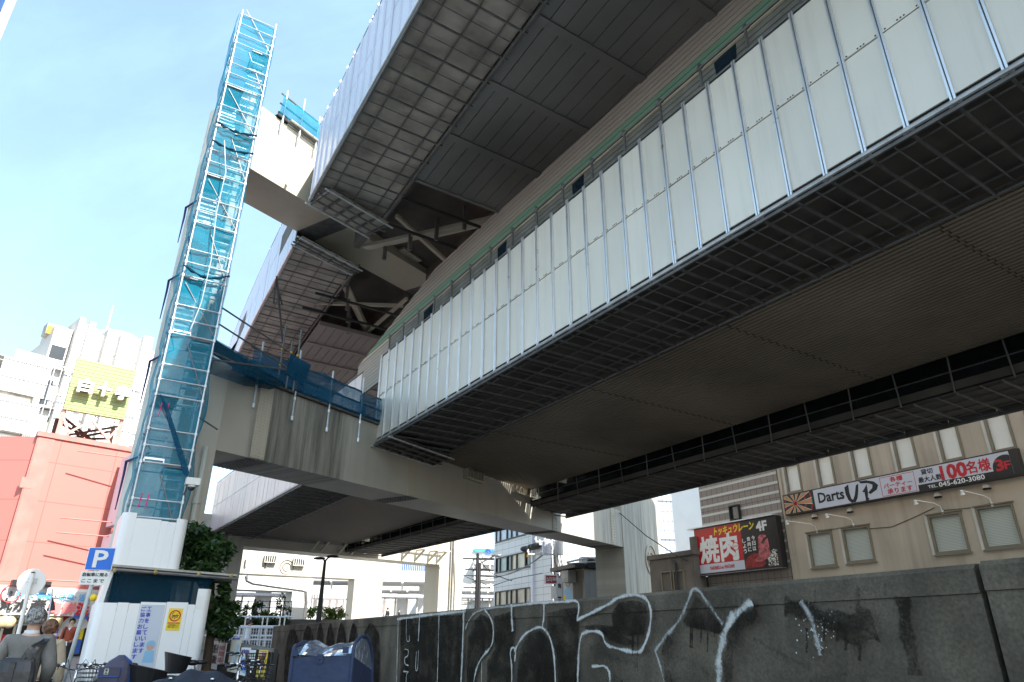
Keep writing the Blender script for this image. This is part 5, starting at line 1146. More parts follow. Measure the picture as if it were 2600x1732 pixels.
for px in (1470, 1512, 1535):
    mb = MB(); mb.tube([FH.w(px, 1395)+FH.n*.3, FH.w(px, 1428)+FH.n*.3], .14, 6); mb.build('strut', M['white'], r_)
for (x0, y0, x1, y1) in ((1474, 1425, 1492, 1396), (1492, 1396, 1512, 1422), (1516, 1422, 1535, 1398)):
    mb = MB(); mb.tube([FH.w(x0, y0)+FH.n*.3, FH.w(x1, y1)+FH.n*.3], .12, 6); mb.build('brace', M['white'], r_)
# ---- dark shack with a poster
FS = Plane(*atY(1460, 1500, 52).xy, -30.4)
def shack():
    a0, a1 = FS.c(1422, 1450)[0], FS.c(1482, 1440)[0]; z1 = FS.c(1482, 1443)[1]
    root = thing('dark_shack', FS.p(a0, 0, -3), 'small dark roofed shack with a poster, left of the right pier column', 'shack')
    mb = MB(); mb.hexa([FS.p(a0,-.3,-8), FS.p(a1,-.3,-8), FS.p(a1,-.3), FS.p(a0,-.3), FS.p(a0,z1,-8), FS.p(a1,z1,-8), FS.p(a1,z1), FS.p(a0,z1)]); mb.build('wall', M['frame_br'], root)
    S2 = Plane(*FS.p(a1,0).xy, 75); b1 = S2.c(1600, 1440)[0]
    mb = MB(); mb.hexa([S2.p(0.01,-.3,-6), S2.p(b1,-.3,-6), S2.p(b1,-.3), S2.p(.01,-.3), S2.p(.01,z1-.1,-6), S2.p(b1,z1-.1,-6), S2.p(b1,z1-.1), S2.p(.01,z1-.1)]); mb.build('side_wall', M['greywall'], root)
    mb = MB(); mb.hexa([FS.p(a0-.6,z1+.01,-8.3), FS.p(a1+.2,z1+.01,-8.3), FS.p(a1+.2,z1+.01,.9), FS.p(a0-.6,z1+.01,.5), FS.p(a0-.6,z1+.25,-8.3), FS.p(a1+.2,z1+.25,-8.3), FS.p(a1+.2,z1+.3,.9), FS.p(a0-.6,z1+.25,.5)]); rf = mb.build('roof', M['dark'], root)
    p = S2.c(1560, 1430)[0]
    mb = MB(); fbox(mb, S2, .2, b1+.3, z1+.02, z1+.18, -3, .25); mb.build('roof_fascia', M['dark'], root)
    mb = MB(); c = S2.w(1510, 1430); mb.box(c-S2.n*1, .7, .35, .5, S2.e, S2.n); ac = mb.build('air_conditioner', M['frame_lt'], root); mb = MB(); mb.lathe(c-S2.n*.64, [(.38, 0), (.38, .02)], 16, S2.n); mb.build('fan_grille', M['dark'], ac)
    mb = MB(); mb.tube([S2.w(1438, 1428), S2.w(1490, 1417), S2.w(1545, 1420)], .08, 6); mb.tube([S2.w(1440, 1432), S2.w(1545, 1424)], .06, 6); mb.build('roof_rack', M['pipe_light'], root)
    p0 = FS.c(1432, 1522); p1 = FS.c(1454, 1466)
    mb = MB(); fbox(mb, FS, p0[0], p1[0], p0[1]-.6, p1[1], .004, .03); po = mb.build('poster', M['posterblue'], root)
    cx, w_ = (p0[0]+p1[0])/2, (p1[0]-p0[0]); zz = lambda y: FS.c(1443, y)[1]
    def ell(c, z, rx, rz, m, nm, off): mb = MB(); mb.prism([FS.p(c+rx*cos(2*pi*k/18), z+rz*sin(2*pi*k/18), off) for k in range(18)], FS.n*.002); mb.build(nm, m, po)
    ell(cx, zz(1478), w_*.26, .34, M['dark'], 'hair_print', .032); ell(cx, zz(1481), w_*.18, .24, M['skin'], 'face_print', .036)
    mb = MB(); mb.prism([FS.p(cx+x*w_, zz(y), .033) for x, y in ((-.42,1524),(-.40,1500),(-.15,1491),(.15,1491),(.38,1500),(.42,1524))], FS.n*.002); mb.build('jumper_print', M['helmet'], po)
    mb = MB(); fbox(mb, FS, p0[0]+w_*.02, p0[0]+w_*.28, zz(1524), zz(1510), .034, .04); mb.build('drink_print', M['yellow'], po)
    mb = MB(); d = FS.c(1460, 1530); fbox(mb, FS, FS.c(1458,1490)[0], FS.c(1479,1490)[0], -.3, zz(1478), .004, .02); mb.build('shutter', M['deck_dark'], root)
    mb = MB(); mb.box(FS.w(1455, 1465)+FS.n*.4, .45, .35, .4, FS.e, FS.n); mb.build('lamp_box', M['deck_grey'], root)
M['greywall'] = mat('grey_render', (.33,.34,.36), .8, 0, .1, .8, streak=.3); M['posterblue'] = mat('poster_ground', (.50,.54,.56), .5)
shack()
def hsign(px0, py0, px1, py1, F, m, label, writing, ink, frame=None, bold=.02, vertical=False, dep=.15):
    p0, p1 = F.c(px0, py1), F.c(px1, py0); root = thing('shop_sign', F.p((p0[0]+p1[0])/2, p0[1], .05), label, 'shop sign')
    mb = MB(); fbox(mb, F, p0[0], p1[0], p0[1], p1[1], 0, dep); mb.build('case', m, root)
    if frame:
        mb = MB(); e = (p1[1]-p0[1])*.07
        for q in ((p0[0],p1[0],p0[1],p0[1]+e),(p0[0],p1[0],p1[1]-e,p1[1]),(p0[0],p0[0]+e,p0[1]+e,p1[1]-e),(p1[0]-e,p1[0],p0[1]+e,p1[1]-e)): fbox(mb, F, *q, dep, dep+.02)
        mb.build('frame', frame, root)
    for s_, (u0, v0, u1, v1) in writing:
        w_, h_ = p1[0]-p0[0], p1[1]-p0[1]; text(s_, p0[0]+w_*u0, p0[1]+h_*v0, p0[0]+w_*u1, p0[1]+h_*v1, F.p(0,0,dep+.02), F.e, Z, ink, root, bold=bold)
    return root
FJ = Plane(*atY(1400, 1480, 50).xy, 75)
M['plum'] = mat('plum_sign', (.22,.035,.06), .5, 0, .3, .5)
hsign(1383, 1461, 1413, 1483, FJ, M['plum'], 'plum red bar sign with pale frame, left of the utility pole', [('DJ BAR', (.34,.25,.98,.75)), ('Da', (.12,.3,.3,.7))], M['paper'], M['paper'], .01)
hsign(1412, 1468, 1425, 1522, FJ, M['signgrey'], 'narrow upright pale sign with two black brush characters, at the foot of the utility pole', [('角', (.25,.52,.8,.74)), ('一', (.2,.06,.8,.12))], M['ink'], None, .03)
hsign(1398, 1489, 1410, 1520, FJ, M['white'], 'small blank white upright sign left of the brush character sign', [], M['ink'])
# ---- concrete transformer pole, thin poles, wires
def upole():
    p = atY(1413, 1480, 56); b = Vector((p.x, p.y, 0)); root = thing('utility_pole', b, 'pale concrete utility pole with transformers and a tangle of cables, above the bar sign', 'utility pole')
    ztop = atY(1405, 1372, 56).z; zz = lambda y: atY(1408, y, 56).z
    mb = MB(); mb.tube([b, b+Z*zz(1440), b+Z*ztop], [.28, .24, .2], 10); mb.build('pole', M['white_far'], root)
    for dx, y in ((-.75, 1398), (.2, 1396)):
        mb = MB(); mb.lathe(b+Vector((dx, -.6, zz(1412))), [(.3,0),(.34,.1),(.34,1.0),(.25,1.15)], 12); mb.build('transformer', M['signgrey'] if dx < 0 else M['white_far'], root)
    for y, l in ((1376, 1.6), (1383, 1.3), (1408, 2.2)):
        mb = MB(); mb.bar(b+Vector((-l, -.2, zz(y))), b+Vector((l*.5, .2, zz(y))), .12, .12); mb.build('crossarm', M['white_far'], root)
        for k in range(4):
            mb = MB(); mb.lathe(b+Vector((-l+l*1.4*k/3, -.2+.4*k/3, zz(y)+.06)), [(.06,0),(.1,.1),(.06,.2),(.09,.3)], 8); mb.build('insulator', M['paper'], root)
    mb = MB(); rnd = random.Random(3)
    for k in range(9):
        a = Vector((rnd.uniform(-.6,.5), -.35, rnd.uniform(zz(1465), zz(1380)))); mb.tube([b+a, b+a+Vector((rnd.uniform(-.3,.3), -.2, -.8)), b+a+Vector((rnd.uniform(-.4,.4), 0, -1.6))], .035, 5)
    mb.build('cable_loops', M['dark'], root)
upole()
def spole(px, py0, Y, label, arm):
    p = atY(px, py0, Y); b = Vector((p.x, p.y, 0)); root = thing('utility_pole', b, label, 'utility pole')
    mb = MB(); mb.tube([b, b+Z*p.z], [.22, .15], 8); mb.build('pole', M['dark'], root)
    if arm:
        for dz, l in ((-.5, 1.6), (-1.5, 1.2), (-3.2, 1.3)):
            mb = MB(); mb.bar(b+Vector((-l, 0, p.z+dz)), b+Vector((l, 0, p.z+dz)), .12, .12); mb.build('crossarm', M['dark'], root)
            for k in range(4): mb = MB(); mb.lathe(b+Vector((-l+2*l*k/3, 0, p.z+dz+.05)), [(.06,0),(.1,.15),(.06,.35)], 7); mb.build('insulator', M['paper'], root)
        mb = MB(); mb.lathe(b+Vector((.1,-.4,p.z-6.5)), [(.3,0),(.34,.1),(.34,1.0),(.2,1.2)], 10); mb.build('transformer', M['deck_grey'], root)
    else:
        mb = MB(); mb.bar(b+Z*(p.z-.1), b+Vector((1.4,-.4,p.z+.6)), .1, .1); mb.build('arm', M['pipe'], root); mb = MB(); mb.sphere(b+Vector((1.6,-.45,p.z+.6)), .5, .2, .12, 10, 6); mb.build('lamp_head', M['pipe'], root)
spole(1213, 1405, 70, 'dark utility pole with crossarms and insulators, in front of the white department store', True)
spole(1217.5, 1429, 66, 'thin dark lamp pole standing against the crossarm pole', False)
def wires():
    specs = [((1170,1460,70),(1270,1467,72),(1340,1440,60),(1400,1388,56)), ((1200,1478,70),(1280,1463,72),(1350,1432,60),(1402,1392,56)), ((1215,1413,70),(1240,1455,72),(1300,1475,70)), ((1178,1462,70),(1210,1476,70),(1235,1485,75)), ((1240,1492,74),(1300,1470,70),(1376,1456,56))]
    for k, sp_ in enumerate(specs):
        pts = [atY(*q) for q in sp_]
        for _ in range(2): pts = [pts[0]]+[v for a, b in zip(pts, pts[1:]) for v in (a.lerp(b,.25), a.lerp(b,.75))]+[pts[-1]]
        mb = MB(); mb.tube(pts, .04, 5); tag(mb.build('overhead_wire', M['dark']), 'thin black overhead wire sagging across the white tiled office towards the utility pole', 'wire', 'overhead wires by the tiled office')
    mb = MB(); pts = [B(33.0, -.05, 8.9), atY(1610, 1345, 44), atY(1700, 1400, 40), FB.p(-8.8, 5.4, .4)]
    pts = [atY(1559, 1290, 45.2), atY(1640, 1360, 41), atY(1720, 1412, 38.5), FB.p(-8.9, 5.3, .45)]
    mb.tube(pts, .03, 5); tag(mb.build('guy_wire', M['dark']), 'single long black wire running from the right pier column down to the grill sign', 'wire')
wires()
# ================================================================== beyond the far piers: second portal and far roads
P2 = Plane(*atY(622, 1391, 50).xy, 47)
def pier2():
    root = thing('expressway_pier', P2.p(10, 0, 0), 'second expressway pier at the far end of the low span, with brackets on its crossbeam', 'bridge pier')
    zb = P2.c(800, 1404)[1]; L0, L1 = P2.c(560, 1400)[0], P2.c(1122, 1425)[0]
    mb = MB(); mb.hexa([P2.p(L0-3,zb,-2), P2.p(L1,zb,-2), P2.p(L1,zb), P2.p(L0-3,zb), P2.p(L0-3,zb+1.9,-2), P2.p(L1,zb+1.9,-2), P2.p(L1,zb+1.9), P2.p(L0-3,zb+1.9)]); cb = mb.build('crossbeam', M['beam'], root)
    c0, c1 = P2.c(545, 1500)[0], P2.c(608, 1450)[0]
    mb = MB(); mb.hexa([P2.p(c0-2.0,-.3,-2.2), P2.p(c1,-.3,-2.2), P2.p(c1,-.3,.1), P2.p(c0-2.0,-.3,.1), P2.p(c0-2.0,zb+1.5,-2.2), P2.p(c1,zb+1.5,-2.2), P2.p(c1,zb+1.5,.1), P2.p(c0-2.0,zb+1.5,.1)]); mb.build('column', M['column'], root)
    mb = MB(); mb.tube([P2.p(c0+.3,0,.3), P2.p(c0+.3,zb+1,.3)], .16, 8); mb.build('drain_pipe', M['column'], root)
    d0, d1 = P2.c(1113, 1480)[0], P2.c(1172, 1480)[0]
    mb = MB(); mb.hexa([P2.p(d0,-.3,-2), P2.p(d1,-.3,-2), P2.p(d1,-.3,.05), P2.p(d0,-.3,.05), P2.p(d0,14,-2), P2.p(d1,14,-2), P2.p(d1,14,.05), P2.p(d0,14,.05)]); c2 = mb.build('column', M['beam'], root)
    for px in (1145, 1139):
        mb = MB(); a = P2.c(px, 1480)[0]; mb.tube([P2.p(a,.5,.15), P2.p(a,13,.15)], .05, 5); mb.build('ladder_rail', M['pipe'], c2)
    mb = MB(); a = P2.c(1151, 1480)[0]
    mb.tube([P2.p(a,.5,.2), P2.p(a+.1,6,.2), P2.p(a-.2,9,.2), P2.p(a,13,.2)], .07, 6); mb.build('cable', M['frame_lt'], c2)
    # side brackets with rails along the front of the beam
    for k, px in enumerate((790, 815, 861, 892, 1022, 1055, 1088, 1110)):
        a = P2.c(px, 1395)[0]; mb = MB(); mb.bar(P2.p(a,zb+.15,0), P2.p(a+.1,zb+.95,1.2), .12, .14); mb.bar(P2.p(a+.1,zb+.95,0), P2.p(a+.1,zb+.95,1.25), .1, .1); mb.bar(P2.p(a+.1,zb+.95,1.2), P2.p(a+.1,zb+2.1,1.2), .09, .09); mb.build('bracket', M['beam'], cb)
    for dz in (1.0, 2.05):
        mb = MB(); a, b = P2.c(780, 1395)[0], P2.c(1122, 1400)[0]; mb.bar(P2.p(a,zb+dz,1.22), P2.p(b,zb+dz,1.22), .08, .1); mb.build('side_rail', M['beam'], cb)
    for px in (690, 760):
        mb = MB(); a = P2.c(px, 1380)[0]
        for k in range(4): fbox(mb, P2, a+k*.35, a+k*.35+.12, zb+1.2, zb+1.75, .02, .04)
        mb.build('vent_slots', M['black'], cb)
    mb = MB(); pts = [P2.p(P2.c(x, y)[0], P2.c(x, y)[1], .5) for x, y in ((640, 1362), (705, 1368), (770, 1374), (900, 1384))]; mb.tube(pts, .18, 7); mb.build('drain_pipe', M['pipe'], root)
pier2()
P3 = Plane(*atY(620, 1430, 66).xy, 60)
def pier3():
    root = thing('expressway_pier', P3.p(6, 0, 0), 'third expressway pier farther along, ring mark on its crossbeam and a pipe below', 'bridge pier')
    a0, a1 = P3.c(560, 1440)[0], P3.c(965, 1440)[0]; zb = P3.c(760, 1463)[1]; zt = P3.c(700, 1413)[1]
    mb = MB(); mb.hexa([P3.p(a0,zb,-2.2), P3.p(a1,zb,-2.2), P3.p(a1,zb), P3.p(a0,zb), P3.p(a0,zt,-2.2), P3.p(a1,zt,-2.2), P3.p(a1,zt), P3.p(a0,zt)]); cb = mb.build('crossbeam', M['beam'], root)
    for x0, x1, d in ((896, 968, .02),):
        b0, b1 = P3.c(x0, 1520)[0], P3.c(x1, 1520)[0]; mb = MB(); mb.hexa([P3.p(b0,-.3,-2), P3.p(b1,-.3,-2), P3.p(b1,-.3,d), P3.p(b0,-.3,d), P3.p(b0,zb,-2), P3.p(b1,zb,-2), P3.p(b1,zb,d), P3.p(b0,zb,d)]); mb.build('column', M['beam'], root)
    mb = MB(); c = P3.w(728, 1440); mb.torus(c+P3.n*.02, .62, .035, P3.n, 28, 5); mb.torus(c+P3.n*.02, .36, .035, P3.n, 24, 5); mb.build('ring_mark', M['pipe'], cb)
    for x0, y0 in ((669, 1415), (742, 1423)):
        p0 = P3.c(x0, y0+14); mb = MB(); fbox(mb, P3, p0[0], p0[0]+1.1, p0[1], p0[1]+.7, .01, .35); mb.build('vent_box', M['column'], cb)
        mb = MB()
        for k in range(5): fbox(mb, P3, p0[0]+.08+k*.2, p0[0]+.19+k*.2, p0[1]+.08, p0[1]+.62, .35, .36)
        mb.build('vent_slots', M['black'], cb)
    for x in (622, 674):
        mb = MB(); q = P3.w(x, 1430)+P3.n*.1; mb.tube([q+Z*.3, q-Z*.3, q-Z*.35+P3.e*.12], .05, 5); mb.build('hook', M['dark'], cb)
    mb = MB(); mb.tube([P3.w(x, y)+P3.n*.2 for x, y in ((624, 1463), (626, 1474), (640, 1481), (700, 1490), (765, 1499), (775, 1503), (776, 1530), (770, 1590))], .16, 7); mb.build('drain_pipe', M['pipe'], root)
pier3()
P3b = Plane(*atY(640, 1500, 72).xy, 60)
def farroads():
    # concrete pier and raised road behind
    F = P3b; a0, a1 = F.c(600, 1480)[0], F.c(795, 1480)[0]
    root = thing('concrete_pier', F.p(a0+4, 0, 0), 'white concrete road pier with a dark pipe, behind the hedge', 'bridge pier')
    zt, zb = F.c(700, 1464)[1], F.c(700, 1500)[1]
    mb = MB(); mb.hexa([F.p(a0,zb,-3), F.p(a1,zb,-3), F.p(a1,zb), F.p(a0,zb), F.p(a0,zt,-3), F.p(a1,zt,-3), F.p(a1,zt), F.p(a0,zt)]); mb.build('cap', M['white_far'], root)
    for x0, x1 in ((738, 782),):
        b0, b1 = F.c(x0, 1540)[0], F.c(x1, 1540)[0]; mb = MB(); mb.hexa([F.p(b0,-.3,-3), F.p(b1,-.3,-3), F.p(b1,-.3,-.01), F.p(b0,-.3,-.01), F.p(b0,zb,-3), F.p(b1,zb,-3), F.p(b1,zb,-.01), F.p(b0,zb,-.01)]); mb.build('column', M['white_far'], root)
    for k, (Y, x0, x1, y0, y1, az, lab) in enumerate(((88, 560, 1112, 1474, 1446, 82, 'long white raised road edge behind the second and third piers'), (105, 930, 1300, 1500, 1482, 84, 'lower white road edge farther back, above the platform canopies'))):
        F = Plane(*atY(x0, 1500, Y).xy, az); p0, p1 = F.c(x0, y0), F.c(x1, y1)
        rt = thing('raised_road', F.p(5, p0[1], -3), lab, 'bridge deck', 'white raised roads in the distance')
        mb = MB(); z0, z1 = F.c((x0+x1)/2, y0)[1], F.c((x0+x1)/2, y1)[1]; mb.hexa([F.p(p0[0],z0,-8), F.p(p1[0],z0,-8), F.p(p1[0],z0), F.p(p0[0],z0), F.p(p0[0],z1,-8), F.p(p1[0],z1,-8), F.p(p1[0],z1), F.p(p0[0],z1)]); mb.build('fascia', M['white_far'], rt)
        n = 9
        for j in range(n):
            mb = MB(); a = p0[0]+(p1[0]-p0[0])*(j+.5)/n; mb.bar(F.p(a,z0-.8,-1.2), F.p(a,z0-.05,.02), .2, .3); mb.build('bracket', M['white_far'], rt)
        for x in (x0+90, x1-30):
            a = F.c(x, 1500)[0]; mb = MB(); mb.hexa([F.p(a-.8,-.3,-6), F.p(a+.8,-.3,-6), F.p(a+.8,-.3,-4), F.p(a-.8,-.3,-4), F.p(a-.8,z0,-6), F.p(a+.8,z0,-6), F.p(a+.8,z0,-4), F.p(a-.8,z0,-4)]); mb.build('column', M['white_far'], rt)
farroads()
# blue striped hoardings, louvred screens, canopies, department store
def striped(px0, py0, px1, py1, Y, n, m, label, nm='striped_screen', back=None):
    F = Plane(*atY(px0, py1, Y).xy, 82); p0, p1 = F.c(px0, py1), F.c(px1, py0)
    root = thing(nm, F.p((p0[0]+p1[0])/2, p0[1], 0), label, 'screen')
    mb = MB(); fbox(mb, F, p0[0], p1[0], p0[1], p1[1], -.2, 0); mb.build('backing', back or M['white_far'], root)
    mb = MB(); w_ = (p1[0]-p0[0])/n
    for k in range(n): fbox(mb, F, p0[0]+k*w_, p0[0]+k*w_+w_*.55, p0[1], p1[1], .002, .06)
    mb.build('stripes', m, root); return root
M['stripeblue'] = mat('stripe_blue', (.03,.11,.45), .5)
striped(1020, 1426, 1088, 1456, 118, 14, M['stripeblue'], 'upper screen of blue vertical stripes, seen between the piers')
striped(1018, 1489, 1076, 1506, 112, 12, M['stripeblue'], 'lower screen of blue vertical stripes above the platform canopy')
def louvre_screen(px0, py0, px1, py1, Y, n, label, m):
    F = Plane(*atY(px0, py1, Y).xy, 82); p0, p1 = F.c(px0, py1), F.c(px1, py0); p0 = (p0[0], max(0, p0[1]))
    root = thing('louvre_screen', F.p((p0[0]+p1[0])/2, p0[1], 0), label, 'screen')
    mb = MB(); h = (p1[1]-p0[1])/n
    for k in range(n): fbox(mb, F, p0[0], p1[0], p0[1]+k*h, p0[1]+k*h+h*.45, 0, .08)
    mb.build('slats', m, root)
    mb = MB()
    for j in range(4): a = p0[0]+(p1[0]-p0[0])*j/3; fbox(mb, F, a-.05, a+.05, p0[1], p1[1], -.14, -.003)
    mb.build('posts', M['frame_lt'], root)
M['slat_gr'] = mat('slat_grey', (.36,.35,.34), .6); M['slat_pk'] = mat('slat_pinkish', (.52,.45,.43), .6)
louvre_screen(788, 1508, 812, 1550, 76, 20, 'grey louvred screen left of the street lamp', M['slat_gr'])
louvre_screen(818, 1518, 876, 1556, 80, 18, 'pinkish louvred screen right of the street lamp, behind yellow shrubs', M['slat_pk'])
louvre_screen(936, 1520, 990, 1560, 84, 18, 'pinkish louvred screen right of the third pier column', M['slat_pk'])
def canopy(px0, px1, py, Y, label):
    F = Plane(*atY(px0, py, Y).xy, 80); a0, a1 = F.c(px0, py)[0], F.c(px1, py)[0]; z = F.c((px0+px1)/2, py)[1]
    root = thing('platform_canopy', F.p((a0+a1)/2, 0, 0), label, 'canopy', 'flat canopies in the distance')
    mb = MB(); fbox(mb, F, a0, a1, z, z+.3, -4, 0); mb.build('roof', M['signgrey'], root)
    for k in range(5):
        mb = MB(); a = a0+(a1-a0)*(k+.5)/5; mb.tube([F.p(a,0,-1.5), F.p(a,z,-1.5)], .12, 6); mb.build('post', M['frame_lt'], root)
canopy(935, 1075, 1516, 84, 'long flat grey canopy on posts, between the third pier and the second pier column')
canopy(790, 880, 1519, 90, 'short pale canopy behind the street lamp')
canopy(1165, 1256, 1517, 90, 'flat blue grey canopy at the foot of the department store')
canopy(555, 738, 1512, 90, 'pale canopy seen over the hedge at left')
FSG = Plane(*atY(1200, 1450, 130).xy, 78)
def store():
    root, a0, a1, z1 = block('department_store', FSG, 1168, 1330, 1372, M['white_far'], 'white department store with an aqua stripe and blue lettering, behind the utility pole', dep=30)
    z = lambda y: FSG.c(1230, y)[1]
    mb = MB(); fbox(mb, FSG, FSG.c(1203,1400)[0], FSG.c(1262,1400)[0], z(1402), z(1394), .02, .5); mb.build('aqua_stripe', M['aqua'], root)
    b0, b1 = FSG.c(1201, 1400)[0], FSG.c(1262, 1400)[0]
    for y in (1420, 1447, 1460, 1510):
        mb = MB(); fbox(mb, FSG, b0, b1, z(y+5), z(y), .02, .1); mb.build('dark_slot', M['dark'], root)
        mb = MB(); fbox(mb, FSG, b0, b1, z(y+16), z(y+6), .02, 2.2); mb.build('balcony_band', M['white_far'], root)
    c = FSG.w(1237, 1402); mb = MB(); mb.torus(c+FSG.n*.6, .48, .06, FSG.n, 24, 6); mb.box(c+FSG.n*.6, .09, .05, .3, FSG.e, FSG.n); mb.box(c+FSG.n*.6+Z*.25, .22, .05, .06, FSG.e, FSG.n); mb.box(c+FSG.n*.6-Z*.25, .22, .05, .06, FSG.e, FSG.n); mb.build('round_emblem', M['stripeblue'], root)
    q = FSG.c(1242, 1407); text('SOGO', q[0], q[1], q[0]+(FSG.c(1261,1400)[0]-q[0])*1.15, z(1397), FSG.p(0,0,.55), FSG.e, Z, M['stripeblue'], root, bold=.01)
    for x0, y0 in ((1226, 1376), (1236, 1373)):
        p = FSG.w(x0, y0); mb = MB(); mb.box(p-FSG.n*2, 1.0, .8, .8, FSG.e, FSG.n); mb.build('roof_unit', M['deck_grey'], root)
    for y in (1535, 1525):
        mb = MB(); fbox(mb, FSG, b0-20, b0, z(y), z(y-6), .02, .1); mb.build('window_band', M['deck_grey'], root)
M['aqua'] = mat('aqua_stripe', (.05,.35,.42), .5)
store()
F4 = Plane(*atY(900, 1400, 150).xy, 85)
block('white_terminal_building', F4, 470, 1200, 1395, M['white_far'], 'long pale station building filling the far background under the expressway', dep=20)
# ================================================================== red building with the seafood shop, left
FR_ = Plane(*atY(40, 1300, 33).xy, 45)
M['redgrid'] = grid_mat('red_panels', (.53,.165,.14), (.43,.12,.10), 2.6, 1.9, .05, .5, ax=FR_.e, var=.05)
M['redgrid2'] = grid_mat('red_panels_side', (.53,.165,.14), (.43,.12,.10), 2.6, 1.9, .05, .5, ax=FR_.n, var=.05)
def redb():
    a1 = FR_.c(420, 1200)[0]; zt = FR_.c(40, 1097)[1]; zb = FR_.c(40, 1489)[1]
    root = thing('red_building', FR_.p(5, 0, -5), 'large windowless red building with a seafood shop at street level, far left', 'building')
    mb = MB(); mb.hexa([FR_.p(0,zb,-20), FR_.p(a1,zb,-20), FR_.p(a1,zb), FR_.p(0,zb), FR_.p(0,zt,-20), FR_.p(a1,zt,-20), FR_.p(a1,zt), FR_.p(0,zt)]); mb.build('wall', M['redgrid'], root)
    mb = MB(); mb.hexa([FR_.p(-14,zb,-14.2), FR_.p(-.003,zb,-.2), FR_.p(-.003,zb,-16), FR_.p(-14,zb,-20), FR_.p(-14,zt,-14.2), FR_.p(-.003,zt,-.2), FR_.p(-.003,zt,-16), FR_.p(-14,zt,-20)]); mb.build('side_wall', M['redgrid2'], root)
    mb = MB(); fbox(mb, FR_, -.05, a1, zt, zt+.25, -.3, .08); mb.build('coping', M['redlight'], root)
    mb = MB(); fbox(mb, FR_, .06, .75, zb+.2, zt-.01, .003, .02); mb.build('corner_strip', M['redlight'], root)
    mb = MB(); fbox(mb, FR_, -10, a1, zb-.25, zb, -.1, .3); mb.build('ledge', M['white'], root)
    mb = MB(); c = FR_.c(68, 1226); fbox(mb, FR_, c[0]-.25, c[0]+.25, c[1]-.25, c[1]+.25, .003, .03); mb.build('patch', M['redlight'], root)
    # shop front recess
    mb = MB(); fbox(mb, FR_, -10, a1, 0, zb-.26, -6, -1.2); mb.build('shop_wall', M['dark'], root)
    x = lambda px: FR_.c(px, 1600)[0]; zz = lambda y: FR_.c(100, y)[1]
    for k, px in enumerate((-30, 18, 50, 85, 112, 142)):
        mb = MB(); fbox(mb, FR_, x(px)-.05, x(px)+.05, .3, zz(1563), -1.1, -1.0); mb.build('mullion', M['frame_lt'], root)
    mb = MB(); fbox(mb, FR_, x(-40), x(150), zz(1588), zz(1584), -1.1, -.95); mb.build('transom', M['frame_lt'], root)
    for px0, px1, y0, y1 in ((2, 12, 1632, 1600), (128, 140, 1640, 1592), (14, 36, 1645, 1612)):
        mb = MB(); fbox(mb, FR_, x(px0), x(px1), zz(y0), zz(y1), -1.15, -1.05); mb.build('red_poster', M['inkred'], root)
    for k in range(9):
        p = FR_.p(x(5+k*16), zz(1593), -1.6); mb = MB(); mb.sphere(p, .07, n=6, m=4); mb.build('shop_bulb', M['bulb'], root)
    mb = MB(); fbox(mb, FR_, x(142), x(160), .3, zz(1562), -1.05, -.6); mb.build('door_frame', M['ply'], root)
    # lamps above the banner
    for px, y in ((33, 1482), (110, 1486)):
        p = FR_.w(px, y); mb = MB(); mb.box(p+FR_.n*.5, .16, .22, .13, FR_.e, FR_.n); mb.build('floodlight', M['dark'], root)
M['redlight'] = mat('red_coping', (.56,.18,.155), .5); M['bulb'] = glow_mat('warm_bulb', (1,.75,.4), 3)
redb()
def projecting():
    root = thing('projecting_sign', FR_.p(FR_.c(288, 1250)[0], 5, .6), 'tall narrow grey sign projecting from the right part of the red building', 'shop sign')
    for (px, y0, y1) in ((284, 1165, 1340), (0, 1366, 1490)):
        a = FR_.c(284, 1250)[0]; z1, z0 = FR_.c(288, y0)[1], FR_.c(255 if y1 < 1400 else 215, y1)[1]
        mb = MB(); fbox(mb, FR_, a, a+.42, z0, z1, .35, 1.75); mb.build('board', M['signgrey'], root)
        for zz in (z0+.15, z1-.1):
            mb = MB(); mb.bar(FR_.p(a+.2, zz, 0), FR_.p(a+.2, zz, .4), .08, .08); mb.build('bracket', M['redlight'], root)
            mb = MB(); mb.tube([FR_.p(a-2.2, zz, .9), FR_.p(a, zz, 1.2)], .03, 5); mb.build('stay', M['redlight'], root)
projecting()
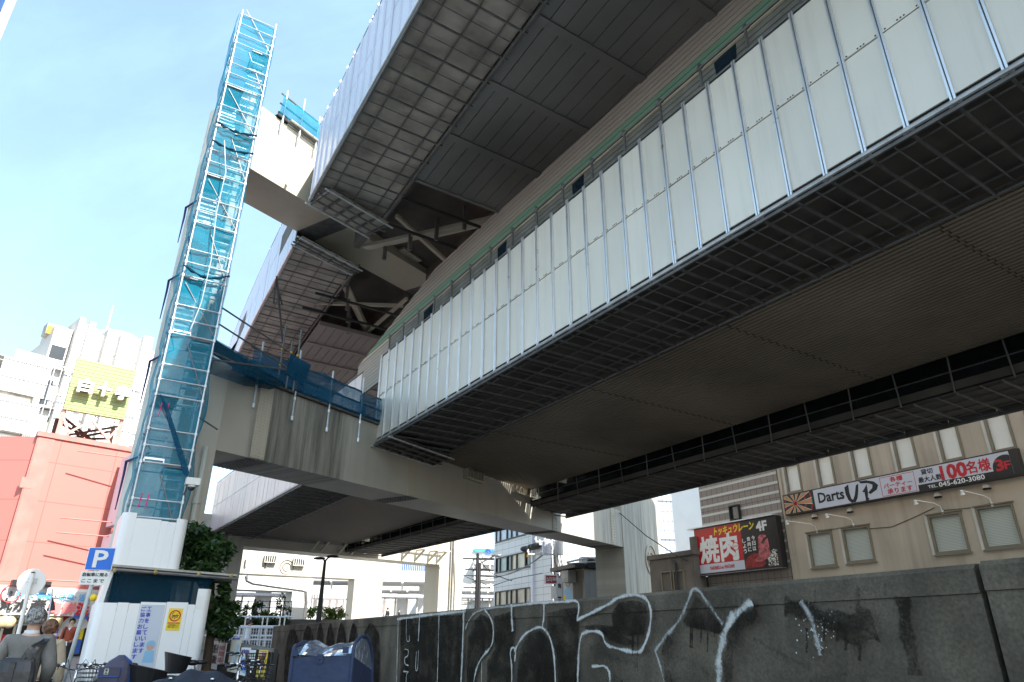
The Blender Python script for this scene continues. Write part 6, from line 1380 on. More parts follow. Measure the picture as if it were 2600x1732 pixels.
def banner():
    F = Plane(*FR_.p(0, 0, .35).xy, 45)
    x = lambda px, y=1530: F.c(px, y)[0]; z = lambda y, px=110: F.c(px, y)[1]
    root = thing('shop_banner', F.p(4, z(1562), .1), 'white seafood shop banner with blue, black and red brush writing under the red wall', 'banner')
    z1, z0 = z(1499), z(1563)
    mb = MB(); n = 24; a0, a1 = x(-60), x(250)
    for i in range(n):
        u0, u1 = a0+(a1-a0)*i/n, a0+(a1-a0)*(i+1)/n; w0, w1 = .04*sin(i*1.7), .04*sin((i+1)*1.7)
        mb.quad(F.p(u0,z0,w0), F.p(u1,z0,w1), F.p(u1,z1,w1*.3), F.p(u0,z1,w0*.3))
    mb.build('cloth', M['banner'], root, True)
    O2 = F.p(0, 0, .08); hz = z1-z0
    def tx(s_, p0, p1, f0, f1, m, bold=.03): text(s_, x(p0), z0+hz*f0, x(p1), z0+hz*f1, O2, F.e, Z, m, root, bold=bold)
    tx('寿司', 34, 75, .68, .95, M['skyblue']); tx('・刺身', 77, 130, .66, .93, M['skyblue']); tx('・活魚', 134, 184, .64, .92, M['skyblue']); tx('・活貝', 186, 226, .62, .9, M['skyblue'])
    tx('丸', 0, 33, .17, .62, M['ink'], .045); tx('水', 37, 74, .15, .6, M['ink'], .045); tx('産', 77, 117, .13, .62, M['ink'], .045)
    tx('海鮮', 124, 194, .08, .55, M['pinkink'], .045); tx('浜', 197, 228, .04, .55, M['inkred'], .05)
    c = F.p(x(20), z0+hz*.8, .085); mb = MB(); mb.torus(c, .36, .03, F.n, 24, 5); mb.build('seal_ring', M['inkred'], root)
    text('漁', x(15), z0+hz*.68, x(25), z0+hz*.92, O2, F.e, Z, M['ink'], root, bold=.02)
    mb = MB(); fbox(mb, F, x(195), x(232), z0-.1, z0+hz*.14, .02, .05); mb.build('blue_wave', M['stripeblue'], root)
    # tall cloth flags at the door and lanterns
    g = FR_
    fl = thing('shop_flag', F.p(x(190), .8, .4), 'yellow and red cloth panel with a fan shape beside the shop entrance', 'banner')
    q0, q1 = x(165, 1600), x(225, 1600)
    mb = MB(); fbox(mb, F, q0, q1, .85, z(1568), -.75, -.7); mb.build('cloth', M['yellow'], fl)
    mb = MB(); cx = x(198, 1600); cz = z(1603); mb.prism([F.p(cx+1.1*cos(pi*k/16+.3), cz+1.25*sin(pi*k/16+.3), -.69) for k in range(17)], F.n*.01); mb.build('red_fan', M['inkred'], fl)
    mb = MB(); mb.prism([F.p(cx+.65*cos(pi*k/16+.3), cz+.75*sin(pi*k/16+.3), -.675) for k in range(17)], F.n*.01); mb.build('white_fan', M['paper'], fl)
    mb = MB(); fbox(mb, F, q0, q1, .86, 1.5, -.69, -.68); mb.build('wave_band', M['stripeblue'], fl)
    mb = MB(); fbox(mb, F, x(143,1600), x(156,1600), 1.5, 2.9, -.5, -.45); pf = mb.build('purple_flag', M['purple'], fl)
    for k in range(4): mb = MB(); fbox(mb, F, x(144,1600), x(155,1600), 1.65+k*.3, 1.75+k*.3, -.445, -.44); mb.build('writing_line', M['paper'], pf)
    for k, px in enumerate((-6, 11, 28, 133, 148)):
        p = F.p(x(px, 1575), z(1577), -.3); t = thing('paper_lantern', p-Z*.3, 'pale paper lantern hanging under the seafood banner, one of a row', 'lantern', 'paper lanterns under the shop banner')
        mb = MB(); mb.lathe(p-Z*.3, [(.14,0),(.24,.08),(.28,.3),(.24,.52),(.14,.6)], 12); mb.build('shade', M['lantern'], t, True)
        mb = MB(); mb.lathe(p-Z*.34, [(.15,0),(.15,.05)], 12); mb.lathe(p+Z*.29, [(.15,0),(.15,.05)], 12); mb.build('rim', M['dark'], t)
    b = thing('menu_board', F.p(x(60, 1575), z(1582), -.3), 'dark menu board with pale writing between the lanterns', 'sign')
    mb = MB(); fbox(mb, F, x(42,1575), x(128,1575), z(1584), z(1570), -.4, -.36); mb.build('board', M['menu'], b)
    text('メニュー', x(48,1575), z(1582), x(72,1575), z(1573), F.p(0,0,-.35), F.e, Z, M['lantern'], b, bold=.02); text('始!!', x(110,1575), z(1582), x(126,1575), z(1573), F.p(0,0,-.35), F.e, Z, M['lantern'], b, bold=.02)
M['banner'] = mat('banner_cloth', (.62,.62,.61), .8, 0, .03); M['skyblue'] = mat('ink_sky_blue', (.10,.38,.70), .6); M['pinkink'] = mat('ink_salmon', (.72,.20,.20), .6); M['purple'] = mat('purple_cloth', (.36,.12,.5), .7)
M['lantern'] = mat('paper_lantern', (.62,.48,.28), .7); M['menu'] = mat('menu_ground', (.16,.14,.05), .7)
banner()
# green rooftop sign on a lattice
FGs = Plane(*atY(160, 1041, 44).xy, 50)
def greensign():
    c = [FGs.c(160,1041), FGs.c(316,1064), FGs.c(346,938), FGs.c(195,913)]
    a0, a1 = (c[0][0]+c[3][0])/2, (c[1][0]+c[2][0])/2; z0, z1 = (c[0][1]+c[1][1])/2, (c[2][1]+c[3][1])/2
    root = thing('rooftop_sign', FGs.p((a0+a1)/2, FGs.c(200,1120)[1], 0), 'pale green rooftop sign with three white raised characters on a rusty pink steel lattice', 'billboard')
    mb = MB(); n = 30
    for k in range(n): h = (z1-z0)/n; fbox(mb, FGs, a0, a1, z0+k*h, z0+(k+.86)*h, -.1, .05+.02*(k % 2))
    fbox(mb, FGs, a0, a1, z0, z1, -.3, -.1); mb.build('board', M['green'], root)
    w_, h_ = a1-a0, z1-z0
    for s_, f in (('白', .14), ('十', .44), ('字', .76)):
        text(s_, a0+w_*(f-.02), z0+h_*.34, a0+w_*(f+.2), z0+h_*.58, FGs.p(0,0,.1), FGs.e, Z, M['white'], root, 'raised_character', .055, ext=.55)
    zr = FGs.c(160,1150)[1]-1.0
    for b in (0, -2.5):
        m = M['latt'] if b == 0 else M['rustdark']
        for a in (a0+.1, a1-.1):
            mb = MB(); mb.bar(FGs.p(a,zr,b-.2), FGs.p(a,z0,b-.2), .2, .2); mb.build('leg', m, root)
        w2 = (a1-a0)
        for (x0, y0, x1, y1) in ((0,.95,.18,.62),(.18,.62,0,.3),(.18,.62,.5,.9),(.5,.9,.82,.62),(.82,.62,1,.95),(.82,.62,1,.3),(.82,.62,.78,0),(.18,.62,.12,0)) if b == 0 else ((0,.95,1,.6),(1,.95,0,.55),(.1,.2,.5,.45),(.9,.1,.5,.45),(0,.6,1,.8),(.3,.9,.8,.3),(.1,.2,.2,0),(.9,.1,.95,0),(0,.25,.25,.25)):
            mb = MB(); mb.bar(FGs.p(a0+w2*x0,zr+(z0-zr)*y0,b-.2), FGs.p(a0+w2*x1,zr+(z0-zr)*y1,b-.2), .16, .14); mb.build('lattice_bar', m, root)
    for (x, dz) in ((0, .9), (.5, .75), (1, .9)):
        mb = MB(); mb.bar(FGs.p(a0+(a1-a0)*x, zr+(z0-zr)*dz, -.2), FGs.p(a0+(a1-a0)*(1-x)*.8, zr+(z0-zr)*dz*.7, -2.7), .12, .12); mb.build('lattice_bar', M['rustdark'], root)
M['green'] = mat('sign_pale_green', (.27,.36,.15), .5, 0, .03); M['latt'] = mat('lattice_pink', (.58,.33,.29), .6); M['rustdark'] = mat('lattice_rust', (.06,.028,.022), .8)
greensign()
# white service building behind
FWb = Plane(*atY(100, 1000, 74).xy, 42)
def whiteb():
    x = lambda px, y=950: FWb.c(px, y)[0]; z = lambda y, px=200: FWb.c(px, y)[1]
    root = thing('white_service_building', FWb.p(10, 0, -5), 'white building of stepped shafts, railed balconies and round roof ducts behind the green sign', 'building')
    a0, a1 = x(100), x(420)
    mb = MB(); fbox(mb, FWb, a0, a1, 0, z(870), -12, 0); mb.build('wall', M['white_far'], root)
    for k, (p0, p1, yt, out) in enumerate(((120,168,842,1.0),(172,188,816,2.0),(190,212,832,1.4),(200,216,828,2.0),(214,240,845,1.4),(240,262,858,.8),(252,270,848,2.0),(272,300,872,1.0),(288,316,868,2.0),(316,350,890,1.0),(347,372,868,2.0),(372,420,905,.6))):
        mb = MB(); dy = 0; fbox(mb, FWb, x(p0, 880), x(p1, 880), 0, FWb.c(p1, yt)[1], -4, out+.002*k); sh = mb.build('shaft', M['white_far'], root)
        for j in range(5):
            mb = MB(); zz = FWb.c(p1, yt)[1]-2.2-j*2.6; fbox(mb, FWb, x(p0,880)+.003, x(p1,880)-.003, zz, zz+.07, out+.0025+.002*k, out+.012+.002*k); mb.build('joint', M['dark'], sh)  # joints coloured dark to stand in for the shadow contrast on the shafts
    for (p0, p1, y0, y1) in ((119,158,918,884),(172,184,928,895),(162,185,985,940),(130,150,1040,975)):
        mb = MB(); fbox(mb, FWb, x(p0,900), x(p1,900), z(y0,(p0+p1)/2), z(y1,(p0+p1)/2), 1.01, 1.04); mb.build('opening', M['glass'], root)
    mb = MB(); p = FWb.w(318, 858)-FWb.n*3; mb.lathe(p-Z*2.2, [(2.6,0),(2.7,1),(2.7,2.8),(2.4,3.2)], 24); mb.build('round_duct', M['white_far'], root, True)
    mb = MB(); p = FWb.w(298, 872)-FWb.n*1; mb.tube([p-Z*2.5, p-Z*.3, p+FWb.e*1.0+Z*.5, p+FWb.e*2.2+Z*.6], 1.0, 12); mb.build('round_duct', M['white_far'], root, True)
    for px, y in ((136, 836), (343, 880)):
        mb = MB(); p = FWb.w(px, y)-FWb.n*1; mb.box(p, .5, .5, .5, FWb.e, FWb.n); mb.build('orange_vent', M['orange'], root)
    mb = MB(); p = FWb.w(150, 836)-FWb.n*1.5; mb.box(p, 1.1, .8, .7, FWb.e, FWb.n); mb.build('roof_unit', M['deck_grey'], root)
    p = FWb.w(268, 848); mb = MB(); q = FWb.w(283, 775); mb.tube([p-Z, Vector((p.x, p.y, q.z))], .09, 6); mb.build('mast', M['white_far'], root)
    # left wing with railed balconies
    l0, l1 = x(-40), x(108)
    mb = MB(); fbox(mb, FWb, l0, l1, 0, z(925,60), -10, .3); wg = mb.build('wing', M['white_far'], root)
    for (y0, y1) in ((1012, 940), (1110, 1045)):
        mb = MB(); fbox(mb, FWb, l0+1, x(106), z(y0,60), z(y1,60), .31, .34); mb.build('balcony_recess', M['deck_grey'], wg)
        mb = MB(); fbox(mb, FWb, l0+6, l0+8.5, z(y0,60)+.1, z(y0,60)+1.8, .5, 1.1); mb.build('air_unit', M['frame_lt'], wg)
        mb = MB(); n = 26
        for k in range(n): a = l0+1+(x(120)-l0-1)*k/n; fbox(mb, FWb, a, a+.12, z(y0,60), z(y1-8,60), 1.5, 1.6)
        for f in (0, .45, 1): fbox(mb, FWb, l0+1, x(120), z(y0,60)+(z(y1-8,60)-z(y0,60))*f, z(y0,60)+(z(y1-8,60)-z(y0,60))*f+.12, 1.62, 1.7)
        mb.build('railing', M['white'], wg)
        mb = MB(); fbox(mb, FWb, l0, x(175), z(y1-12,60), z(y1-8,60)+.2, .35, 1.7); mb.build('slab_edge', M['white_far'], wg)
    mb = MB(); n = 22
    for k in range(n+1): a = x(22)+(x(110)-x(22))*k/n; fbox(mb, FWb, a-.03, a+.03, z(925,60), z(895,60), .2, .26)
    for f in (895, 908): fbox(mb, FWb, x(22), x(110), z(f,60), z(f,60)+.08, .27, .33)
    mb.build('roof_railing', M['white'], root)
    mb = MB()
    for k in range(16):
        a = x(120)+(x(380)-x(120))*k/15
        mb.bar(FWb.p(a, z(1090), 2.6), FWb.p(a, z(960), 2.6), .07, .07)
    for y in (960, 1030): mb.bar(FWb.p(x(120), z(y), 2.65), FWb.p(x(385), z(y), 2.65), .12, .12)
    mb.build('cage_rails', M['signgrey'], root)
whiteb()
FQ = atY(43, 0, 52)
def cornerb():
    root = thing('glass_tower', (FQ.x-8, FQ.y, 0), 'corner of a tall white and blue glazed tower at the top left edge', 'building')
    mb = MB(); mb.hexa([Vector((FQ.x-16,FQ.y+4,-.2)), Vector((FQ.x,FQ.y,-.2)), Vector((FQ.x-16,FQ.y+14,-.2)), Vector((FQ.x-26,FQ.y+14,-.2)), Vector((FQ.x-16,FQ.y+4,95)), Vector((FQ.x,FQ.y,95)), Vector((FQ.x-16,FQ.y+14,95)), Vector((FQ.x-26,FQ.y+14,95))]); mb.build('wall', M['white_far'], root)
    d = Vector((-16,4,0)).normalized(); n = Vector((-4,-16,0)).normalized()
    z0 = FQ.z-1.2
    mb = MB(); c = Vector((FQ.x,FQ.y,0))
    mb.prism([c+d*1.6+Z*(z0)+n*.02, c+d*14+Z*(z0)+n*.02, c+d*14+Z*(z0+18)+n*.02, c+d*1.6+Z*(z0+18)+n*.02], n*.06); mb.build('glazing', M['towerglass'], root)
    for k in range(5): mb = MB(); mb.prism([c+d*(.35+.3*k)+Z*20+n*.01, c+d*(.38+.3*k)+Z*20+n*.01, c+d*(.38+.3*k)+Z*94+n*.01, c+d*(.35+.3*k)+Z*94+n*.01], n*.02); mb.build('joint', M['frame_lt'], root)
M['towerglass'] = mat('tower_glass', (.05,.12,.32), .15)
cornerb()
# ================================================================== street furniture
def psign():
    Y = 10.5; b0 = atY(187, 1732, Y); top = atY(236, 1482, Y); g = ground_z(Y)
    root = thing('parking_sign', (b0.x, Y, g), 'blue bicycle parking sign with a white P on a pale leaning pole', 'road sign')
    F = Plane(b0.x, Y, 78); xb = lambda px, y: F.c(px, y)[0]; zb = lambda y, px=240: F.c(px, y)[1]
    a0, a1, z0, z1 = xb(213,1450), xb(213,1450)+.36, zb(1448), zb(1390)
    ctr = (a0+a1)/2
    mb = MB(); mb.tube([F.p(ctr-.16, g, -.04), F.p(ctr-.04, z0-.1, -.04), F.p(ctr, z1-.02, -.04)], .03, 8); mb.build('pole', M['polepale'], root, True)
    mb = MB(); fbox(mb, F, a0, a1, z0, z1, -.005, .004); mb.build('plate', M['white'], root)
    mb = MB(); fbox(mb, F, a0+.008, a1-.008, z0+.008, z1-.008, .004, .006); mb.build('blue_field', M['blue'], root)
    text('P', a0+.10, z0+.045, a1-.085, z1-.045, F.p(0,0,.007), F.e, Z, M['white'], root, bold=.02)
    mb = MB(); fbox(mb, F, a0-.03, a1-.02, z0-.20, z0-.012, -.003, .006); mb.build('lower_plate', M['white'], root)
    text('自転車に限る', a0-.0, z0-.085, a1-.03, z0-.035, F.p(0,0,.008), F.e, Z, M['ink'], root, bold=.02); text('ここまで', a0-.0, z0-.17, a1-.06, z0-.12, F.p(0,0,.008), F.e, Z, M['ink'], root, bold=.01)
    mb = MB(); mb.torus(F.p(ctr-.02, z0-.1, -.04), .034, .006, Z, 10, 4); mb.build('band', M['chrome'], root)
    mb = MB(); mb.sphere(F.p(ctr+.0, zb(1518), .03)+F.e*.04, .05, n=8, m=6); mb.build('yellow_knob', M['yellow'], root)
M['polepale'] = mat('pole_pale', (.55,.62,.66), .45)
psign()
def mirror():
    Y = 12.0; c = atY(80, 1478, Y); g = ground_z(Y); b = atY(28, 1700, Y)
    root = thing('round_road_sign', (b.x, Y, g), 'round road sign seen from its white back, on a banded white pole', 'road sign')
    mb = MB(); n = Vector((-.3, 1, .1)).normalized(); mb.lathe(c, [(.205,-.008),(.21,0),(.205,.008)], 32, n); mb.build('disc', M['white'], root)
    mb = MB(); mb.bar(c-n*.02-Vector((.09,0,.0)), c-n*.02+Vector((.09,0,0)), .02, .02, n); mb.bar(c+Z*.05-n*.02-Vector((.09,0,.0)), c+Z*.05-n*.02+Vector((.09,0,0)), .02, .02, n); mb.build('back_rail', M['signgrey'], root)
    p0, p1 = Vector((b.x, Y, g)), c+Z*.14-n*.045
    mb = MB(); mb.tube([p0, p1], .03, 8); mb.build('pole', M['white'], root)
    d = (p1-p0)
    for f0, f1, m in ((.50,.54,'inkblue'),(.46,.50,'yellow')):
        mb = MB(); mb.tube([p0+d*f0, p0+d*f1], .033, 8); mb.build('band', M[m], root)
    mb = MB(); mb.box(p1+Z*.01, .02, .02, .01); mb.build('clip', M['dark'], root)
mirror()
def dpole():
    Y = 11.5; root = thing('small_flag_pole', atY(118, 1700, Y), 'thin pole with a furled dark cloth in front of the seafood banner', 'flag')
    mb = MB(); mb.tube([atY(112,1640,Y), atY(134,1495,Y)], .012, 6); mb.build('pole', M['signgrey'], root)
    mb = MB(); q = [atY(130,1515,Y), atY(137,1530,Y), atY(138,1550,Y), atY(118,1552,Y), atY(124,1538,Y)]; mb.prism(q, Vector((0,.02,0))); mb.build('cloth', M['dark'], root)
dpole()
# iron picket fence with posters
def pfence():
    p0, p1 = atY(533, 1622, 20.5), atY(694, 1652, 13.8); az = math.degrees(atan2(p1.x-p0.x, p1.y-p0.y)); F = Plane(p0.x, p0.y, az)
    L = (Vector((p1.x,p1.y,0))-Vector((p0.x,p0.y,0))).length; zt = lambda a: p0.z+(p1.z-p0.z)*a/L; g = lambda a: ground_z(p0.y+(p1.y-p0.y)*a/L)
    root = thing('picket_fence', F.p(L/2, g(L/2), 0), 'black picket fence hung with posters, between the white hoarding and the graffiti wall', 'fence')
    mb = MB(); mb.bar(F.p(0, zt(0)), F.p(L, zt(L)), .07, .06); mb.build('top_rail', M['pipe'], root)
    mb = MB(); mb.bar(F.p(0, g(0)+.15), F.p(L, g(L)+.15), .05, .05); mb.build('bottom_rail', M['blackp'], root)
    n = int(L/.11)
    for k in range(min(n, 96)):
        a = L*(k+.5)/n; mb = MB(); mb.bar(F.p(a, g(a)), F.p(a, zt(a)-.03), .03, .03, F.n); mb.build('picket', M['blackp'], root)
    for k in range(5):
        a = L*k/4; mb = MB(); mb.bar(F.p(a, g(a), -.05), F.p(a, zt(a)+.03, -.05), .07, .07, F.n); mb.build('post', M['blackp'], root)
    mb = MB(); mb.prism([F.p(0, g(0)+.1, -.12), F.p(L, g(L)+.1, -.12), F.p(L, zt(L)-.05, -.12), F.p(0, zt(0)-.05, -.12)], F.n*.01); mb.build('backing_board', M['blackp'], root)
    specs = [((541,1628,560,1700), 'paper', 'white poster of heavy black brush writing', [('お知らせ','ink',.55,.9),('駐輪禁止','ink',.2,.5)]),
             ((559,1632,577,1688), 'paper', 'white poster of pink printed writing', [('自転車','pinkink',.66,.86),('整理区域','pinkink',.38,.6),('お願い','pinkink',.1,.32)]),
             ((588,1618,612,1708), 'mapc', 'tall bleached map poster', [('案内図','inkblue',.93,.98)]),
             ((614,1644,638,1716), 'paper', 'white poster with blue printed block and red corners', [('自転車','inkblue',.78,.92)]),
             ((638,1650,652,1700), 'paper', 'small white poster with green printed lines', [('お知らせ','barrier_green',.72,.84),('放置禁止','barrier_green',.4,.5)]),
             ((660,1650,682,1724), 'yellow', 'yellow poster with red printed writing', [('警告','paper',.84,.93),('自転車等','inkred',.66,.76),('放置禁止','inkred',.5,.6),('撤去します','inkred',.32,.43)])]
    for (x0, y0, x1, y1), m, lab, wr in specs:
        a0, a1 = F.c(x0, (y0+y1)/2)[0], F.c(x1, (y0+y1)/2)[0]; z1 = F.c((x0+x1)/2, y0)[1]; z0 = F.c((x0+x1)/2, y1)[1]
        t = thing('poster', F.p((a0+a1)/2, z0, .05), lab+', on the black picket fence', 'poster')
        mb = MB(); fbox(mb, F, a0, a1, z0, z1, .035, .05); mb.build('sheet', M[m], t)
        w_, h_ = a1-a0, z1-z0
        for s_, mm, f0, f1 in wr: text(s_, a0+w_*.12, z0+h_*f0, a0+w_*.88, z0+h_*f1, F.p(0,0,.053), F.e, Z, M[mm], t, bold=.03)
        if 'block' in lab:
            mb = MB(); mb.prism([F.p(a0+w_*u, z0+h_*v, .052) for u, v in ((.15,.62),(.55,.62),(.6,.5),(.88,.5),(.86,.06),(.45,.12),(.42,.3),(.12,.3))], F.n*.002); mb.build('blue_print', M['helmet'], t)
            text('放置', a0+w_*.12, z0+h_*.2, a0+w_*.9, z0+h_*.5, F.p(0,0,.058), F.e, Z, M['inkblue'], t, bold=.03)
            for u in (.08, .8): mb = MB(); fbox(mb, F, a0+w_*u, a0+w_*(u+.12), z0+h_*.8, z0+h_*.9, .051, .054); mb.build('red_mark', M['inkred'], t)
        if 'yellow' in lab: mb = MB(); fbox(mb, F, a0+w_*.12, a0+w_*.88, z0+h_*.82, z0+h_*.95, .050, .0525); mb.build('plum_band', M['pink'], t)
        if 'map' in lab: mb = MB(); mb.prism([F.p(a0+w_*u, z0+h_*v, .052) for u, v in ((.5,.2),(.75,.45),(.7,.7),(.85,.8),(.9,.75),(.82,.4),(.62,.15))], F.n*.002); mb.build('river_print', M['helmet'], t)
M['mapc'] = mat('faded_map', (.58,.54,.46), .7, 0, .2, 9)
pfence()
def railing():
    Y = 27; p0, p1 = atY(560, 1592, Y), atY(700, 1594, Y); g = ground_z(Y)
    root = thing('grid_railing', ((p0.x+p1.x)/2, Y, g), 'pale pipe railing with a wire grid, behind the picket fence', 'railing')
    H_ = (p0.z+p1.z)/2-g
    for f, r in ((1, .04), (.72, .03), (.4, .03), (.08, .03)):
        mb = MB(); mb.tube([Vector((p0.x, Y, g+H_*f)), Vector((p1.x, Y, g+H_*f))], r, 6); mb.build('rail', M['signgrey'], root)
    n = 20
    for k in range(n+1):
        x = p0.x+(p1.x-p0.x)*k/n; mb = MB(); mb.tube([Vector((x, Y+.03, g)), Vector((x, Y+.03, g+H_-.02))], .012 if k % 7 else .035, 5); mb.build('upright', M['signgrey'], root)
    mb = MB()
    for j in range(12): mb.tube([Vector((p0.x, Y+.06, g+H_*j/12)), Vector((p1.x, Y+.06, g+H_*j/12))], .007, 4)
    mb.build('wire', M['signgrey'], root)
railing()
# raised terrace beyond: planter, hedge, fence, lamp
def leaves(mb, c, rx, ry, rz, n, size, rnd, shell=.55, clumps=14):
    cs = []
    for _ in range(clumps):
        while True:
            v = Vector((rnd.uniform(-1,1), rnd.uniform(-1,1), rnd.uniform(-1,1)))
            if .25 < v.length < 1: break
        cs.append((v, rnd.uniform(.22,.42)))
    for i in range(n):
        v, r = cs[rnd.randrange(clumps)]
        d = Vector((rnd.gauss(0,1), rnd.gauss(0,1), rnd.gauss(0,1))); d.normalize(); q = v+d*r*rnd.uniform(shell, 1.0)
        p = Vector(c)+Vector((q.x*rx, q.y*ry, q.z*rz))
        a = Vector((rnd.gauss(0,1), rnd.gauss(0,1), rnd.gauss(-.5,.6))).normalized(); b = a.cross(Vector((rnd.gauss(0,1), rnd.gauss(0,1), rnd.gauss(0,1)))).normalized()
        s_ = size*rnd.uniform(.6,1.25); mb.m = rnd.choice((0,0,0,1,1,2)) if len(getattr(mb,'pal',[])) > 2 else 0
        mb.add([p, p+a*s_*.5+b*s_*.22, p+a*s_, p+a*s_*.5-b*s_*.22], [(0,1,2,3)])
def leafmat(name, col):
    m, t, b = nodes(name); b.inputs['Base Color'].default_value = col+(1,); b.inputs['Roughness'].default_value = .45
    L = t.links.new; o = t.nodes['Material Output']; tr = t.nodes.new('ShaderNodeBsdfTranslucent'); tr.inputs[0].default_value = (col[0]*1.2, col[1]*1.5, col[2]*.6, 1); x = t.nodes.new('ShaderNodeMixShader'); x.inputs[0].default_value = .25
    L(b.outputs[0], x.inputs[1]); L(tr.outputs[0], x.inputs[2]); L(x.outputs[0], o.inputs[0]); return m
LEAF = [leafmat('leaf_deep', (.018,.05,.016)), leafmat('leaf_mid', (.035,.085,.022)), leafmat('leaf_light', (.075,.15,.04))]
LEAFY = [leafmat('leaf_yellowgreen', (.17,.22,.035)), leafmat('leaf_olive', (.10,.16,.03)), leafmat('leaf_pale', (.26,.30,.08))]
M['bark'] = mat('bark', (.10,.075,.055), .9, 0, .3, 6)
def tree():
    Y = 17.9; rnd = random.Random(11); b = atY(535, 1640, Y); g = ground_z(Y)
    root = thing('street_tree', (b.x, Y, g), 'dark evergreen tree beside the white hoarding, its crown above and below the canopy', 'tree')
    mb = MB(); tip = atY(505, 1400, Y)
    mb.tube([Vector((b.x, Y, g)), Vector((b.x-.05, Y, g+1.4)), Vector((b.x-.3, Y, g+2.6)), tip], [.13, .1, .08, .03], 8)
    for px, py, dy in ((540,1400,.3),(480,1440,-.3),(560,1520,.2),(570,1560,-.2),(515,1480,0)): q = atY(px, py, Y+dy); mb.tube([Vector((b.x-.12, Y, g+1.6+.5*rnd.random())), q.lerp(Vector((b.x, Y, g+1.8)), .4), q], [.05,.035,.012], 6)
    mb.build('trunk', M['bark'], root)
    mb = MB(); mb.pal = LEAF
    for px, py, r, rz, n in ((500,1368,.48,.36,1300),(536,1395,.42,.42,1300),(485,1412,.42,.48,1000),(515,1428,.46,.32,800),(566,1562,.32,.36,800),(552,1530,.28,.5,600),(574,1590,.24,.26,450),(512,1352,.26,.22,350)):
        c = atY(px, py, Y+rnd.uniform(-.2,.2)); leaves(mb, c, r, .6, rz, n, .17, rnd)
    mb.build('crown', LEAF, root, fixn=False)
tree()
TY = 50; TZ = 2.85
def terrace():
    x0, x1 = atY(470, 1580, TY).x, 80
    mb = MB(); mb.hexa([Vector((x0,TY,.9)), Vector((x1,TY,.9)), Vector((x1,125,.9)), Vector((x0,125,.9)), Vector((x0,TY,TZ-.02)), Vector((x1,TY,TZ-.02)), Vector((x1,125,TZ-.02)), Vector((x0,125,TZ-.02))])
    tag(mb.build('raised_terrace', M['terrace']), kind='structure')
    mb = MB(); xa, xb = atY(548, 1580, TY).x, atY(735, 1580, TY).x; mb.box(((xa+xb)/2, TY-.6, 2.0), (xb-xa)/2, .5, .85)
    root = thing('planter', ((xa+xb)/2, TY-.6, 1.15), 'long dark planter overgrown with ivy, behind the grid railing', 'planter')
    mb.build('box', M['deck_dark'], root); rnd = random.Random(4)
    mb = MB(); mb.pal = LEAF
    for k in range(9): leaves(mb, Vector((xa+(xb-xa)*(k+.5)/9, TY-1.15, 2.5)), .65, .25, .5, 260, .2, rnd, clumps=8)
    mb.build('ivy', LEAF, root, fixn=False)
    for k in range(6):
        c = Vector((xa+(xb-xa)*(k+.4)/6, TY-.6, 3.1+.3*(k % 2))); t = thing('planter_shrub', c-Z*.3, ['low dark shrub at the left end of the ivy planter','small bright shrub left of the middle of the ivy planter','leafy shrub in the middle of the ivy planter','dark shrub right of the middle of the ivy planter','grassy upright shrub near the right end of the ivy planter','sparse shrub at the right end of the ivy planter'][k], 'shrub', 'shrubs in the ivy planter')
        mb = MB(); mb.pal = LEAF; leaves(mb, c, .7, .4, .5+.2*(k % 3), 260, .22, rnd, clumps=7); mb.build('foliage', LEAFY if k in (1, 4) else LEAF, t, fixn=False)
        mb = MB(); mb.tube([c-Z*.4, c+Z*.1], .05, 5); mb.build('stem', M['bark'], t)
    rt = thing('terrace_fence', ((xa+xb)/2, TY-.05, TZ), 'thin dark fence along the terrace above the ivy planter', 'fence')
    for k in range(11): mb = MB(); x = xa+(xb-xa)*k/10; mb.bar(Vector((x, TY-.02, TZ)), Vector((x, TY-.02, TZ+1.15)), .06, .06); mb.build('post', M['dark'], rt)
    for h in (.3, .7, 1.1): mb = MB(); mb.bar(Vector((xa, TY-.02, TZ+h)), Vector((xb, TY-.02, TZ+h)), .04, .04); mb.build('rail', M['dark'], rt)
    # street level rails below the planter
    Yr = 38; ra, rb = atY(520, 1600, Yr).x, atY(740, 1600, Yr).x; rr = thing('street_railing', ((ra+rb)/2, Yr, ground_z(Yr)), 'grey steel railing with paired posts below the ivy planter', 'railing')
    zt = atY(640, 1566, Yr).z
    for dz in (0, -.45, -.9): mb = MB(); mb.tube([Vector((ra, Yr, zt+dz)), Vector((rb, Yr, zt+dz))], .045, 6); mb.build('rail', M['pipe_light'], rr)
    for k in range(5):
        for d in (-.12, .12): mb = MB(); x = ra+(rb-ra)*(k+.4)/5+d; mb.tube([Vector((x, Yr, ground_z(Yr))), Vector((x, Yr, zt))], .04, 6); mb.build('post', M['pipe_light'], rr)
    for k, (px, py, n) in enumerate(((812,1556,500),(836,1562,600),(852,1566,500))):
        c = atY(px, py, 56); t = thing('yellow_shrub', c-Z*.8, ['rounded yellow green shrub left of the street lamp foot', 'largest yellow green shrub behind the street lamp foot', 'low yellow green shrub right of the street lamp foot'][k], 'shrub', 'yellow shrubs by the street lamp')
        mb = MB(); mb.pal = LEAFY; leaves(mb, c, .95, .6, .6, n, .24, rnd, clumps=9); mb.build('foliage', LEAFY, t, fixn=False); mb = MB(); mb.tube([c-Z*.9, c], .06, 5); mb.build('stem', M['bark'], t)
terrace()
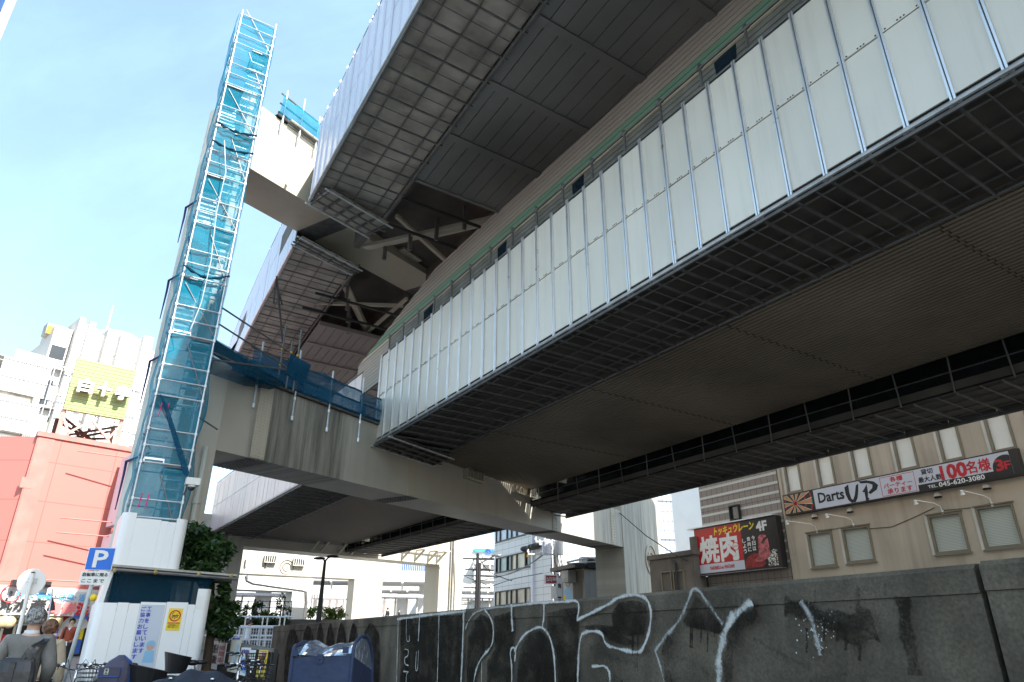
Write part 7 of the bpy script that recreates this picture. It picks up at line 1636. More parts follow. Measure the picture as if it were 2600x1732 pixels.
def lamp():
    Y = 44; b = atY(806, 1600, Y); t = atY(825, 1425, Y); root = thing('street_lamp', (b.x, Y, ground_z(Y)), 'dark street lamp with two short arms, standing beyond the far end of the graffiti wall', 'street lamp')
    b = Vector((b.x, Y, ground_z(Y))); top = Vector((b.x, Y, t.z)); mb = MB(); mb.tube([b, b.lerp(top, .4), top], [.2, .15, .08], 10); mb.build('pole', M['dark'], root)
    for px, py, s_ in ((838, 1414, 1), (817, 1419, -1)):
        e = atY(px, py, Y); e = top+(e-t); mb = MB(); mb.tube([top, top.lerp(e, .5)+Z*.05, e], [.06, .05, .05], 7); a = mb.build('arm', M['dark'], root)
        mb = MB(); mb.sphere(e+Vector((.15*s_, 0, .03)), .38, .16, .09, 12, 6); mb.build('lamp_head', M['dark'], root)
lamp()
# ================================================================== people
def skin(name, V, Ed, m, parent, M4, sub=2, root=0):
    names = list(V); idx = {n: i for i, n in enumerate(names)}
    me = bpy.data.meshes.new(name); me.from_pydata([V[n][0] for n in names], [(idx[a], idx[b]) for a, b in Ed], [])
    o = bpy.data.objects.new(name, me); COL.objects.link(o)
    md = o.modifiers.new('s', 'SKIN'); md.use_smooth_shade = True
    for n in names:
        r = V[n][1]; r = r if isinstance(r, tuple) else (r, r)
        me.skin_vertices[0].data[idx[n]].radius = r
    me.skin_vertices[0].data[root].use_root = True
    s2 = o.modifiers.new('d', 'SUBSURF'); s2.levels = s2.render_levels = sub
    dg = bpy.context.evaluated_depsgraph_get(); nm = bpy.data.meshes.new_from_object(o.evaluated_get(dg))
    bpy.data.objects.remove(o)
    off = LOC[parent.name]
    for v in nm.vertices: v.co = (M4 @ v.co)-off
    nm.materials.clear(); nm.materials.append(m)
    nm.polygons.foreach_set('use_smooth', [True]*len(nm.polygons)); nm.update(); nm.name = name
    return link(name, nm, parent, off)
def person(loc, heading, h, label, J, looks, group=None):
    """local axes: x to the person's right, y forwards, z up; heading is the compass angle faced"""
    loc = Vector(loc); k = h/1.70; a = R(heading)
    fx = Vector((cos(a), -sin(a), 0)); fy = Vector((sin(a), cos(a), 0))
    M4 = Matrix(((fx.x*k, fy.x*k, 0, loc.x), (fx.y*k, fy.y*k, 0, loc.y), (0, 0, k, loc.z), (0, 0, 0, 1)))
    root = thing('person', loc, label, 'person', group)
    D = dict(pelvis=(0,0,.93), waist=(0,0,1.08), chest=(0,.01,1.27), upchest=(0,0,1.39), neck=(0,.01,1.475), chin=(0,.03,1.545), head=(0,.025,1.61), crown=(0,.01,1.665),
             shR=(.175,0,1.40), elR=(.235,-.03,1.13), wrR=(.24,.06,.90), paR=(.24,.08,.83), shL=(-.175,0,1.40), elL=(-.235,-.03,1.13), wrL=(-.24,.06,.90), paL=(-.24,.08,.83),
             hiR=(.09,0,.88), knR=(.10,.02,.49), anR=(.10,-.03,.09), toR=(.11,.12,.035), hiL=(-.09,0,.88), knL=(-.10,.02,.49), anL=(-.10,-.03,.09), toL=(-.11,.12,.035))
    D.update(J)
    Rr = dict(pelvis=(.13,.10), waist=(.115,.09), chest=(.14,.10), upchest=(.13,.09), neck=.055, chin=(.062,.07), head=(.076,.09), crown=(.055,.065), sh=.058, el=.043, wr=.028, pa=(.034,.02), hi=.085, kn=.056, an=.04, to=.035)
    V = {n: (D[n], Rr.get(n, Rr.get(n[:2]))) for n in D}
    E_ = [('pelvis','waist'),('waist','chest'),('chest','upchest'),('upchest','neck'),('neck','chin'),('chin','head'),('head','crown')]
    for s_ in 'RL':
        E_ += [('upchest','sh'+s_),('sh'+s_,'el'+s_),('el'+s_,'wr'+s_),('wr'+s_,'pa'+s_),('pelvis','hi'+s_),('hi'+s_,'kn'+s_),('kn'+s_,'an'+s_),('an'+s_,'to'+s_)]
        sg = 1 if s_ == 'R' else -1; p = Vector(D['pa'+s_]); d = (p-Vector(D['wr'+s_])).normalized()
        for f in range(4):
            L_ = (.068,.078,.072,.055)[f]; q = p+Vector((0,(f-1.5)*.017,0))+d*.03
            V['f%d%s' % (f,s_)] = (tuple(q+d*L_*.5+Vector((-.006*sg,.004,0))), .0085); V['g%d%s' % (f,s_)] = (tuple(q+d*L_+Vector((-.018*sg,.012,0))), .007); E_ += [('pa'+s_,'f%d%s' % (f,s_)),('f%d%s' % (f,s_),'g%d%s' % (f,s_))]
        V['t'+s_] = (tuple(p+Vector((0,.045,0))+d*.01), .010); V['u'+s_] = (tuple(p+Vector((-.01*sg,.055,0))+d*.045), .008); E_ += [('pa'+s_,'t'+s_),('t'+s_,'u'+s_)]
    skin('body', V, E_, M['skin'], root, M4)
    def grow(keys, edges, add, nm, m):
        VV = {}
        for n in keys: r = Rr.get(n, Rr.get(n[:2])); r = r if isinstance(r, tuple) else (r, r); g = add.get(n, add.get(n[:2], .02)); VV[n] = (D[n], (r[0]+g, r[1]+g))
        return skin(nm, VV, edges, m, root, M4)
    J_ = ['pelvis','waist','chest','upchest']+[j+s_ for s_ in 'RL' for j in ('sh','el','wr')]
    ej = [('pelvis','waist'),('waist','chest'),('chest','upchest')]+[e for s_ in 'RL' for e in (('upchest','sh'+s_),('sh'+s_,'el'+s_),('el'+s_,'wr'+s_))]
    ja = looks.get('bulk', .022); jk = grow(J_, ej, dict(pelvis=ja+.02, waist=ja+.012, chest=ja+.01, upchest=ja-.004, sh=ja, el=ja, wr=ja-.004), 'jacket', looks['jacket'])
    grow(['pelvis']+[j+s_ for s_ in 'RL' for j in ('hi','kn','an')], [e for s_ in 'RL' for e in (('pelvis','hi'+s_),('hi'+s_,'kn'+s_),('kn'+s_,'an'+s_))], dict(pelvis=.012, hi=.02, kn=.03, an=.03), 'trousers', looks['trousers'])
    w = lambda x, y, z: M4 @ Vector((x, y, z))
    hd = Vector(D['head'])
    for s_ in 'RL':
        mb = MB(); t, an = Vector(D['to'+s_]), Vector(D['an'+s_]); c = (t+an)/2; mb.sphere(M4 @ Vector((c.x, c.y+.02, .04+min(t.z, an.z)-.035)), .055*k, .145*k, .05*k, 12, 8, fx, fy, Z); mb.build('shoe', looks.get('shoe', M['dark']), root, True)
        mb = MB(); mb.sphere(w(hd.x+(.082 if s_ == 'R' else -.082), hd.y-.0, hd.z-.01), .012*k, .022*k, .032*k, 8, 6, fx, fy, Z); mb.build('ear', M['skin'], root, True)
        mb = MB(); mb.sphere(w(hd.x+(.032 if s_ == 'R' else -.032), hd.y+.088, hd.z+.005), .013*k, .008*k, .008*k, 8, 6, fx, fy, Z); mb.build('eye', M['dark'], root, True)
    mb = MB(); mb.sphere(w(hd.x, hd.y+.098, hd.z-.025), .013*k, .02*k, .024*k, 8, 6, fx, fy, Z); mb.build('nose', M['skin'], root, True)
    mb = MB(); mb.sphere(w(hd.x, hd.y+.086, hd.z-.065), .024*k, .008*k, .007*k, 8, 6, fx, fy, Z); mb.build('mouth', M['lip'], root, True)
    # hair: a cap of fine strands over the skull
    rnd = random.Random(hash(label) % 999); mb = MB(); ln = looks['hair_len']; c = w(hd.x, hd.y-.01, hd.z+.02)
    n, m_ = 26, 12
    for i in range(n):
        for j in range(m_):
            def q(i, j):
                th = 2*pi*(i % n)/n; fr = max(0, sin(th)); ph = pi*.5-(pi*.5+ (ln if fr < .3 else -.55*fr*1.0-.1))*j/m_
                r = 1+.05*sin(i*7.3+j*2.1)+.04*sin(i*13.7); ph2 = max(ph, -1.05); drop = max(0, -(ph+1.05))*.16
                return c+fx*(.098*k*r*cos(ph2)*cos(th))+fy*(.115*k*r*cos(ph2)*sin(th))+Z*((.108*r*sin(ph2)-drop)*k)
            mb.quad(q(i,j), q(i+1,j), q(i+1,j+1), q(i,j+1))
    mb.build('hair', looks['hair'], root, True, fixn=False)
    return root, w, D, k, fx, fy
M['lip'] = mat('lips', (.35,.10,.09), .5)
def hairmat(name, a, b):
    m, t, p = nodes(name); geo = t.nodes.new('ShaderNodeNewGeometry'); mp = t.nodes.new('ShaderNodeMapping'); mp.inputs['Scale'].default_value = (70, 70, 18); n = t.nodes.new('ShaderNodeTexNoise'); n.inputs['Scale'].default_value = 1; n.inputs['Detail'].default_value = 4
    t.links.new(geo.outputs['Position'], mp.inputs[0]); t.links.new(mp.outputs[0], n.inputs['Vector']); r = t.nodes.new('ShaderNodeValToRGB'); r.color_ramp.elements[0].position = .35; r.color_ramp.elements[1].position = .68
    r.color_ramp.elements[0].color = a+(1,); r.color_ramp.elements[1].color = b+(1,); t.links.new(n.outputs[0], r.inputs[0]); t.links.new(r.outputs[0], p.inputs['Base Color']); p.inputs['Roughness'].default_value = .5
    bp = t.nodes.new('ShaderNodeBump'); bp.inputs['Strength'].default_value = .7; bp.inputs['Distance'].default_value = .01; t.links.new(n.outputs[0], bp.inputs['Height']); t.links.new(bp.outputs[0], p.inputs['Normal']); return m
M['hair_grey'] = hairmat('hair_grey', (.02,.02,.022), (.42,.42,.42)); M['hair_brown'] = hairmat('hair_brown', (.06,.025,.015), (.24,.12,.07)); M['hair_black'] = hairmat('hair_black', (.012,.010,.010), (.06,.04,.035))
M['suit'] = mat('grey_suit', (.17,.17,.165), .85, 0, .14, 14, bump=1.0, bscale=7); M['suit_dk'] = mat('dark_trousers', (.018,.018,.022), .8, 0, .2, 10); M['rustcl'] = mat('rust_jacket', (.30,.055,.025), .8, 0, .15, 12, bump=.3, bscale=14); M['beige'] = mat('beige_coat', (.42,.35,.26), .85, 0, .1, 10, bump=.3, bscale=10)
M['leather'] = mat('black_leather', (.03,.03,.036), .28, 0, .3, 5, bump=.35, bscale=8); M['shirt_w'] = mat('white_shirt', (.72,.74,.78), .7)
def man():
    Y = 7.8; p = atY(82, 1600, Y); x = p.x
    root, w, D, k, fx, fy = person((x, Y, ground_z(Y)), -20, 1.68, 'grey haired man in a grey suit jacket walking away, black bag on shoulder', dict(knR=(.1,.14,.5), anR=(.1,.1,.1), toR=(.11,.24,.04), anL=(-.1,-.2,.12), toL=(-.1,-.06,.035), elL=(-.27,-.06,1.14), wrL=(-.30,.0,.9), paL=(-.30,.02,.83), elR=(.26,-.06,1.14), wrR=(.2,.1,1.0), paR=(.17,.15,.97)), dict(jacket=M['suit'], trousers=M['suit_dk'], hair=M['hair_grey'], hair_len=.62, bulk=.03))
    mb = MB(); mb.lathe(w(0,-.0,1.455), [(.072*k,0),(.068*k,.05)], 14); mb.build('shirt_collar', M['shirt_w'], root, True)
    # the bag
    c = w(-.02,-.20,1.08); b = thing('shoulder_bag', c-Z*.2, 'large black leather shoulder bag on the back of the man in the grey suit', 'bag')
    mb = MB(); n = 14
    prof = [(-.20,.17,.03),(-.19,.19,.055),(-.09,.205,.075),(.04,.185,.07),(.13,.15,.05),(.165,.135,.02)]
    rings = []
    for z, wx, wy in prof: rings.append([c+Z*z+fx*(wx*(abs(cos(t))**.45)*(1 if cos(t) >= 0 else -1)+z*.12)+fy*(wy*(abs(sin(t))**.6)*(1 if sin(t) >= 0 else -1)) for t in (2*pi*j/n for j in range(n))])
    for r0, r1 in zip(rings, rings[1:]):
        for j in range(n): mb.quad(r0[j], r0[(j+1) % n], r1[(j+1) % n], r1[j])
    mb.add(rings[0], [tuple(range(n))]); mb.add(rings[-1], [tuple(range(n))]); mb.build('bag_body', M['leather'], b, True)
    for s_ in (-.03, .03):
        mb = MB(); pts = [c+fx*(.07+s_)+Z*.12-fy*.03, c+fx*(.12+s_)+Z*.26-fy*.03, w(.17+s_*.4,-.10,1.40), w(.165+s_*.4,-.01,1.475), w(.17+s_*.4,.08,1.42)]
        for _ in range(2): pts = [pts[0]]+[v for q, r in zip(pts, pts[1:]) for v in (q.lerp(r,.25), q.lerp(r,.75))]+[pts[-1]]
        for q, r in zip(pts, pts[1:]): mb.bar(q, r, .035, .012, fy)
        mb.build('strap', M['leather'], b)
    mb = MB(); mb.bar(c+fx*-.01+Z*.13-fy*.075, c+fx*.0-Z*.1-fy*.08, .045, .01, fy); mb.build('flap_strap', M['leather'], b)
man()
def woman1():
    Y = 9.8; p = atY(122, 1610, Y)
    person((p.x, Y, ground_z(Y)), -15, 1.58, 'brown haired woman in a beige coat, half hidden behind the man in the grey suit', dict(elR=(.25,-.05,1.13), wrR=(.27,.02,.9), paR=(.27,.04,.83)), dict(jacket=M['beige'], trousers=M['suit_dk'], hair=M['hair_brown'], hair_len=1.0, bulk=.04))
woman1()
def woman2():
    Y = 24.0; p = atY(170, 1640, Y)
    root, w, D, k, fx, fy = person((p.x, Y, ground_z(Y)+.1), 168, 1.60, 'woman in a rust coloured jacket and black trousers walking towards the viewer', dict(knR=(.12,.06,.5), anR=(.2,.05,.1), toR=(.22,.18,.05), knL=(-.06,.08,.5), anL=(-.04,-.05,.1), toL=(-.05,.1,.04), elL=(-.24,.0,1.14), wrL=(-.18,.2,1.0), paL=(-.15,.26,1.0), wrR=(.29,.02,.9), paR=(.31,.03,.83)), dict(jacket=M['rustcl'], trousers=M['suit_dk'], hair=M['hair_black'], hair_len=.85, bulk=.028, shoe=M['frame_lt']))
    mb = MB(); mb.prism([w(-.05,.125,1.43), w(.05,.125,1.43), w(0,.135,1.33)], fy*.01); mb.build('shirt_front', M['shirt_w'], root)
    mb = MB(); mb.prism([w(-.03,.145,1.0), w(.03,.145,1.0), w(.045,.15,.86), w(-.045,.15,.86)], fy*.01); mb.build('shirt_hem', M['shirt_w'], root)
    mb = MB(); mb.tube([w(.12,.11,1.45), w(.15,.13,1.3), w(.17,.06,1.1)], .018, 6); mb.build('bag_strap', M['dark'], root)
woman2()
def far(px, py, Y, z, heading, label, j, t, hr, h=1.66, J={}):
    p = atY(px, py, Y); person((p.x, Y, z), heading, h, label, J, dict(jacket=j, trousers=t, hair=hr, hair_len=.6, bulk=.02))
far(631, 1600, 30, ground_z(30), 60, 'person in a white shirt walking behind the grid railing', M['shirt_w'], M['suit_dk'], M['hair_black'], 1.72)
far(985, 1540, 72, TZ, -60, 'distant person in dark clothes above the middle of the graffiti wall', M['dark'], M['suit_dk'], M['hair_black'])
far(1014, 1540, 75, TZ, 90, 'distant person in dark clothes standing right of another above the graffiti wall', M['suit_dk'], M['dark'], M['hair_black'])
far(645, 1545, 58, TZ, 90, 'distant person in dark clothes behind the terrace fence and ivy planter', M['dark'], M['suit_dk'], M['hair_black'])
far(866, 1545, 70, TZ, 180, 'distant person in dark clothes beside the third pier column', M['dark'], M['suit_dk'], M['hair_black'])
# ================================================================== bicycles
M['tyre'] = mat('tyre', (.012,.012,.012), .8); M['grip'] = mat('grip_brown', (.10,.045,.025), .6); M['navy'] = mat('navy_cloth', (.012,.018,.035), .75, 0, .25, 3, bump=.5, bscale=6); M['bluecov'] = mat('blue_cover', (.02,.034,.085), .6, 0, .2, 3, bump=.7, bscale=7)
M['bluebag'] = mat('blue_nylon', (.01,.09,.42), .5, 0, .15, 5, bump=.3, bscale=10); M['purplebag'] = mat('purple_grey_nylon', (.055,.055,.10), .6, 0, .15, 6, bump=.3, bscale=10); M['saddleb'] = mat('saddle_brown', (.09,.04,.025), .5)
def vinyl():
    m, t, b = nodes('clear_vinyl'); o = t.nodes['Material Output']; L = t.links.new; t.nodes.remove(b)
    g = t.nodes.new('ShaderNodeBsdfGlossy'); g.inputs[0].default_value = (.9,.93,1,1); g.inputs['Roughness'].default_value = .06; tp = t.nodes.new('ShaderNodeBsdfTransparent'); tp.inputs[0].default_value = (.8,.84,.9,1); x = t.nodes.new('ShaderNodeMixShader'); f = t.nodes.new('ShaderNodeFresnel'); f.inputs[0].default_value = 1.9
    ad = t.nodes.new('ShaderNodeMath'); ad.operation = 'MULTIPLY_ADD'; ad.inputs[1].default_value = .8; ad.inputs[2].default_value = .05; L(f.outputs[0], ad.inputs[0])
    geo = t.nodes.new('ShaderNodeNewGeometry'); n = t.nodes.new('ShaderNodeTexNoise'); n.inputs['Scale'].default_value = 7; L(geo.outputs['Position'], n.inputs['Vector']); bp = t.nodes.new('ShaderNodeBump'); bp.inputs['Strength'].default_value = .12; bp.inputs['Distance'].default_value = .02; L(n.outputs[0], bp.inputs['Height']); L(bp.outputs[0], g.inputs['Normal'])
    L(ad.outputs[0], x.inputs[0]); L(tp.outputs[0], x.inputs[1]); df = t.nodes.new('ShaderNodeBsdfDiffuse'); df.inputs[0].default_value = (.35,.42,.55,1); y = t.nodes.new('ShaderNodeMixShader'); y.inputs[0].default_value = .22; L(g.outputs[0], x.inputs[2]); L(x.outputs[0], y.inputs[1]); L(df.outputs[0], y.inputs[2]); L(y.outputs[0], o.inputs[0]); return m
M['vinyl'] = vinyl()
X = Vector((1,0,0)); YV = Vector((0,1,0))
def bike(loc, heading, label, frame, basket=True, saddle='blackp', seat=None, bell=True, grip='blackp', guard=False):
    """local x forwards; built at the origin and then set down"""
    root = thing('bicycle', (0,0,0), label, 'bicycle', 'parked bicycles'); r = .33
    for xw in (-.55, .58):
        mb = MB(); mb.torus((xw,0,r), r-.02, .022, YV, 40, 7); tw = mb.build('wheel', M['tyre'], root, True)
        mb = MB(); mb.torus((xw,0,r), r-.05, .012, YV, 36, 5); mb.tube([(xw,-.05,r),(xw,.05,r)], .025, 8)
        for k in range(18): a = 2*pi*k/18; mb.tube([(xw,.02*(-1)**k,r),(xw+cos(a)*(r-.05),0,r+sin(a)*(r-.05))], .0018, 3)
        mb.build('rim', M['chrome'], tw)
        mb = MB(); n = 16; a0, a1 = (.15, 2.9) if xw < 0 else (.55, 2.9)
        for k in range(n):
            b0, b1 = a0+(a1-a0)*k/n, a0+(a1-a0)*(k+1)/n; f = lambda b, y: Vector((xw+cos(b)*(r+.03), y, r+sin(b)*(r+.03)))
            mb.quad(f(b0,-.03), f(b1,-.03), f(b1,.03), f(b0,.03))
        mb.build('mudguard', M['dark'] if frame != 'silver' else M['chrome'], root, True)
    fm = M['chrome'] if frame == 'silver' else M[frame]
    mb = MB(); bb = (-.12,0,.28); st_ = (-.30,0,.78); hd_ = (.40,0,.80)
    mb.tube([(.38,0,.62), (.15,0,.36), bb], .024, 8); mb.tube([bb, st_], .018, 8); mb.tube([(-.55,.05,r), (-.25,.04,.60)], .010, 6); mb.tube([(-.55,-.05,r), (-.25,-.04,.60)], .010, 6); mb.tube([(-.55,.05,r), bb], .011, 6); mb.tube([(-.55,-.05,r), bb], .011, 6); mb.tube([(.36,0,.56), hd_], .022, 8); mb.tube([(.37,0,.66), (.05,0,.46), (-.2,0,.5)], .02, 8)
    mb.build('frame', fm, root, True)
    mb = MB(); mb.tube([(.37,0,.60), (.40,.05,.54), (.58,.05,r)], .013, 7); mb.tube([(.37,0,.60), (.40,-.05,.54), (.58,-.05,r)], .013, 7); mb.build('fork', M['chrome'], root, True)
    mb = MB(); mb.tube([hd_, (.40,0,.98)], .014, 8); mb.tube([(.22,.29,1.04),(.36,.25,1.05),(.42,.1,1.0),(.41,0,.98),(.42,-.1,1.0),(.36,-.25,1.05),(.22,-.29,1.04)], .011, 8); h = mb.build('handlebar', M['chrome'], root, True)
    for s_ in (-1, 1):
        mb = MB(); mb.tube([(.20,.295*s_,1.04),(.32,.267*s_,1.05)], .017, 8); mb.build('grip', M[grip], h, True)
        mb = MB(); mb.tube([(.38,.22*s_,1.035),(.34,.24*s_,1.01),(.26,.27*s_,1.0)], .006, 5); mb.build('brake_lever', M['dark'], h)
        mb = MB(); mb.tube([(.40,.15*s_,1.02),(.46,.1*s_,1.1),(.5,.03*s_,.95),(.42,.0,.8)], .004, 4); mb.build('cable', M['dark'], h)
    if bell: mb = MB(); mb.sphere((.40,.16,1.045), .028, n=10, m=6); mb.build('bell', M['chrome'], h, True)
    mb = MB(); mb.tube([st_, (-.32,0,.86)], .014, 8); mb.build('seat_post', M['chrome'], root)
    mb = MB(); mb.sphere((-.36,0,.90), .11, .10, .045, 12, 8); mb.sphere((-.23,0,.905), .12, .045, .035, 12, 8); mb.build('saddle', M[saddle], root, True)
    mb = MB(); mb.bar((-.82,0,.70), (-.36,0,.70), .13, .012, Z); mb.tube([(-.55,.07,r),(-.62,.07,.70)], .007, 5); mb.tube([(-.55,-.07,r),(-.62,-.07,.70)], .007, 5); mb.build('rear_rack', M['dark'], root)
    mb = MB(); mb.lathe((-.12,-.06,.28), [(.09,0),(.09,.006)], 18, YV); mb.tube([(-.12,-.08,.28),(-.02,-.08,.15)], .01, 6); mb.tube([(-.12,.08,.28),(-.22,.08,.41)], .01, 6); mb.box((-.02,-.13,.15), .045, .04, .012); mb.box((-.22,.13,.41), .045, .04, .012); mb.build('crank', M['chrome'], root)
    mb = MB(); mb.bar((-.55,-.075,.32), (-.10,-.075,.30), .02, .12, YV); mb.build('chain_guard', M['dark'], root)
    if basket:
        mb = MB(); x0, x1, y0, z0, z1 = .50, .80, .17, .80, 1.04
        lo = [Vector((x0+.03,-y0+.04,z0)), Vector((x1-.05,-y0+.04,z0)), Vector((x1-.05,y0-.04,z0)), Vector((x0+.03,y0-.04,z0))]; hi = [Vector((x0,-y0,z1)), Vector((x1,-y0,z1)), Vector((x1,y0,z1)), Vector((x0,y0,z1))]
        for k in range(4):
            for f in (0, .2, .4, .6, .8, 1): mb.tube([lo[k].lerp(hi[k], f), lo[(k+1) % 4].lerp(hi[(k+1) % 4], f)], .004 if 0 < f < 1 else .006, 4)
            for f in range(8): mb.tube([lo[k].lerp(lo[(k+1) % 4], f/8), hi[k].lerp(hi[(k+1) % 4], f/8)], .0035, 4)
        for f in range(6): mb.tube([lo[0].lerp(lo[1], f/5), lo[3].lerp(lo[2], f/5)], .0035, 4)
        mb.build('basket', M['dark'], root)
        mb = MB(); mb.tube([(.42,0,.86),(.56,0,.80)], .01, 6); mb.sphere((.60,0,.74), .05, .05, .05, 10, 6); mb.build('front_lamp', M['chrome'], root, True)
    if seat == 'bowl':
        mb = MB(); n, m_ = 20, 6; c = Vector((-.60,0,.72))
        def q(i, j, o=0): t = 2*pi*i/n; f = j/m_; back = .5-.5*cos(t); return c+Vector((cos(t)*(.15+.07*f-o), sin(t)*(.15+.06*f-o), .02+f*(.24+.09*back)))
        for i in range(n):
            for j in range(m_): mb.quad(q(i,j), q(i+1,j), q(i+1,j+1), q(i,j+1)); mb.quad(q(i,j,.02), q(i,j+1,.02), q(i+1,j+1,.02), q(i+1,j,.02))
            mb.quad(q(i,m_), q(i+1,m_), q(i+1,m_,.02), q(i,m_,.02))
        mb.prism([q(i,0) for i in range(n)], Z*.015); mb.build('child_seat', M['blackp'], root, True)
    if guard: mb = MB(); mb.lathe((-.55,-.09,r), [(.2,0),(.2,.012),(.18,.016)], 28, YV); mb.build('wheel_disc', M['paper'], root); mb = MB(); mb.box((-.55,-.10,.40), .05, .004, .018); mb.build('disc_label', M['dark'], root)
    root.location = loc; root.rotation_euler = (0, 0, pi/2-R(heading)); LOC[root.name] = Vector((0,0,0))
    return root
def place(px, Y, heading, lx):
    """set a bike so that its local point (lx,0,·) stands under image column px at distance Y"""
    p = atY(px, 1700, Y); d = Vector((sin(R(heading)), cos(R(heading)), 0)); q = Vector((p.x, Y, 0))-d*lx; q.z = ground_z(q.y)+.06; return q
bike(place(244, 9.4, -50, .62), -50, 'bicycle with a black wire basket at the left end of the row', 'dark')
bA = place(292, 8.6, -52, -.58)
bike(place(376, 8.8, 62, -.6), 62, 'black bicycle with a large empty black child seat bowl', 'dark', seat='bowl', guard=True)
bike(place(446, 12.6, 60, -.6), 60, 'black bicycle with a smaller black child seat behind the large bowl', 'dark', seat='bowl')
bike(place(520, 9.8, 58, -.3), 58, 'bicycle with a brown saddle, right end of the row by the picket fence', 'dark', saddle='saddleb', grip='blackp', basket=False)
bike(place(820, 5.3, -78, -.55), -78, 'bicycle under the clear and blue rain cover, chrome bell on its bar', 'silver', basket=False)
bike(place(480, 5.2, 68, -.5), 68, 'bicycle draped in a dark navy cloth at the bottom edge', 'dark', basket=False, grip='grip')
# blue and purple child seat cover like a rucksack
def rucksack():
    c = atY(292, 1712, 8.7); root = thing('child_seat_cover', c-Z*.2, 'blue and purple padded child seat cover with a pocket, on a bicycle', 'seat cover')
    ex = Vector((.93,.36,0)).normalized(); ey = Vector((-.36,.93,0)); mb = MB(); n, m_ = 24, 10
    def q(i, j, nm=None): t = 2*pi*i/n; f = j/m_; z = -.42+.62*f; s_ = (1 if f < .6 else sqrt(max(0, 1-((f-.6)/.4)**2)*.97+.03)); sw = 1-.12*f; return c+ex*(.19*sw*s_*(abs(cos(t))**.6)*(1 if cos(t) > 0 else -1)+.03*f)+ey*(.17*s_*(abs(sin(t))**.7)*(1 if sin(t) > 0 else -1))+Z*z
    for i in range(n):
        for j in range(m_): mb.m = 0 if 10 <= i <= 20 else 1; mb.quad(q(i,j), q(i+1,j), q(i+1,j+1), q(i,j+1))
    mb.m = 0; mb.add([q(i,m_) for i in range(n)], [tuple(range(n))]); mb.build('shell', [M['purplebag'], M['bluebag']], root, True)
    mb = MB(); a = c-ey*.175-ex*.04; mb.box(a-Z*.07, .10, .015, .12, ex, ey); mb.box(a+Z*.03-ey*.008, .105, .012, .05, ex, ey); mb.build('pocket', M['purplebag'], root)
    mb = MB(); mb.tube([a-ex*.105+Z*.08-ey*.02, a-ex*.105-Z*.02-ey*.022, a+ex*.105-Z*.02-ey*.022, a+ex*.105+Z*.08-ey*.02], .006, 5); mb.build('piping', M['bluebag'], root)
    mb = MB(); mb.box(a+Z*.035-ey*.024-ex*.03, .022, .002, .034, ex, ey); mb.m = 1; mb.box(a+Z*.045-ey*.027-ex*.03, .010, .001, .010, ex, ey); mb.box(a+Z*.02-ey*.027-ex*.03, .010, .001, .006, ex, ey); mb.build('badge', [M['slats'], M['dark']], root)
rucksack()
bike(bA, -52, 'bicycle carrying the blue and purple child seat cover', 'dark', basket=False)
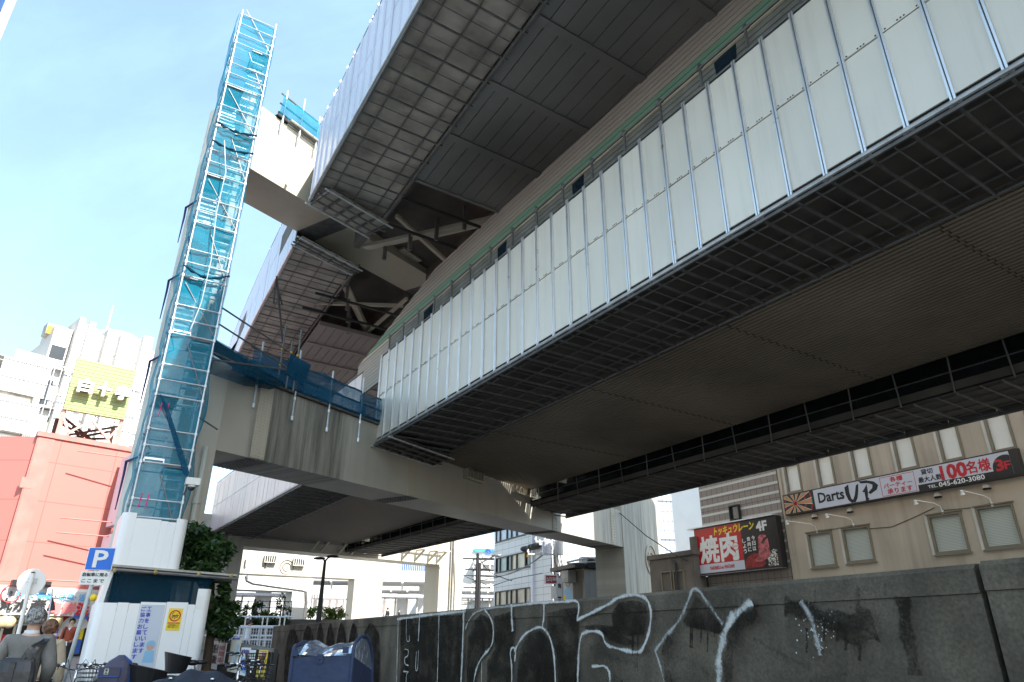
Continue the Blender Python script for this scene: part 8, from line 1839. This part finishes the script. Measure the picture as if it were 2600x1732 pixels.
def raincover():
    Y = 5.1; c = atY(815, 1700, Y); root = thing('rain_cover', c-Z*.4, 'navy child seat rain cover with a clear vinyl window, in front of the graffiti wall', 'rain cover')
    ex = Vector((.985,-.17,0)).normalized(); ey = Vector((.17,.985,0)); hw = .215; dp = .42
    P_ = lambda x, y, z: c+ex*x+ey*y+Z*z
    zs = .085   # height where cloth meets vinyl
    mb = MB()   # front cloth
    n = 8
    for i in range(n):
        a, b = -hw+2*hw*i/n, -hw+2*hw*(i+1)/n; bow = lambda x: -.03*cos(x/hw*pi/2)
        mb.quad(P_(a*1.06,bow(a),-.45), P_(b*1.06,bow(b),-.45), P_(b,bow(b),zs+.008*b/hw*2), P_(a,bow(a),zs+.008*a/hw*2))
    for s_ in (-1, 1): mb.quad(P_(s_*hw*1.06,0,-.45), P_(s_*hw*1.06,dp,-.45), P_(s_*hw,dp,-.02), P_(s_*hw,0,zs))
    mb.build('cloth', M['bluecov'], root, True)
    # hoops of navy piping
    hoop = lambda y, top, x0: [P_(x0*hw, y, zs-.1), P_(x0*hw, y, zs+.06), P_(x0*hw*.93, y, top-.035), P_(x0*hw*.75, y, top)]
    for s_, top in ((1, .215), (-1, .175)):
        pts = [P_(s_*hw, 0, -.1), P_(s_*hw, .0, zs+.06), P_(s_*hw, .06, top-.03), P_(s_*hw, .16, top), P_(s_*hw, .28, top-.03), P_(s_*hw, .38, zs), P_(s_*hw, .41, -.1)]
        for _ in range(2): pts = [pts[0]]+[v for q, r in zip(pts, pts[1:]) for v in (q.lerp(r,.25), q.lerp(r,.75))]+[pts[-1]]
        mb = MB(); mb.tube(pts, .013, 7); mb.build('piping_hoop', M['bluecov'], root, True)
    mb = MB(); n, m_ = 18, 12
    def v(i, j):
        u = i/n; f = j/m_; top = .175+.04*u-.05*sin(u*pi)**2+.012*sin(u*14); y = .40*f; z = zs+(top-zs)*sin(min(1, f*1.5)*pi/2) if f < .67 else top-(top+.0)*((f-.67)/.33)**1.6*.9
        return P_(-hw+2*hw*u, y-.005+.008*sin(u*7+f*4)-.03*cos((u-.5)*pi)*(1-f), z+.004*sin(u*9+f*6))
    for i in range(n):
        for j in range(m_): mb.quad(v(i,j), v(i+1,j), v(i+1,j+1), v(i,j+1))
    mb.build('clear_window', M['vinyl'], root, True)
    mb = MB(); mb.quad(P_(hw,.0,zs), P_(hw,.41,-.02), P_(hw,.28,.185), P_(hw,.06,.19)); mb.build('clear_side', M['vinyl'], root)
    mb = MB(); mb.quad(P_(-hw,.0,zs), P_(-hw,.41,-.02), P_(-hw,.28,.145), P_(-hw,.06,.15)); mb.build('clear_side', M['vinyl'], root)
    mb = MB(); mb.box(P_(0,-.035,zs-.02), .022, .004, .028, ex, ey); tb = mb.build('tab', M['bluecov'], root); mb = MB(); mb.sphere(P_(0,-.04,zs-.022), .007, n=8, m=5); mb.build('snap', M['dark'], tb)
    for x, z in ((-.19, .10), (.17, .12)): mb = MB(); mb.box(P_(x,-.02,z), .02, .004, .02, ex, ey); mb.build('corner_tab', M['bluecov'], root)
    mb = MB(); mb.box(P_(0,.22,-.1), .15, .12, .16, ex, ey); mb.box(P_(.02,.32,.03), .14, .03, .1, ex, ey); mb.build('child_seat', M['blackp'], root)
raincover()
def drape():
    Y = 5.0; c = atY(500, 1712, Y); root = thing('navy_cover', c-Z*.5, 'dark navy cloth cover draped over a parked bicycle, bottom edge of the photo', 'bicycle cover')
    mb = MB(); n, m_ = 30, 10
    def q(i, j):
        u = i/n*2-1; f = j/m_; x = u*.36; ridge = .03*math.exp(-((u-.15)/.35)**2)-.085*abs(u)**2.2-.01*sin(u*9); y = (f-.5)*.5; drop = -.9*abs(f-.5)**2.2*2
        return c+Vector((x, y*.9, ridge+drop*(.8+.3*abs(u))+.008*sin(u*13+f*7)-max(0, abs(u)-.8)*1.2))
    for i in range(n):
        for j in range(m_): mb.quad(q(i,j), q(i+1,j), q(i+1,j+1), q(i,j+1))
    mb.build('cloth', M['navy'], root, True)
    for u, f in ((.42,.35), (-.35,.4)): mb = MB(); p = q(int((u+1)/2*n), int(f*m_)); mb.sphere(p+Z*.006, .016, .016, .008, 8, 5); mb.build('snap', M['chrome'], root, True)
drape()
